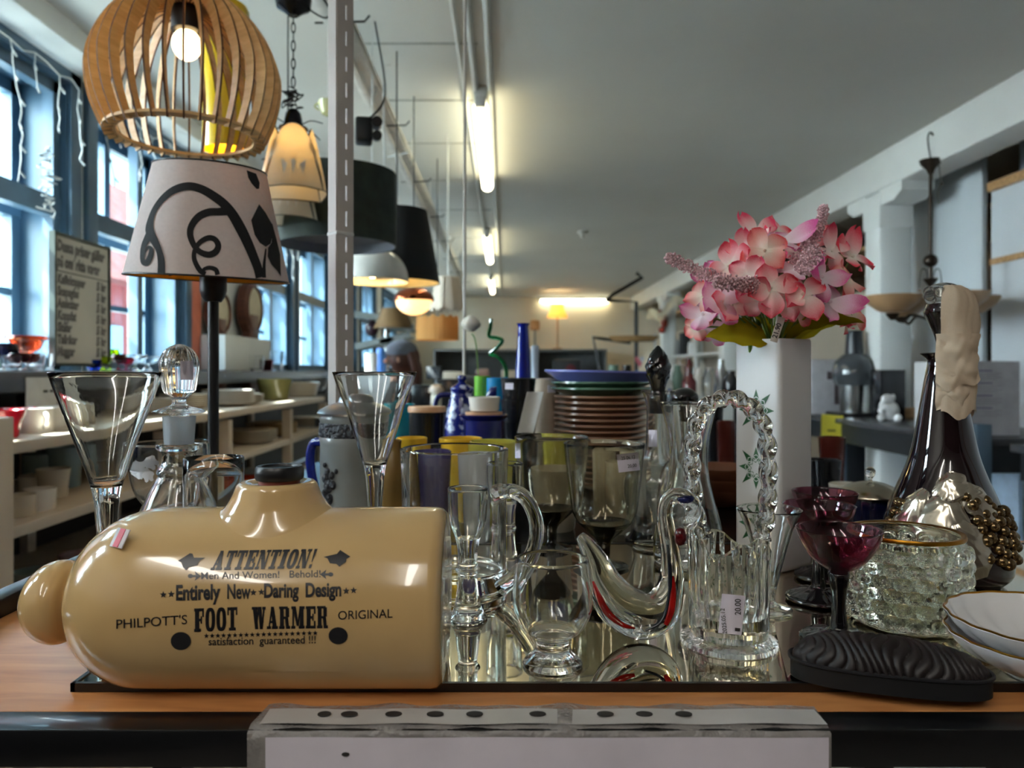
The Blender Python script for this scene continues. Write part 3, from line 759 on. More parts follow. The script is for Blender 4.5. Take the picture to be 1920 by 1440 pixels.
pr_ = [slab('ATTENTION!', 394, 597, 1069, 1065, 36, .34), c4([(140, 215), (225, 195), (235, 155), (255, 160), (265, 190), (355, 190), (310, 215), (290, 250), (225, 265), (205, 290), (180, 265), (165, 225)]),
       c4([(1280, 185), (1385, 160), (1410, 130), (1425, 165), (1490, 182), (1460, 200), (1455, 225), (1430, 240), (1405, 262), (1380, 240), (1330, 235), (1310, 195)]),
       fit('Men And Women!   Behold!', 377, 601, 1086, 1082, 13, .006), fit('Entirely', 330, 413, 1125, 1123, 27, .034), fit('New', 426, 470, 1122, 1122, 26, .026), fit('Daring', 495, 560, 1120, 1119, 25, .034), fit('Design', 573, 640, 1119, 1117, 25, .032),
       slab('FOOT', 364, 445, 1185, 1182, 44), slab('WARMER', 472, 615, 1180, 1178, 42), fit("PHILPOTT'S", 218, 351, 1179, 1170, 17, .004), fit('ORIGINAL', 634, 736, 1162, 1158, 16, .004),
       disc(339, 1202, 19, 17), disc(634, 1192, 18, 16), fit('satisfaction  guaranteed !!!', 391, 592, 1210, 1206, 14, .010)]
pr_ += [starp(387 + k * 204 / 19, 1192.5 - k * 5.5 / 19, 5.2) for k in range(20)]
pr_ += [starp(x, y, 7) for x, y in ((306, 1115), (321, 1114), (475, 1111), (490, 1110), (649, 1108), (663, 1107))]
for sx0, sg_ in ((377, 1), (600, -1)):
    yy = 1080 if sg_ == 1 else 1077
    pr_ += [poly([(sx0, yy), (sx0 - 12 * sg_, yy - 9), (sx0 - 9 * sg_, yy), (sx0 - 12 * sg_, yy + 9)]), disc(sx0 - 20 * sg_, yy, 5, 4, 12), poly([(sx0 - 18 * sg_, yy - 2), (sx0 - 8 * sg_, yy - 2), (sx0 - 8 * sg_, yy + 2), (sx0 - 18 * sg_, yy + 2)])]
part(lay(joinb(pr_), fm, 7), 'printed_lettering', M_print, fw, 0, normals=False, label='black printed lettering')
cm2 = conemap(Mw, BR, 0, .0006)
fm2 = lambda u, v: toloc @ cm2(u, v)
# price sticker on the shoulder
sp = part(MB().box((0, 0, 0), (.0135, .0008, .0125), bev=.0002), 'sticker', pm('white_sticker', (225, 220, 222), .5), fw)
sp.location = fm(238, 1014) + Vector((-.004, -.001, .002)); sp.rotation_euler = (math.radians(-28), 0, math.radians(-32))
part(MB().box((0, -.0006, 0), (.0055, .0006, .0122)), 'red_stripe', pm('red_sticker_print', (214, 60, 84), .5), sp)

# =====================================================================  CLEAR GLASSWARE
TAGM = pm('white_price_label', (214, 208, 222), .6, noise=(20, .03))
def stem_glass(name, px, d, prof, zin_y, wall, mat, label, cat='glass', seg=56, group=None, fn=None, n=4, dy=0.0):
    t = thing(name, label, cat, (XW(px, d), d, T), 0, group)
    pf = [tuple(v) for v in spl([(p[0], p[1]) for p in pp(d, prof)], n)]
    z0_ = pf[0][1]; pf = [(max(r, .0008), max(z - z0_ if z0_ < 0 else z, 0.0)) for r, z in pf]
    part(MB().lathe(vessel(pf, wall, (HY - zin_y) * d / F + .21), seg, fn=fn), 'glass_body', mat, t, 60)
    return t
def yb_(d): return HY + .21 * F / d
def rip(k, a0, tw):
    return lambda r, z, a: (r * (1 + a0 * math.sin(k * a + tw * z) * (1 if r > .012 else .3)), z)
FL = lambda b: [(70, b), (68, b - 5), (30, b - 12), (13, b - 30), (12, b - 80), (16, b - 150), (20, 960), (24, 925), (36, 882), (53, 830), (66, 790), (80, 748), (96, 699)]
stem_glass('champagne_flute', 200, .62, FL(yb_(.62)), 912, .0017, M_clear, 'tall funnel shaped flute behind the left end of the stoneware bottle', fn=rip(6, .012, 60), group='funnel flutes')
stem_glass('champagne_flute', 703, .766, [(p[0] * .81, 695 + (p[1] - 695) * .81) for p in FL(yb_(.62))], 871, .0017, M_clear, 'tall funnel shaped flute in front of the grey stein', fn=rip(6, .012, 60), group='funnel flutes')
# cut glass decanter with ground stopper
d_ = .72; b0 = yb_(d_)
dc = thing('glass_decanter', 'clear decanter with ribbed domed stopper left of the black lamp pole', 'decanter', (XW(336, d_), d_, T))
part(MB().lathe(vessel([(max(r, .001), max(z, 0)) for r, z in [tuple(v) for v in spl(pp(d_, [(70, b0), (78, b0 - 12), (80, 1040), (78, 980), (66, 950), (50, 915), (38, 893), (40, 884), (36, 876), (31, 868), (30, 850), (40, 840), (41, 834)]), 4)]], .003, (HY - 1085) * d_ / F + .21), 56), 'decanter_body', M_clear, dc, 60)
flute = lambda n, a0: (lambda r, z, a: (r * (1 - a0 * abs(math.sin(n * a / 2)) * (1 if r > .006 else 0)), z))
stp = MB().lathe([(0, pp(d_, [(0, 838)])[0][1])] + [tuple(v) for v in spl(pp(d_, [(14, 838), (18, 775), (44, 774), (44, 769), (16, 760), (13, 751), (18, 743), (28, 734), (32, 715), (36, 690), (34, 672), (24, 655), (8, 646)]), 3)] + [(0, pp(d_, [(0, 645)])[0][1])], 72, fn=flute(14, .09))
part(stp, 'stopper', M_clear, dc, 60)
M_frost = pm('ground_glass', (225, 230, 234), .45, trans=.75, ior=1.45, noise=(30, .03))
part(MB().lathe([(.0095, pp(d_, [(0, 832)])[0][1]), (.0135, pp(d_, [(0, 832)])[0][1]), (.0152, pp(d_, [(0, 780)])[0][1]), (.0095, pp(d_, [(0, 780)])[0][1])], 40, closed=True), 'ground_neck', M_frost, dc)
lb_ = part(MB().grid(lambda u, v: (.0172 * math.cos(-1.1 + u * .75), .0172 * math.sin(-1.1 + u * .75), pp(d_, [(0, 712)])[0][1] + .018 * v), 8, 2, th=.0004), 'price_label', TAGM, dc)
# etched bowl, cut tumbler
def leafpoly(cx, cz, s, rot):
    pts = []
    for k in range(40):
        a = 2 * PI * k / 40; r = s * (.42 + .58 * abs(math.cos(2.5 * a)) ** .7) * (1 if k % 2 else .9)
        pts.append((cx + r * math.cos(a + rot), cz + r * math.sin(a + rot)))
    return pts
d_ = .82
eg = stem_glass('etched_wine_glass', 318, d_, [(45, yb_(d_)), (44, yb_(d_) - 4), (12, yb_(d_) - 12), (9, 1030), (9, 985), (30, 962), (58, 925), (70, 885), (71, 850), (69, 829)], 958, .0014, M_thin, 'round bowled glass with etched white leaves behind the clear decanter')
M_etch = pm('etched_frost', (225, 228, 232), .6, trans=.25, noise=(50, .05))
ce = conemap(Matrix.Translation(eg.location), .0412, 0, .0004)
ti = Matrix.Translation(eg.location)
for k, (u, v, s, r) in enumerate(((263, 880, 20, .3), (284, 868, 15, 1.2), (278, 893, 13, 2), (375, 885, 18, .8), (370, 850, 12, .2), (330, 850, 10, 1.4))):
    m_ = lay(poly(leafpoly(u, v, s, r)), ce, 6)
    part(m_, 'etched_leaf', M_etch, eg, 0, normals=False)
d_ = .645
tm = stem_glass('glass_tumbler', 401, d_, [(46, yb_(d_)), (50, yb_(d_) - 8), (52, 1000), (54, 930), (54, 858)], yb_(d_) - 25, .0012, M_thin, 'straight clear tumbler in front of the black lamp pole', n=2)
# big mug with looped handle
d_ = .73
mg = thing('glass_mug', 'large clear glass beer mug with looped handle right of the stoneware bottle', 'mug', (XW(852, d_), d_, T))
b0 = yb_(d_)
pf = [(max(r, .001), max(z, 0)) for r, z in [tuple(v) for v in spl(pp(d_, [(92, b0), (100, b0 - 4), (98, b0 - 22), (97, 1020), (98, 930), (101, 850), (101, 842)]), 3)]]
part(MB().lathe(vessel(pf, .0042, .014), 64), 'mug_body', M_clear, mg, 60)
hp = []
for px, py, dd in ((930, 925, .695), (962, 921, .685), (990, 940, .68), (1006, 985, .678), (998, 1035, .68), (968, 1078, .685), (938, 1103, .69)):
    hp.append(P(px, py, dd) - mg.location)
hq = spl(hp, 5)
part(MB().tube(hq, [.0085 if i < 3 else .0068 if i < len(hq) - 4 else .008 for i in range(len(hq))], 14), 'handle', M_clear, mg, 60)
# liqueur glasses
LQ = lambda b: [(37, b), (36, b - 5), (26, b - 20), (20, b - 60), (18, b - 80), (24, b - 90), (19, b - 98), (19, b - 125), (24, b - 150), (34, b - 180), (37, b - 215), (38, b - 243)]
d_ = .635; b0 = yb_(d_)
stem_glass('liqueur_glass', 877, d_, LQ(b0 + 0), b0 - 150, .0013, M_clear, 'small thick stemmed glass standing in front of the large glass mug', group='liqueur glasses')
d_ = .80; b0 = yb_(d_)
stem_glass('liqueur_glass', 950, d_, [(p[0] * .8, b0 + (p[1] - 1000) * .8) for p in LQ(1000)], b0 - 118, .0013, M_clear, 'small stemmed glass half hidden behind the mug handle', group='liqueur glasses')
# smoky goblets
G_smoky = pm('smoky_olive_glass', (222, 219, 204), 0.0, trans=1.0, ior=1.42, noise=(3, .02))
G_deep = pm('deep_olive_glass', (44, 38, 22), 0.02, trans=.9, ior=1.5, noise=(3, .05))
def goblet(px, d, k, label, tags):
    b0 = yb_(d); s = k
    t = thing('smoky_goblet', label, 'goblet', (XW(px, d), d, T), 0, 'smoky olive goblets')
    ry = HY + (830 - HY) * .80 / d
    sc = lambda y: HY + (y - HY) * .80 / d          # the same goblet seen at another distance
    K = .80 / d
    pf = spl(pp(d, [(22 * K, sc(1000)), (45 * K, sc(985)), (60 * K, sc(960)), (66 * K, sc(920)), (71 * K, sc(880)), (76 * K, sc(831))]), 4)
    pf = [tuple(v) for v in pf]
    part(MB().lathe(vessel(pf, .0016, (HY - sc(984)) * d / F + .21), 56), 'bowl', G_smoky, t, 60)
    st2 = pp(d, [(44 * K, b0), (43 * K, b0 - 4), (14 * K, b0 - 12), (11 * K, sc(1035)), (14 * K, sc(1015)), (30 * K, sc(999)), (52 * K, sc(978))])
    part(MB().lathe([(0, max(st2[0][1], 0))] + [(v[0], max(v[1], 0)) for v in spl(st2, 3)] + [(0, (HY - sc(985)) * d / F + .21)], 48), 'stem', G_deep, t, 60)
    return t
g2 = goblet(1133, .80, 1, 'smoky olive goblet with a white price sticker, in front of its twin', 1)
g1 = goblet(1034, .88, 1, 'smoky olive goblet standing farther back, left of its twin', 1)
def sticker_on(root, px, py, r, dw, h, rows=None, b=0.0, tilt=0.0, mat=TAGM, name='price_label', bold=.0):
    L = root.location; cm_ = conemap(Matrix.Translation(L), r, b, .0006)
    cs, sn = math.cos(tilt), math.sin(tilt)
    R = lambda x, y: (px + x * cs - y * sn, py + x * sn + y * cs)
    pl = part(lay(poly([R(-dw, -h), R(dw, -h), R(dw, h), R(-dw, h)]), cm_, 6), name, mat, root, 0, normals=False)
    if rows:
        cm3 = conemap(Matrix.Translation(L), r, b, .0010); bs = []
        for (s_, x0, x1, y, cap) in rows:
            t = fit(s_, x0, x1, y, y, cap, .01)
            for v in t.verts: u_ = R(v.co.x, v.co.y); v.co = Vector((u_[0], u_[1], 0))
            bs.append(t)
        part(lay(joinb(bs), cm3, 6), 'label_print', M_ink, pl, 0, normals=False)
    return pl
sticker_on(g2, 1178, 867, .0415, 20, 17, [('25 06 12', -12, 14, -6, 6), ('20,00', -2, 15, 10, 6)], tilt=-.12)
sticker_on(g1, 971, 845, .0415, 5, 14)
# hourglass carafe
d_ = .82
stem_glass('hourglass_vase', 1291, d_, [(60, yb_(d_)), (64, yb_(d_) - 6), (65, 1020), (60, 985), (50, 945), (40, 905), (35, 865), (37, 825), (44, 790), (53, 755)], yb_(d_) - 16, .0018, M_thin, 'clear waisted glass vase behind the rope handled basket', 'vase', n=4)
# ship decanter with black grape stopper
d_ = .93
dk = thing('grape_decanter', 'clear spouted decanter with a knobbly black stopper behind the hourglass vase', 'decanter', (XW(1234, d_), d_, T))
pf = [(max(r, .001), max(z, 0)) for r, z in [tuple(v) for v in spl(pp(d_, [(56, yb_(d_)), (62, yb_(d_) - 5), (60, 1012), (46, 985), (52, 955), (62, 920), (58, 890), (36, 868), (25, 850), (22, 800), (22, 765), (26, 745), (32, 733)]), 4)]]
part(MB().lathe(vessel(pf, .0018, .012), 56, fn=lambda r, z, a: (r * (1 + (.5 * max(0, math.cos(a - PI)) ** 8 if z > .185 else 0) * (z - .185) / .01 * .5), z)), 'decanter_body', M_clear, dk, 60)
M_jet = pm('jet_black_glass', (8, 8, 10), .06, noise=(20, .2), coat=.5)
gs = MB().lathe([(0, pp(d_, [(0, 775)])[0][1])] + [tuple(v) for v in spl(pp(d_, [(15, 775), (17, 745), (13, 735), (14, 725), (20, 708), (23, 692), (20, 675), (12, 660), (3, 649)]), 4)] + [(0, pp(d_, [(0, 647)])[0][1])], 40, fn=lambda r, z, a: (r * (1 + .09 * math.sin(6 * a + z * 500) * math.sin(z * 900) * (1 if z > .2 else 0)), z))
part(gs, 'stopper', M_jet, dk, 60)
sticker_on(dk, 1224, 822, .0145, 8, 16)
d_ = 1.03
ds2 = thing('round_stopper_decanter', 'clear bottle with a round black stopper, hidden behind the hourglass vase', 'decanter', (XW(1283, d_), d_, T))
pf = [(max(r, .001), max(z, 0)) for r, z in [tuple(v) for v in spl(pp(d_, [(46, yb_(d_)), (50, yb_(d_) - 5), (50, 930), (40, 880), (16, 840), (14, 790), (16, 770)]), 4)]]
part(MB().lathe(vessel(pf, .002, .01), 40), 'bottle_body', M_clear, ds2, 60)
part(MB().lathe([(0, pp(d_, [(0, 790)])[0][1]), (.008, pp(d_, [(0, 790)])[0][1]), (.009, pp(d_, [(0, 766)])[0][1])] + [(.0192 * math.sin(a), pp(d_, [(0, 746)])[0][1] - .014 * math.cos(a)) for a in [.5 + .22 * k for k in range(12)]] + [(0, pp(d_, [(0, 746)])[0][1] + .014)], 40), 'stopper', M_jet, ds2, 60)
# rope handled basket
d_ = .578
bk = thing('glass_basket', 'clear ribbed glass basket with tall twisted rope handle and price label', 'basket', (XW(1366, d_), d_, T))
pf = [(max(r, .001), max(z, 0)) for r, z in pp(d_, [(86, yb_(d_) + 4), (89, yb_(d_)), (88, yb_(d_) - 8), (70, 1186), (72, 1176), (74, 1120), (75, 1050), (76, 1024)])]
def rib(r, z, a):
    k = 1 - .05 * abs(math.sin(9 * a)) if z > .012 else 1 - .02 * abs(math.sin(18 * a))
    zz = z + ((.006 * math.sin(4 * a + 1.2) + .009 * max(0, math.cos(a - PI)) ** 3) if z > .072 else 0)
    return (r * k, zz)
part(MB().lathe(vessel(pf, .005, .018), 108, fn=rib), 'basket_body', M_clear, bk, 50)
hp = [P(px, py, d_) - bk.location for px, py in ((1312, 1010), (1304, 960), (1298, 900), (1298, 850), (1304, 800), (1324, 764), (1355, 748), (1385, 750), (1416, 772), (1434, 810), (1440, 860), (1440, 920), (1437, 970), (1428, 1010))]
hq = spl(hp, 12)
part(MB().tube(hq, .0062, 24, fn=lambda R, t, a: R * (1 + .20 * math.cos(2 * a - 95 * t))), 'rope_handle', M_clear, bk, 60)
sticker_on(bk, 1372, 1152, .0312, 22, 37, None, tilt=.10)
tt = joinb([fit('2025.05.12', -34, 16, 0, 0, 8, .006)]); tt2 = joinb([fit('20.00', 0, 30, 0, 0, 11, .006)])
cm3 = conemap(Matrix.Translation(bk.location), .0312, 0, .0011)
for v in tt.verts: v.co = Vector((1360 + v.co.y + .1 * -v.co.x, 1156 - v.co.x * .95, 0))
for v in tt2.verts: v.co = Vector((1389 + v.co.y, 1153 - v.co.x, 0))
part(lay(joinb([tt, tt2, poly([(1378, 1177), (1388, 1178), (1388, 1184), (1378, 1183)])]), cm3, 6), 'label_print', M_ink, bk, 0, normals=False)
# swan
d_ = .580
sw = thing('glass_swan', 'clear glass swan with red streaks and arched neck left of the rope handled basket', 'figurine', (XW(1190, d_), d_, T))
S = lambda rows: [Vector(tuple(P(px, py, d_ + dd) - sw.location) + (r * d_ / F,)) for px, py, r, dd in rows]
sq = spl(S([(1086, 1004, 10, .004), (1100, 1022, 16, .003), (1118, 1055, 25, .002), (1136, 1100, 36, 0), (1166, 1138, 44, 0), (1205, 1154, 45, 0), (1240, 1140, 38, 0), (1258, 1095, 25, 0), (1258, 1045, 19, -.002), (1250, 995, 16, -.006), (1246, 958, 15, -.011), (1256, 934, 15, -.015), (1278, 930, 16, -.018), (1297, 945, 17, -.019), (1299, 968, 15, -.019), (1288, 988, 12, -.019)]), 6)
part(MB().tube([v.to_3d() for v in sq], [v[3] for v in sq], 24, flat=.9), 'swan_body', M_clear, sw, 80)
hol = spl(S([(1132, 1060, 9, -.006), (1160, 1090, 20, -.009), (1195, 1112, 24, -.009), (1222, 1106, 14, -.006)]), 5)
G_red2 = pm('ruby_streak', (170, 24, 20), .05, trans=.35, ior=1.45, noise=(60, .3))
for rows in ([(1112, 1090, 3, -.012), (1122, 1118, 8, -.016), (1140, 1150, 9, -.019), (1168, 1172, 6, -.02), (1190, 1178, 3, -.02)], [(1262, 1080, 2, -.008), (1262, 1110, 6, -.011), (1258, 1145, 7, -.014), (1248, 1172, 4, -.017)]):
    q = spl(S(rows), 5); part(MB().tube([v.to_3d() for v in q], [v[3] for v in q], 10, flat=.5), 'red_streak', G_red2, sw, 80)
q = spl(S([(1252, 1020, 2, -.006), (1256, 1070, 4, -.008), (1255, 1120, 4, -.011), (1240, 1165, 3, -.016), (1210, 1182, 2, -.018)]), 5)
part(MB().tube([v.to_3d() for v in q], [v[3] for v in q], 8), 'dark_streak', pm('ink_streak', (20, 24, 34), .1), sw, 80)
part(MB().ball(P(1275, 1006, d_ - .019) - sw.location, .0046, (1, 1, 1.5)), 'beak', pm('dark_red_bead', (90, 16, 22), .05, trans=.4), sw)
part(MB().ball(P(1285, 936, d_ - .022) - sw.location, .0040, (1.6, .8, .7)), 'blue_crest', pm('blue_tint', (40, 50, 120), .05, trans=.6), sw)
# snifter
d_ = .535; b0 = yb_(d_)
stem_glass('brandy_snifter', 1036, d_, [(55, b0), (56, b0 - 4), (46, b0 - 14), (33, b0 - 28), (31, b0 - 42), (36, b0 - 52), (56, 1178), (71, 1150), (75, 1118), (72, 1080), (66, 1046)], 1186, .0014, M_clear, 'round balloon glass on a thick short foot, nearest the mirror front', n=4)
# sherry flute leaning by the vase
d_ = .655; b0 = yb_(d_)
sf = stem_glass('sherry_flute', 1442, d_, [(40, b0), (40, b0 - 6), (14, b0 - 14), (11, b0 - 28), (18, b0 - 60), (30, b0 - 110), (45, b0 - 160), (59, b0 - 190)], b0 - 40, .0014, M_clear, 'clear conical glass between the rope handled basket and the white vase')
# purple coupes
G_pur = pm('amethyst_glass', (176, 96, 124), 0.0, trans=1.0, ior=1.42, noise=(3, .03))
G_blk = pm('black_stem_glass', (16, 14, 16), .08, noise=(10, .2), coat=.4)
def coupe(px, d, label):
    b0 = yb_(d); K = .594 / d; sc = lambda y: HY + (y - HY) * K
    t = thing('coupe_glass', label, 'coupe', (XW(px, d), d, T), 0, 'amethyst coupes')
    pf = [tuple(v) for v in spl(pp(d, [(14 * K, sc(1062)), (30 * K, sc(1054)), (52 * K, sc(1034)), (68 * K, sc(1006)), (75 * K, sc(984))]), 5)]
    part(MB().lathe(vessel(pf, .0013, (HY - sc(1056)) * d / F + .21), 56), 'bowl', G_pur, t, 60)
    stq = pp(d, [(67 * K, b0 - 2), (66 * K, b0 - 8), (40 * K, b0 - 17), (18 * K, b0 - 24), (15 * K, b0 - 34), (12 * K, b0 - 60), (13 * K, b0 - 90), (18 * K, b0 - 120), (17 * K, sc(1064)), (8 * K, sc(1060))])
    part(MB().lathe([(0, 0)] + [(v[0], max(v[1], 0)) for v in spl(stq, 3)] + [(0, stq[-1][1])], 48, fn=lambda r, z, a: (r * (1 + .015 * math.sin(20 * a) * (1 if r > .01 else 0)), z + (.0006 * math.sin(20 * a) if .012 < r < .026 else 0))), 'stem', G_blk, t, 60)
coupe(1573, .58, 'amethyst coupe with black stem nearest the viewer, by the hobnail bowl')
coupe(1535, .684, 'amethyst coupe with black stem, the middle one of three')
coupe(1546, .757, 'amethyst coupe with black stem farthest back, beside the white vase')
# hobnail bowl
d_ = .625
hb = thing('hobnail_bowl', 'clear hobnail glass bowl with a gilt rim in front of the dark grape decanter', 'bowl', (XW(1697, d_), d_, T))
H_ = .0745; R_ = .0445; NR, NC = 6, 18
def hob(r, z, a):
    if r < .0439: return (r, z)
    row = (z - .006) / (H_ - .014) * NR
    if row < 0 or row > NR: return (r, z)
    i = int(row); fz = row - i - .5; fa = ((a / (2 * PI) * NC + (.5 if i % 2 else 0)) % 1) - .5
    dd = math.sqrt((fz * (H_ - .014) / NR) ** 2 + (fa * 2 * PI * R_ / NC) ** 2) / .0064
    return (r + .0062 * math.sqrt(max(0, 1 - dd * dd)), z)
op = [(.034, 0), (.040, .001), (.0435, .004)] + [(R_, .006 + k * (H_ - .010) / 62) for k in range(63)] + [(R_ - .0005, H_)]
part(MB().lathe(vessel(op, .0040, .008), 190, fn=hob), 'bowl_body', glass('greenish_clear_glass', (242, 246, 236)), hb, 60)
part(MB().lathe([(.0402, H_ + .0008), (.0418, H_ + .0018), (.0440, H_ + .0018), (.0448, H_), (.0446, H_ - .0012), (.043, H_ + .0005)], 64, closed=True), 'gilt_rim', pm('worn_gilt', (176, 124, 40), .3, 1.0, noise=(60, .3)), hb)
# shell bowls
M_por = pm('white_porcelain', (226, 226, 228), .12, noise=(5, .02), coat=.4)
def shell_bowl(z, label):
    t = thing('shell_bowl', label, 'bowl', (XW(1975, .515), .515, T + z), 0, 'shell pattern porcelain bowls')
    r0 = .0655
    pfo = [tuple(v) for v in spl([(.030, 0), (.032, .0030), (.038, .0055), (.053, .0125), (.062, .0205), (r0, .0262)], 4)]
    part(MB().lathe(vessel(pfo, .0022, .005), 96, fn=lambda r, z_, a: (r * (1 + .012 * math.sin(18 * a + r * 60) * (1 if r > .03 else 0)), z_ + (.0007 * math.sin(18 * a + r * 90) if .036 < r < .06 else 0))), 'bowl_body', M_por, t, 60)
    part(MB().tube([((r0 - .001) * (1 + .012 * math.sin(18 * a + r0 * 60)) * math.cos(a), (r0 - .001) * (1 + .012 * math.sin(18 * a + r0 * 60)) * math.sin(a), .0270) for a in [2 * PI * k / 96 for k in range(96)]], .0009, 6, closed=True), 'gilt_rim', MATS['worn_gilt'], t)
shell_bowl(0, 'white shell pattern bowl with thin gilt rim, lower of two at the right border')
shell_bowl(.0115, 'white shell pattern bowl with thin gilt rim, upper of two at the right border')
# carved black brush-like object
br = thing('carved_brush', 'oblong black carved wooden brush lying across the front edge', 'brush', P(1664, 1262, .500), -.28)
br.location.z = T
M_ebony = pm('carved_ebony', (27, 20, 20), .5, noise=(40, .3))
def carve(u, v):
    a = PI * v; x_ = -.060 + .120 * u; e = max(0.0, 1 - abs((u - .5) * 2) ** 2.6) ** .5
    g = abs(math.sin(u * 66 + 2.0 * math.sin(v * 8 + u * 13))) ** .45
    k = 1 + .13 * g * (1 if .04 < u < .96 else 0)
    return (x_, -math.cos(a) * .021 * e * k, .0135 + (.0185 - .004 * u) * math.sin(a) * e * k)
part(MB().grid(carve, 220, 56), 'carved_top', M_ebony, br, 30)
bb = MB()
bb.prism([(.061 * math.copysign(abs(math.cos(t)) ** .75, math.cos(t)), .0225 * math.copysign(abs(math.sin(t)) ** .8, math.sin(t))) for t in [2 * PI * k / 48 for k in range(48)]], .0125, Matrix.Translation((0, 0, .0012)))
part(bb, 'brush_base', pm('black_bristle', (14, 14, 16), .7), br, 30)
bb = MB().tube([(.0615 * math.copysign(abs(math.cos(t)) ** .75, math.cos(t)), .0228 * math.copysign(abs(math.sin(t)) ** .8, math.sin(t)), .0138) for t in [2 * PI * k / 64 for k in range(64)]], .0013, 6, closed=True)
part(bb, 'seam', pm('black_piping', (26, 26, 30), .5), br)
# =====================================================================  WHITE VASE, FLOWERS, DARK DECANTER, SUGAR POT
d_ = .81
vz = thing('ceramic_vase', 'tall square white ceramic vase with green star ornaments holding pink flowers', 'vase', (XW(1450, d_), d_, T), math.radians(34))
HV = .2436; SV = .0580
def rsq(s, r, n=6):
    o = []
    for qx, qy, a0 in ((1, 1, 0), (-1, 1, 90), (-1, -1, 180), (1, -1, 270)):
        for k in range(n + 1):
            a = math.radians(a0 + 90 * k / n); o.append((qx * (s / 2 - r) + r * math.cos(a), qy * (s / 2 - r) + r * math.sin(a)))
    return o
def loft(m, rings):
    """rings: list of (outline, z); first and last are capped"""
    V = []
    for o, z in rings: V += [(p[0], p[1], z) for p in o]
    n = len(rings[0][0]); fs = []
    for j in range(len(rings) - 1):
        for i in range(n): fs.append([j * n + i, j * n + (i + 1) % n, (j + 1) * n + (i + 1) % n, (j + 1) * n + i])
    fs += [list(range(n))[::-1], [(len(rings) - 1) * n + i for i in range(n)]]
    return m.faces(V, fs)
vb = loft(MB(), [(rsq(SV - .006, .006), 0), (rsq(SV - .001, .006), .002), (rsq(SV, .006), .006), (rsq(SV, .006), HV - .003), (rsq(SV - .001, .006), HV - .0008), (rsq(SV - .003, .005), HV), (rsq(SV - .006, .004), HV - .001), (rsq(SV - .0075, .003), HV - .006), (rsq(SV - .0075, .003), .006)])
part(vb, 'vase_body', pm('white_vase_glaze', (206, 206, 206), .42, noise=(6, .02)), vz, 50)
M_green = pm('dark_green_print', (30, 84, 44), .35, noise=(60, .2))
for zc in (.168, .1065, .046):
    m = MB(); R_ = .0225
    Ml = Matrix.Translation((-SV / 2 - .0003, .0, zc)) @ Matrix(((0, 0, -1, 0), (-1, 0, 0, 0), (0, 1, 0, 0), (0, 0, 0, 1)))
    for k in range(8):
        a = PI * k / 4; L = R_ * (1 if k % 2 == 0 else 1.12); c_, s_ = math.cos(a), math.sin(a)
        rt = lambda x, y: (x * c_ - y * s_, x * s_ + y * c_, 0)
        m.faces([rt(.0125, -.0035), rt(L, 0), rt(.0125, .0035), rt(.0148, 0)], [[0, 1, 3], [1, 2, 3]], Ml)
        m.faces([rt(.0095, 0), rt(.0120, -.0030), rt(.0136, 0), rt(.0120, .0030)], [[0, 1, 2, 3]], Ml)
        m.faces([rt(.0088, .0006), rt(.0088, .0034), rt(.0112, .0040)], [[0, 1, 2]], Ml); m.faces([rt(.0088, -.0006), rt(.0088, -.0034), rt(.0112, -.0040)], [[0, 1, 2]], Ml)
    n = 32; ro = [.0078 + .0011 * (1 if (k // 2) % 2 else -1) for k in range(n)]
    V = [(r * math.cos(2 * PI * k / n), r * math.sin(2 * PI * k / n), 0) for k, r in enumerate(ro)] + [((r - .0009) * math.cos(2 * PI * k / n), (r - .0009) * math.sin(2 * PI * k / n), 0) for k, r in enumerate(ro)]
    m.faces(V, [[k, (k + 1) % n, n + (k + 1) % n, n + k] for k in range(n)], Ml)
    part(m, 'star_ornament', M_green, vz, 0, normals=False)

# ---- artificial bouquet
def petal_mat(name, c_in, c_mid, c_out):
    m = bpy.data.materials.new(name); m.use_nodes = True; nt = m.node_tree; nt.nodes.clear()
    o = nt.nodes.new('ShaderNodeOutputMaterial'); mx = nt.nodes.new('ShaderNodeMixShader'); d = nt.nodes.new('ShaderNodeBsdfDiffuse'); t = nt.nodes.new('ShaderNodeBsdfTranslucent')
    at = nt.nodes.new('ShaderNodeAttribute'); at.attribute_name = 'petal_v'; r = nt.nodes.new('ShaderNodeValToRGB')
    e = r.color_ramp.elements; e[0].position = .12; e[0].color = srgb(c_in); e[1].position = .95; e[1].color = srgb(c_out); k = e.new(.55); k.color = srgb(c_mid)
    n = nt.nodes.new('ShaderNodeTexNoise'); n.inputs['Scale'].default_value = 60; ad = nt.nodes.new('ShaderNodeMath'); ad.operation = 'MULTIPLY_ADD'; ad.inputs[1].default_value = .35
    sb = nt.nodes.new('ShaderNodeMath'); sb.operation = 'SUBTRACT'; sb.inputs[1].default_value = .17
    nt.links.new(n.outputs['Fac'], ad.inputs[0]); nt.links.new(at.outputs['Fac'], ad.inputs[2]); nt.links.new(ad.outputs[0], sb.inputs[0]); nt.links.new(sb.outputs[0], r.inputs[0])
    for s_ in (d, t): nt.links.new(r.outputs[0], s_.inputs[0])
    mx.inputs[0].default_value = .32
    nt.links.new(d.outputs[0], mx.inputs[1]); nt.links.new(t.outputs[0], mx.inputs[2]); nt.links.new(mx.outputs[0], o.inputs[0])
    return m
PM = [petal_mat('pink_petal', (255, 250, 244), (255, 212, 212), (238, 84, 116)), petal_mat('rose_petal', (255, 250, 240), (254, 186, 190), (242, 82, 104)), petal_mat('mauve_petal', (255, 246, 250), (246, 204, 222), (226, 104, 164)), petal_mat('coral_petal', (255, 246, 230), (255, 198, 186), (240, 92, 100))]
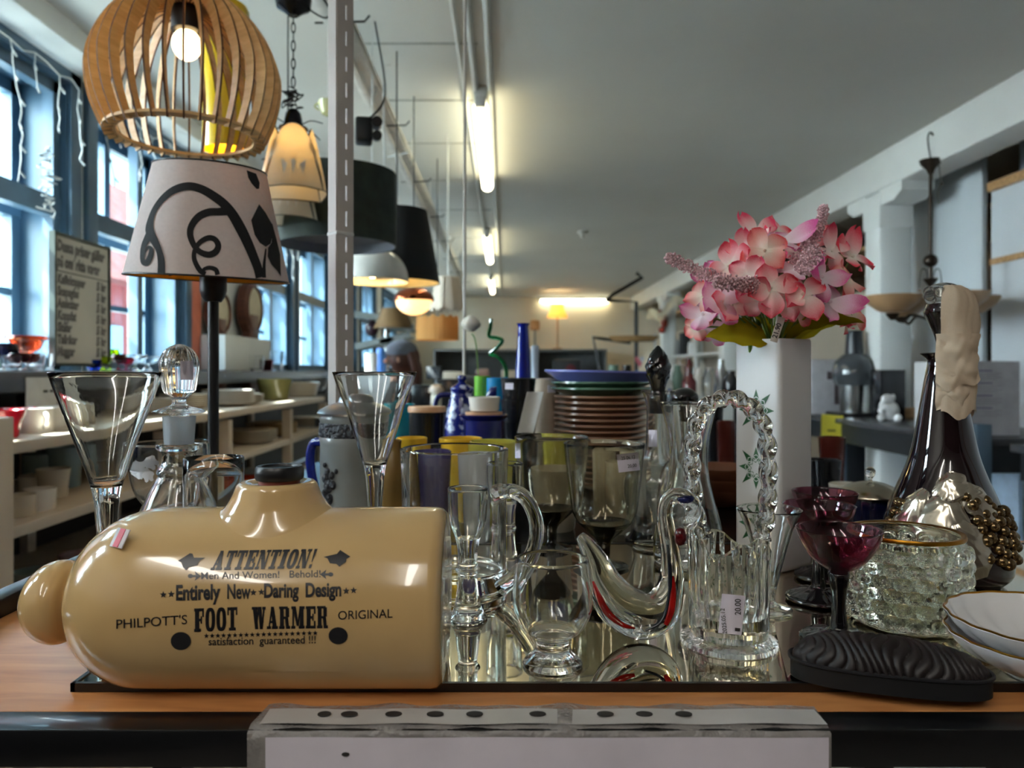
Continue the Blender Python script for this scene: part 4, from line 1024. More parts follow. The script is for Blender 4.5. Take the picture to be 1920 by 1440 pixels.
def floret_mesh(seed, mat):
    rnd = random.Random(seed); V, Fc, A = [], [], []
    nu, nv = 9, 9
    for k in range(4):
        a = PI / 2 * k + rnd.uniform(-.22, .22); L = .0225 * rnd.uniform(.85, 1.12); Wd = .0125 * rnd.uniform(.9, 1.15); up = rnd.uniform(-.5, .8); cup = rnd.uniform(-.9, 1.5); tw = rnd.uniform(-.8, .8)
        b = len(V)
        for j in range(nv + 1):
            v = j / nv; wd = Wd * (math.sin(PI * min(1, v * .90 + .085)) ** .62) * (.42 + .62 * v)
            for i in range(nu + 1):
                u = i / nu * 2 - 1
                edge = math.sqrt(max(0, 1 - u * u)) if j == nv else 1
                x = L * v * (1 - .06 * u * u); y = wd * u
                z = L * up * v * v + cup * .006 * u * u * v + tw * y * v * .6 + .0013 * math.sin(u * 5 + seed + k) * v
                V.append((x * math.cos(a) - y * math.sin(a), x * math.sin(a) + y * math.cos(a), z)); A.append(min(1, v * .85 + .25 * abs(u) * v))
        for j in range(nv):
            for i in range(nu): Fc.append([b + j * (nu + 1) + i, b + j * (nu + 1) + i + 1, b + (j + 1) * (nu + 1) + i + 1, b + (j + 1) * (nu + 1) + i])
    # small bead in the middle
    b = len(V)
    for j in range(4):
        for i in range(8):
            t = PI * (j + .5) / 4; V.append((.0016 * math.sin(t) * math.cos(i * PI / 4), .0016 * math.sin(t) * math.sin(i * PI / 4), .001 + .0016 * math.cos(t))); A.append(0.0)
    for j in range(3):
        for i in range(8): Fc.append([b + j * 8 + i, b + j * 8 + (i + 1) % 8, b + (j + 1) * 8 + (i + 1) % 8, b + (j + 1) * 8 + i])
    me = bpy.data.meshes.new('floret'); me.from_pydata(V, [], Fc)
    at = me.attributes.new('petal_v', 'FLOAT', 'POINT')
    for i, a in enumerate(A): at.data[i].value = a
    for p in me.polygons: p.use_smooth = True
    me.materials.append(mat)
    return me
FM = [floret_mesh(k, PM[k % 4]) for k in range(8)]
bq = thing('flower_bouquet', 'artificial bouquet of pink hydrangea florets, lilac spikes and olive leaves in the white vase', 'flowers', (XW(1450, d_), d_, T + HV - .002))
BC = bq.location.copy()
def bp_(px, py, dd=0.0): return P(px, py, d_ + dd) - BC
fl = [(1418, 436, .02, 1.0), (1455, 432, .03, .9), (1470, 450, -.01, 1.15), (1434, 470, -.03, 1.1), (1390, 470, .0, .9), (1368, 500, -.01, 1.1), (1350, 566, -.03, 1.1), (1318, 555, 0, .95), (1405, 520, -.05, 1.0), (1445, 540, -.06, 1.2),
      (1495, 505, -.03, 1.1), (1525, 478, .0, 1.0), (1560, 470, .0, 1.1), (1598, 482, .01, 1.1), (1540, 520, -.04, 1.1), (1590, 522, -.01, 1.05), (1470, 560, -.05, 1.0), (1505, 552, -.06, 1.2), (1556, 566, -.03, 1.15), (1598, 590, .0, 1.0),
      (1420, 558, -.05, 1.0), (1372, 572, -.03, 1.0), (1318, 590, .0, 1.0), (1306, 612, .01, .8), (1496, 478, .02, .9), (1545, 440, .03, .8), (1340, 520, .02, .9), (1495, 585, -.03, .85), (1585, 600, .02, .8), (1512, 452, .01, .9), (1335, 622, .02, .75)]
rnd = random.Random(21)
for k, (px, py, dd, s_) in enumerate(fl):
    p = bp_(px, py, dd); o = bpy.data.objects.new('floret', FM[k % 8]); link(o, bq)
    n = (p - bp_(1450, 600, .03)).normalized() * .8 + Vector((rnd.uniform(-.5, .5), -.9, rnd.uniform(-.1, .7)))
    o.location = p; o.rotation_euler = (n.to_track_quat('Z', 'Y') @ Matrix.Rotation(rnd.uniform(0, 6), 3, 'Z').to_quaternion()).to_euler(); o.scale = (s_ * 1.04,) * 3
M_stemg = pm('green_plastic_stem', (96, 128, 48), .4)
sb_ = MB()
for k, (px, py, dd, s_) in enumerate(fl):
    q = spl([bp_(1450 + rnd.uniform(-16, 16), 660, 0), bp_(1450 + (px - 1450) * .35, 620, dd * .5), bp_(px, py, dd)], 5)
    sb_.tube(q, .0011, 6)
for x0 in (1405, 1420, 1440): sb_.tube([bp_(x0 + 8, 700), bp_(x0 + 2, 650, -.01), bp_(x0, 590, -.01)], .0026, 8)
part(sb_, 'stem', M_stemg, bq)['kind'] = 'stuff'
M_leaf = translucent('olive_leaf', (156, 142, 30), .35)
def leaf(p0, p1, w_, bend, roll):
    p0, p1 = Vector(p0), Vector(p1); t = p1 - p0; L = t.length; t.normalize()
    s = t.cross(Vector((0, 0, 1))).normalized(); n = s.cross(t); s2 = s * math.cos(roll) + n * math.sin(roll); n2 = -s * math.sin(roll) + n * math.cos(roll)
    def f(u, v):
        u = u * 2 - 1; wd = w_ * math.sin(PI * v ** .8) ** .8 * (1 - .25 * v)
        return p0 + t * (L * v) + s2 * (u * wd) + n2 * (abs(u) * wd * .35 + bend * math.sin(PI * v) + .0015 * math.sin(v * 22) * abs(u))
    return MB().grid(f, 10, 16)
for a, b_, w_, bd, rl in (((1440, 640, -.02), (1322, 632, -.02), .022, .006, .9), ((1470, 640, -.02), (1622, 606, -.03), .020, .010, .5), ((1470, 640, .0), (1560, 555, -.02), .026, .006, .3), ((1450, 645, -.01), (1400, 585, -.01), .02, .004, .2), ((1480, 645, .01), (1600, 590, .02), .024, .004, .8)):
    part(leaf(bp_(*a), bp_(*b_), w_, bd, rl), 'leaf', M_leaf, bq, 80)
M_lil = pm('dusty_lilac_buds', (206, 168, 172), .8, noise=(300, .4))
def sprig(pts, r0, r1, n):
    q = spl(pts, 10); m = MB(); m.tube(q, .0012, 6)
    for k in range(n):
        t = k / n; i = min(int(t * (len(q) - 1)), len(q) - 2); c = q[i].lerp(q[i + 1], t * (len(q) - 1) - i); ax = (q[i + 1] - q[i]).normalized()
        o = ax.orthogonal().normalized(); a = k * 2.39996; o.rotate(Matrix.Rotation(a, 3, ax)); r = (r0 + (r1 - r0) * t) * rnd.uniform(.55, 1.1) * (1 if t < .93 else .6)
        e = c + o * r + ax * r * .35
        m.tube([c, e], [.0005, .0004], 3); m.ball(e, .0013, u=5, v=4)
    return m
for pts, r0, r1, n in ((((1390, 545, -.02), (1340, 522, -.02), (1290, 500, -.01), (1250, 480, -.01)), .0095, .006, 300), (((1420, 535, -.06), (1385, 532, -.065), (1340, 528, -.065)), .009, .007, 200), (((1490, 500, -.03), (1515, 465, -.02), (1535, 425, -.01), (1546, 386, -.01)), .0095, .005, 300), (((1500, 515, -.07), (1515, 490, -.075), (1530, 470, -.075)), .008, .01, 120)):
    part(sprig([bp_(*p) for p in pts], r0, r1, n), 'lilac_spike', M_lil, bq, 60)
tgm = part(MB().box((0, 0, 0), (.0075, .0006, .026), bev=.0002), 'plastic_tag', pm('cream_tag', (196, 186, 176), .5), bq)
tgm.location = bp_(1458, 618, -.05); tgm.rotation_euler = (.15, .28, 0)
b = textbm('21.90', .007, .0002)
m = MB(); m.merge(b, Matrix(((0, -1, 0, .0018), (0, 0, -1, -.0005), (1, 0, 0, -.009), (0, 0, 0, 1))))
part(m, 'tag_print', M_ink, tgm, 0, normals=False)

# ---- dark grape decanter with taped stopper
d_ = .755; b0 = yb_(d_)
gd = thing('dark_decanter', 'tall dark decanter with silver grape relief and masking tape around its stopper', 'decanter', (XW(1770, d_), d_, T))
M_aub = pm('aubergine_glass', (24, 12, 16), .04, noise=(6, .1), coat=.6)
pfd = [(90, b0), (100, b0 - 8), (110, 1062), (111, 1030), (104, 985), (88, 935), (70, 890), (57, 850), (47, 800), (39, 750), (32, 705), (28, 682), (30, 672), (40, 663)]
pq = [(max(r, .001), max(z, 0)) for r, z in [tuple(v) for v in spl(pp(d_, pfd), 5)]]
ox = lambda z: -.0035 * min(1, z / .2)
part(MB().lathe(vessel(pq, .0022, .012), 72), 'decanter_body', M_aub, gd, 60)
sq_ = [tuple(v) for v in spl(pp(d_, [(12, 700), (14, 668), (13, 645), (18, 625), (28, 602), (34, 585), (30, 570)]), 4)]
zt = pp(d_, [(0, 700)])[0][1]
stp2 = part(MB().lathe([(0, zt)] + sq_ + [(0, sq_[-1][1] + .001)], 40), 'stopper', M_aub, gd, 60)
ztop = sq_[-1][1]
kb = MB().ball((0, 0, ztop + .0085), .0165, (1.15, 1, .8), 24, 14)
for k in range(10):
    a = k * 2.4; kb.ball((.0155 * math.cos(a) - .004, -.008 + .006 * math.sin(a), ztop + .004 + .0009 * k), .0055, u=10, v=8)
M_sil = pm('silvered_glass', (196, 188, 172), .16, .85, noise=(30, .15))
part(kb, 'stopper_knob', M_clear, stp2, 80)
M_tape = translucent('masking_tape', (226, 208, 184), .3)
def tape(c, rx, a0, a1, z0_, z1_, wob, seed):
    rn = random.Random(seed); ph = [rn.uniform(0, 6) for _ in range(8)]
    def f(u, v):
        a = a0 + (a1 - a0) * u; z = z0_ + (z1_ - z0_) * v + (.004 * math.sin(a * 3 + ph[3]) + .003 * math.sin(a * 7 + ph[4])) * (1 - v)
        cr = math.sin(a * 6 + v * 5 + ph[0]) + .8 * math.sin(v * 13 - a * 3 + ph[1]) + .6 * abs(math.sin(a * 9 - v * 8 + ph[2])) + .5 * math.sin(v * 24 + a * 5 + ph[5])
        r = rx(z) + wob * cr * .75 + .0016
        return (c[0] + r * math.cos(a), c[1] + r * math.sin(a), z)
    return MB().grid(f, 44, 36, th=.0003)
zz = lambda y: (HY - y) * d_ / F + .21
rs = lambda z: .024 + (.010 - .024) * max(0, min(1, (zz(600) - z) / .03)) if z < zz(560) else .0245 * math.sqrt(max(.02, 1 - ((z - zz(575)) / .024) ** 2))
part(tape((.001, -.001, 0), lambda z: .026 if zz(660) < z < zz(575) else (.0255 * math.sqrt(max(.0, 1 - max(0, (z - zz(575)) / .0225) ** 2)) if z >= zz(575) else .025), -2.25, .4, zz(772), zz(537), .0012, 3), 'masking_tape', M_tape, gd, 60)
part(tape((.002, -.002, 0), lambda z: .0268, -2.45, -.9, zz(720), zz(628), .0012, 8), 'masking_tape', M_tape, gd, 60)
part(tape((.001, -.0, 0), lambda z: .0262 - .1 * max(0, zz(735) - z), -2.4, -1.0, zz(770), zz(690), .0014, 11), 'masking_tape', M_tape, gd, 60)
# silver leaf and grapes lying on the shoulder
def rad(z):
    for (r0, z0_), (r1, z1_) in zip(pq[:-1], pq[1:]):
        if z0_ <= z <= z1_ and z1_ > z0_: return r0 + (r1 - r0) * (z - z0_) / (z1_ - z0_)
    return pq[0][0]
def onb(a, z, off=0.0): r = rad(z) + off; return Vector((r * math.cos(a), r * math.sin(a), z))
A0 = -PI / 2 - .50
def patch(ac, zc, wa, hz, rot, off=.0048):
    # a lobed leaf lying on the shoulder: u across, v from stalk (top) to tip
    def f(u, v):
        u = u * 2 - 1; lob = .82 + .18 * abs(math.cos(v * 8.5)); wd = math.sin(PI * (v * .93 + .04)) ** .55 * lob
        x, y = u * wa * wd, (.5 - v) * hz * 2
        a = ac + (x * math.cos(rot) * .05 + y * math.sin(rot)) / .05; z = zc - x * .05 * math.sin(rot) + y * math.cos(rot)
        vein = .0011 * abs(math.sin((v * 5 - abs(u) * 2.2) * 2.4)) * abs(u) ** .5
        return onb(a, z, off * (1 - .75 * u * u) * min(1, 6 * v, 6 * (1 - v)) + vein - .0004)
    return f
gr = MB()
for ac, zc, wa, hz, rot in ((A0 - .10, zz(972), .46, .034, .25), (A0 - .62, zz(955), .26, .026, .45), (A0 + .28, zz(1000), .34, .030, -.35), (A0 + .12, zz(905), .40, .014, -.5), (A0 + .62, zz(930), .30, .022, -.7)):
    gr.grid(patch(ac, zc, wa, hz, rot), 20, 24, th=.0012)
part(gr, 'silver_leaf', M_sil, gd, 60)
gr = MB(); rnd = random.Random(4)
for k in range(38):
    row = k // 7; a = A0 + .40 + .17 * (k % 7) + rnd.uniform(-.05, .05) + .05 * row; z = zz(915 + row * 20 + (k % 7) * 7) + rnd.uniform(-.003, .003)
    gr.ball(onb(a, z, .001), rnd.uniform(.0052, .0066), u=14, v=9)
for k in range(12):
    a = A0 - .75 - .13 * (k % 3) + rnd.uniform(-.04, .04); z = zz(940 + (k // 3) * 18); gr.ball(onb(a, z, .0005), .005, u=12, v=8)
part(gr, 'grape_relief', pm('golden_glass_relief', (120, 100, 70), .12, .9, noise=(20, .2)), gd, 60)
# ---- sugar pot
d_ = .86; b0 = yb_(d_)
spot = thing('sugar_pot', 'dark blue pot with a silver lid between the amethyst coupes and the dark decanter', 'pot', (XW(1632, d_), d_, T))
M_cob = pm('midnight_blue_glass', (8, 12, 40), .06, noise=(6, .1), coat=.5)
part(MB().lathe(vessel([(max(r, .001), max(z, 0)) for r, z in [tuple(v) for v in spl(pp(d_, [(40, b0), (46, b0 - 6), (52, 1000), (50, 950), (46, 928)]), 4)]], .003, .008), 48, fn=lambda r, z, a: (r * (1 + .02 * abs(math.sin(6 * a))), z)), 'pot_body', M_cob, spot, 60)
ld = MB().lathe([(0, zz(906) * 0 + (HY - 902) * d_ / F + .21)] + [tuple(v) for v in spl(pp(d_, [(14, 903), (30, 907), (46, 915), (56, 926), (56, 930), (47, 931)]), 3)] + [(0, (HY - 931) * d_ / F + .21)], 48)
part(ld, 'silver_lid', pm('brushed_silver', (196, 186, 168), .22, 1.0, noise=(20, .1)), spot, 60)
part(MB().lathe([(0, .083)] + [tuple(v) for v in spl(pp(d_, [(5, 904), (3, 898), (8, 890), (9, 882), (4, 876)]), 3)] + [(0, (HY - 875) * d_ / F + .21)], 20), 'lid_knob', M_clear, spot, 60)
sl_ = part(MB().box((0.012, -.031, (HY - 926) * d_ / F + .21), (.012, .008, .006), bev=.002), 'spoon_slot', pm('slot_dark', (12, 12, 14), .6), spot)
# =====================================================================  TABLE LAMP, POST, STEIN AND THE ROWS BEHIND
d_ = .95
tl = thing('table_lamp', 'table lamp with black pole and white shade printed with black vines', 'lamp', (XW(400, d_), d_, T))
M_lb = pm('matt_black_metal', (14, 14, 16), .4)
part(MB().lathe([(0, 0), (.062, 0), (.062, .006), (.055, .011), (.012, .016), (0, .016)], 48), 'lamp_base', M_lb, tl)
zl = lambda y: (HY - y) * d_ / F + .21
part(MB().tube([(0, 0, .012), (0, 0, zl(556))], .0068, 16), 'pole', M_lb, tl)
part(MB().lathe([(0, zl(566)), (.010, zl(566)), (.0145, zl(556)), (.0165, zl(545)), (.0165, zl(520)), (.014, zl(516)), (0, zl(512))], 24), 'socket', M_lb, tl)
part(MB().ball((0, 0, zl(470)), .028), 'light_bulb', pm('opal_bulb', (235, 230, 220), .2), tl)
SHM = Matrix.Translation((XW(391.5, d_) - tl.location.x, 0, zl(523))) @ Matrix.Rotation(math.radians(2.6), 4, 'Y') @ Matrix.Rotation(math.radians(4), 4, 'X')
HS = (523 - 322) * d_ / F; RB, RT = 145 * d_ / F, 99 * d_ / F
def rimmed(r0, r1, h, th): return [(r0, 0), (r1, h), (r1 - th, h), (r0 - th, 0)]
M_shade = translucent('white_shade_fabric', (246, 240, 238), .5)
sh = part(MB().lathe(rimmed(RB, RT, HS, .0008), 72, M=SHM, closed=True), 'lamp_shade', M_shade, tl, 40)
part(MB().lathe(rimmed(RB - .0014, RT - .0014, HS, .0006), 72, M=SHM, closed=True), 'amber_lining', translucent('amber_lining_cloth', (240, 190, 90), .8), sh)
for r, z in ((RB, 0), (RT, HS)):
    part(MB().tube([SHM @ Vector((r * math.cos(2 * PI * k / 64), r * math.sin(2 * PI * k / 64), z)) for k in range(64)], .0011, 6, closed=True), 'shade_wire', M_lb, sh)
fr3 = MB()
for k in range(3):
    a = 2 * PI * k / 3 + .4; fr3.tube([SHM @ Vector((0, 0, .02)), SHM @ Vector((RB * .97 * math.cos(a), RB * .97 * math.sin(a), .004))], .0012, 6)
part(fr3, 'shade_carrier', M_lb, tl)
cmS = conemap(Matrix.Translation(tl.location) @ SHM, RB, (RT - RB) / HS, .0007)
fS = lambda u, v: SHM @ cmS(u, v)
q = lambda L: [(230 + x / 5.333, 290 + y / 5.333) + ((w / 5.333,)) for x, y, w in L]
q2 = lambda L: poly([(230 + x / 5.333, 290 + y / 5.333) for x, y in L])
vine = [ribbon(q([(385, 1190, 75), (385, 1060, 72), (360, 950, 62), (310, 850, 80), (270, 760, 85), (280, 650, 60), (330, 530, 55), (420, 420, 65), (530, 345, 75), (660, 315, 80), (790, 345, 82), (920, 420, 88), (1020, 500, 92), (1100, 600, 100), (1170, 720, 105), (1240, 860, 100), (1300, 1000, 92), (1350, 1130, 88), (1375, 1228, 90)])),
        ribbon(q([(275, 790, 85), (215, 900, 55), (195, 990, 42), (205, 1070, 52), (240, 1080, 60), (275, 1020, 56), (285, 950, 46), (258, 925, 28), (228, 975, 12), (225, 1030, 5)])),
        ribbon(q([(1060, 560, 90), (960, 570, 76), (860, 575, 76), (760, 620, 74), (690, 710, 68), (675, 800, 64), (710, 900, 58), (770, 970, 58), (860, 1000, 64), (930, 970, 66), (955, 910, 60), (925, 850, 56), (860, 832, 56), (780, 870, 50), (728, 940, 46), (712, 1020, 46), (735, 1095, 50), (780, 1165, 52), (830, 1190, 40)])),
        ribbon(q([(800, 1185, 40), (815, 1145, 36), (870, 1130, 42), (930, 1150, 46), (950, 1200, 46)])), ribbon(q([(1415, 1230, 38), (1415, 1100, 30), (1432, 940, 14)])),
        q2([(1285, 655), (1330, 650), (1375, 690), (1365, 495), (1430, 580), (1480, 670), (1500, 700), (1500, 800), (1480, 890), (1430, 920), (1370, 880), (1320, 800), (1300, 720)]),
        q2([(1500, 700), (1540, 850), (1575, 1000), (1582, 1215), (1545, 1160), (1490, 1100), (1450, 1020), (1455, 930), (1490, 880)]), q2([(1240, 155), (1335, 190), (1370, 280), (1365, 340), (1340, 345), (1290, 290), (1255, 230)])]
part(lay(joinb(vine), fS, 6), 'printed_vine', pm('black_flock', (13, 13, 15), .8), sh, 0, normals=False)
part(MB().tube([SHM @ Vector((r * math.cos(3.26), r * math.sin(3.26), z)) for r, z in ((RB + .0004, .001), (RT + .0004, HS - .001))], .0026, 6, flat=.4), 'shade_seam', pm('black_seam', (16, 16, 18), .8), sh)
# slotted shelving post
d_ = 1.06
M_post = pm('galvanised_white_steel', (178, 172, 166), .38, noise=(9, .1))
po = thing('slotted_post', 'white slotted steel shelving post rising between the flutes up to the ceiling', 'post', (XW(646, d_), d_, 0), math.radians(45))
po.location.z = T - .003
HP = CEIL - T - .002
M_slot = pm('slot_shadow', (70, 62, 54), .6)
# an open C section with real slots: the front face is built as strips and bridges
fp = MB(); wv = .0255; pit = .0366
fp.box((-wv / 2 + .0065, -.0009, HP / 2), (.0131, .0018, HP)).box((wv / 2 - .0047, -.0009, HP / 2), (.0094, .0018, HP))
k = 0
while k * pit < HP:
    z = k * pit; h = min(.0150, HP - z); fp.box((.0018, -.0009, z + h / 2), (.0034, .0018, h)); k += 1
fp.box((-wv / 2 - .0009, .0095, HP / 2), (.0018, .0205, HP)).box((wv / 2 + .0009, .0095, HP / 2), (.0018, .0205, HP))
part(fp, 'post_profile', M_post, po, 20)
part(MB().box((0, .02, HP / 2), (.006, .002, HP)), 'inner_web', pm('inner_web_steel', (205, 200, 190), .4), po)
cl = MB().tube([(-.0205 * math.cos(a) if True else 0, .012 + .017 * math.sin(a), zl(434)) for a in [2 * PI * k / 24 for k in range(24)]], .0022, 6, closed=True, flat=1.0)
part(MB().box((.0, .010, (HY - 434) * d_ / F + .21), (.030, .026, .006), bev=.002), 'cable_tie', M_fix, po)
# stein
d_ = .96
M_salt = pm('grey_salt_glaze', (120, 124, 124), .3, noise=(14, .12), coat=.3); M_relief = pm('dark_relief_glaze', (34, 36, 44), .35, noise=(90, .5), bump=(200, .8)); M_pew = pm('pewter', (150, 152, 156), .3, .9, noise=(20, .1))
stn = thing('beer_stein', 'grey stoneware stein with pewter lid behind the right flute', 'stein', (XW(668, d_), d_, T))
zl = lambda y: (HY - y) * d_ / F + .21
Rk = 68 * d_ / F
part(MB().lathe(vessel([(Rk * .98, 0), (Rk * 1.02, .004), (Rk * 1.0, .02), (Rk * .98, zl(900)), (Rk * .97, zl(830)), (Rk * 1.0, zl(822)), (Rk * .97, zl(818)), (Rk * .97, zl(790)), (Rk * 1.0, zl(786)), (Rk * .98, zl(781)), (Rk * .98, zl(777))], .005, .01), 64), 'stein_body', M_salt, stn, 50)
part(MB().lathe([(Rk * .98, zl(817)), (Rk * .995, zl(815)), (Rk * .995, zl(793)), (Rk * .98, zl(791))], 96, fn=lambda r, z, a: (r + .0009 * math.sin(40 * a) * math.sin(z * 900), z)), 'relief_band', M_relief, stn)
part(MB().lathe([(0, zl(772)), (Rk * 1.04, zl(777)), (Rk * 1.06, zl(773)), (Rk * 1.0, zl(768)), (Rk * .72, zl(758)), (Rk * .5, zl(754)), (Rk * .45, zl(745)), (Rk * .3, zl(740)), (0, zl(739))], 48), 'pewter_lid', M_pew, stn, 50)
fg = MB(); rnd = random.Random(2)
cmk = conemap(Matrix.Translation(stn.location), Rk * .985, 0, .0012)
for (px, py, r) in ((614, 885, 6), (612, 897, 9), (622, 892, 6), (616, 912, 10), (624, 910, 7), (610, 926, 8), (618, 936, 8), (606, 938, 6), (630, 884, 4), (609, 872, 4)):
    c = cmk(px, py); fg.ball(c, r * d_ / F, (.9, .6, 1.25), 10, 8)
part(fg, 'relief_figure', M_relief, stn)
part(MB().tube(spl([(-Rk * .95, .01, zl(830)), (-Rk * 1.3, .02, zl(835)), (-Rk * 1.38, .02, zl(870)), (-Rk * 1.25, .02, zl(920)), (-Rk * .95, .01, zl(940))], 6), .006, 10), 'handle', pm('cobalt_glaze', (26, 40, 130), .2), stn)
d_ = .90
jg = thing('mustard_jug', 'small mustard stoneware jug peeping out behind the right flute', 'jug', (XW(738, d_), d_, T))
part(MB().lathe(vessel([(max(r, .001), max(z, 0)) for r, z in [tuple(v) for v in spl(pp(d_, [(24, yb_(d_)), (27, yb_(d_) - 4), (30, 970), (28, 900), (20, 860), (14, 840), (15, 826)]), 3)]], .003, .01), 36), 'jug_body', pm('mustard_glaze', (120, 92, 46), .25, noise=(20, .2)), jg)

# ---- rows of crockery on the black panel
G1 = 'cups and pots at the back of the table'
def cup_(px, ytop, d, hw, mat, label, taper=.85, wall=.003, name='cup', cat='cup', group=None, ybase=None, z0=None, fn=None):
    z1 = (HY - ytop) * d / F + .21; z0 = 0 if z0 is None else z0; r = hw * d / F; h = z1 - z0
    b = MB().lathe(vessel([(r * taper, 0), (r * (taper + .05), .003), (r * (.45 + taper * .55), h * .45), (r, h)], wall, .006), 40, fn=fn)
    return solo(b, name, mat, label, cat, (XW(px, d), d, T + z0), group)
C_yel = ceramic('yellow_glaze', (226, 178, 48)); C_lim = ceramic('pale_yellow_green_glaze', (196, 190, 78)); C_nav = ceramic('navy_glaze', (20, 26, 96)); C_viol = ceramic('violet_glaze', (74, 64, 120)); C_grey = ceramic('pale_grey_glaze', (190, 190, 192))
yg = 'yellow cups in a row'
cup_(772, 821, 1.06, 29, C_yel, 'yellow cup just right of the right flute', group=yg)
cup_(864, 822, 1.06, 41, C_yel, 'wide yellow cup behind the glass mug', group=yg)
cup_(925, 828, 1.0, 45, C_lim, 'yellow-green cup between the mug and the smoky goblets', group=yg)
cup_(1045, 828, 1.12, 30, C_lim, 'yellow-green cup seen through the rear smoky goblet', group=yg)
cup_(800, 846, .98, 46, C_viol, 'dark violet cup seen through the glass mug', .8)
cup_(905, 852, .935, 46, C_grey, 'pale grey cup seen through the glass mug', .8)
cup_(1040, 878, .99, 50, C_cream, 'cream bowl seen through the rear smoky goblet', .7)
cup_(1132, 846, 1.02, 24, C_cream, 'small cream cup seen through the front smoky goblet', .9)
cup_(1188, 848, 1.08, 22, C_cream, 'small cream cup beside the decanter neck', .9)
cup_(1160, 866, .97, 26, C_cream, 'low cream cup behind the front smoky goblet sticker', .9)
d_ = 1.27
cn = thing('lidded_canister', 'black canister with a flat wooden lid behind the yellow cups', 'canister', (XW(801, d_), d_, T))
z1 = (HY - 772) * d_ / F + .21; r = 34 * d_ / F
part(MB().lathe(vessel([(r * .82, 0), (r * .9, .004), (r * .96, z1 * .5), (r, z1)], .004, .008), 44), 'canister_body', C_black, cn)
M_lidw = wood('pale_wood_lid', (196, 150, 110), (216, 172, 132), 8)
part(MB().lathe([(0, z1), (r * 1.05, z1), (r * 1.06, z1 + .006), (r * 1.02, z1 + .009), (0, z1 + .009)], 44), 'wooden_lid', M_lidw, cn)
d_ = 1.22
bp2 = thing('lidded_pot', 'navy blue pot with saucer rim and wooden lid left of the black cup stack', 'pot', (XW(907, d_), d_, T))
z1 = (HY - 778) * d_ / F + .21; r = 38 * d_ / F
part(MB().lathe(vessel([(r * .9, 0), (r * .95, .004), (r, z1 * .6), (r, z1 - .008), (r * 1.22, z1 - .001), (r * 1.24, z1)], .004, .008), 44), 'pot_body', C_nav, bp2)
part(MB().lathe([(0, z1 - .002), (r * .9, z1 - .002), (r * .92, z1 + .005), (0, z1 + .006)], 44), 'wooden_lid', M_lidw, bp2)
cup_(908, 745, 1.22, 30, C_white, 'white cup standing on the lid of the navy pot', .88, z0=z1 + .007)
d_ = 1.38
M_spk = bpy.data.materials.new('blue_white_speckled_glaze'); M_spk.use_nodes = True
nt = M_spk.node_tree; b_ = nt.nodes['Principled BSDF']; b_.inputs['Roughness'].default_value = .15
vo = nt.nodes.new('ShaderNodeTexNoise'); vo.inputs['Scale'].default_value = 70; r_ = nt.nodes.new('ShaderNodeValToRGB'); tc_ = nt.nodes.new('ShaderNodeTexCoord')
r_.color_ramp.elements[0].position = .50; r_.color_ramp.elements[0].color = srgb((22, 32, 110)); r_.color_ramp.elements[1].position = .62; r_.color_ramp.elements[1].color = srgb((190, 200, 225))
nt.links.new(tc_.outputs['Object'], vo.inputs['Vector']); nt.links.new(vo.outputs['Fac'], r_.inputs[0]); nt.links.new(r_.outputs[0], b_.inputs['Base Color'])
jp = thing('speckled_coffee_pot', 'cobalt blue coffee pot with white speckles behind the navy pot', 'coffee pot', (XW(866, d_), d_, T))
zq = lambda y: (HY - y) * d_ / F + .21
part(MB().lathe([(0, 0)] + [(max(a, .001), max(b, 0)) for a, b in [tuple(v) for v in spl(pp(d_, [(38, yb_(d_)), (40, yb_(d_) - 5), (38, 850), (32, 790), (24, 750), (20, 738), (22, 728), (14, 722), (6, 716), (9, 710), (7, 704)]), 4)]] + [(0, zq(702))], 44), 'pot_body', M_spk, jp)
part(MB().tube(spl([(.02, 0, zq(790)), (.04, -.01, zq(765)), (.058, -.012, zq(735)), (.064, -.012, zq(732))], 5), [.012] * 6 + [.009] * 6 + [.007] * 4, 12), 'spout', C_nav, jp)
part(MB().tube(spl([(-.018, 0, zq(740)), (-.045, 0, zq(745)), (-.05, 0, zq(790)), (-.034, 0, zq(830))], 5), .005, 10), 'handle', C_nav, jp)
for k in range(5):
    zb = k * .0375
    o = cup_(972, HY + (.21 - zb - .046) * F / 1.32, 1.32, 33, C_black, ORD(k, 5) + ' black cup of the stack with the white sticker', .86, z0=zb, group='stacked black cups')
    if k == 4:
        o2 = part(MB().box((0, 0, 0), (.016, .0006, .011), rot=-.5), 'price_sticker', TAGM, o); o2.location = (-.0165, -.0255, .033)
for k in range(5):
    zb = k * .0375
    o = cup_(1024, HY + (.21 - zb - .044) * F / 1.42, 1.42, 26, C_beige, ORD(k, 5) + ' beige mug of the stack beside the plates', .95, z0=zb, group='stacked beige mugs', name='mug', cat='mug')
    if k == 4:
        o2 = part(MB().box((0, 0, 0), (.016, .0006, .014), rot=.3), 'price_sticker', TAGM, o); o2.location = (.009, -.0255, .026)
pc = MB().grid(lambda u, v: ((u - .5) * .026 + v * .016, .004 * math.sin(u * 3) , .066 * v), 6, 8, th=.0006)
pcd = solo(pc, 'price_card', pm('white_card', (205, 205, 203), .6), 'white folded price card leaning on the black cup stack', 'card', (XW(985, 1.2), 1.2, T + (HY - 812) * 1.2 / F + .21), smooth=60)
part(MB().box((0, 0, -.022), (.012, .012, .045), bev=.001), 'card_clip', M_dark, pcd)
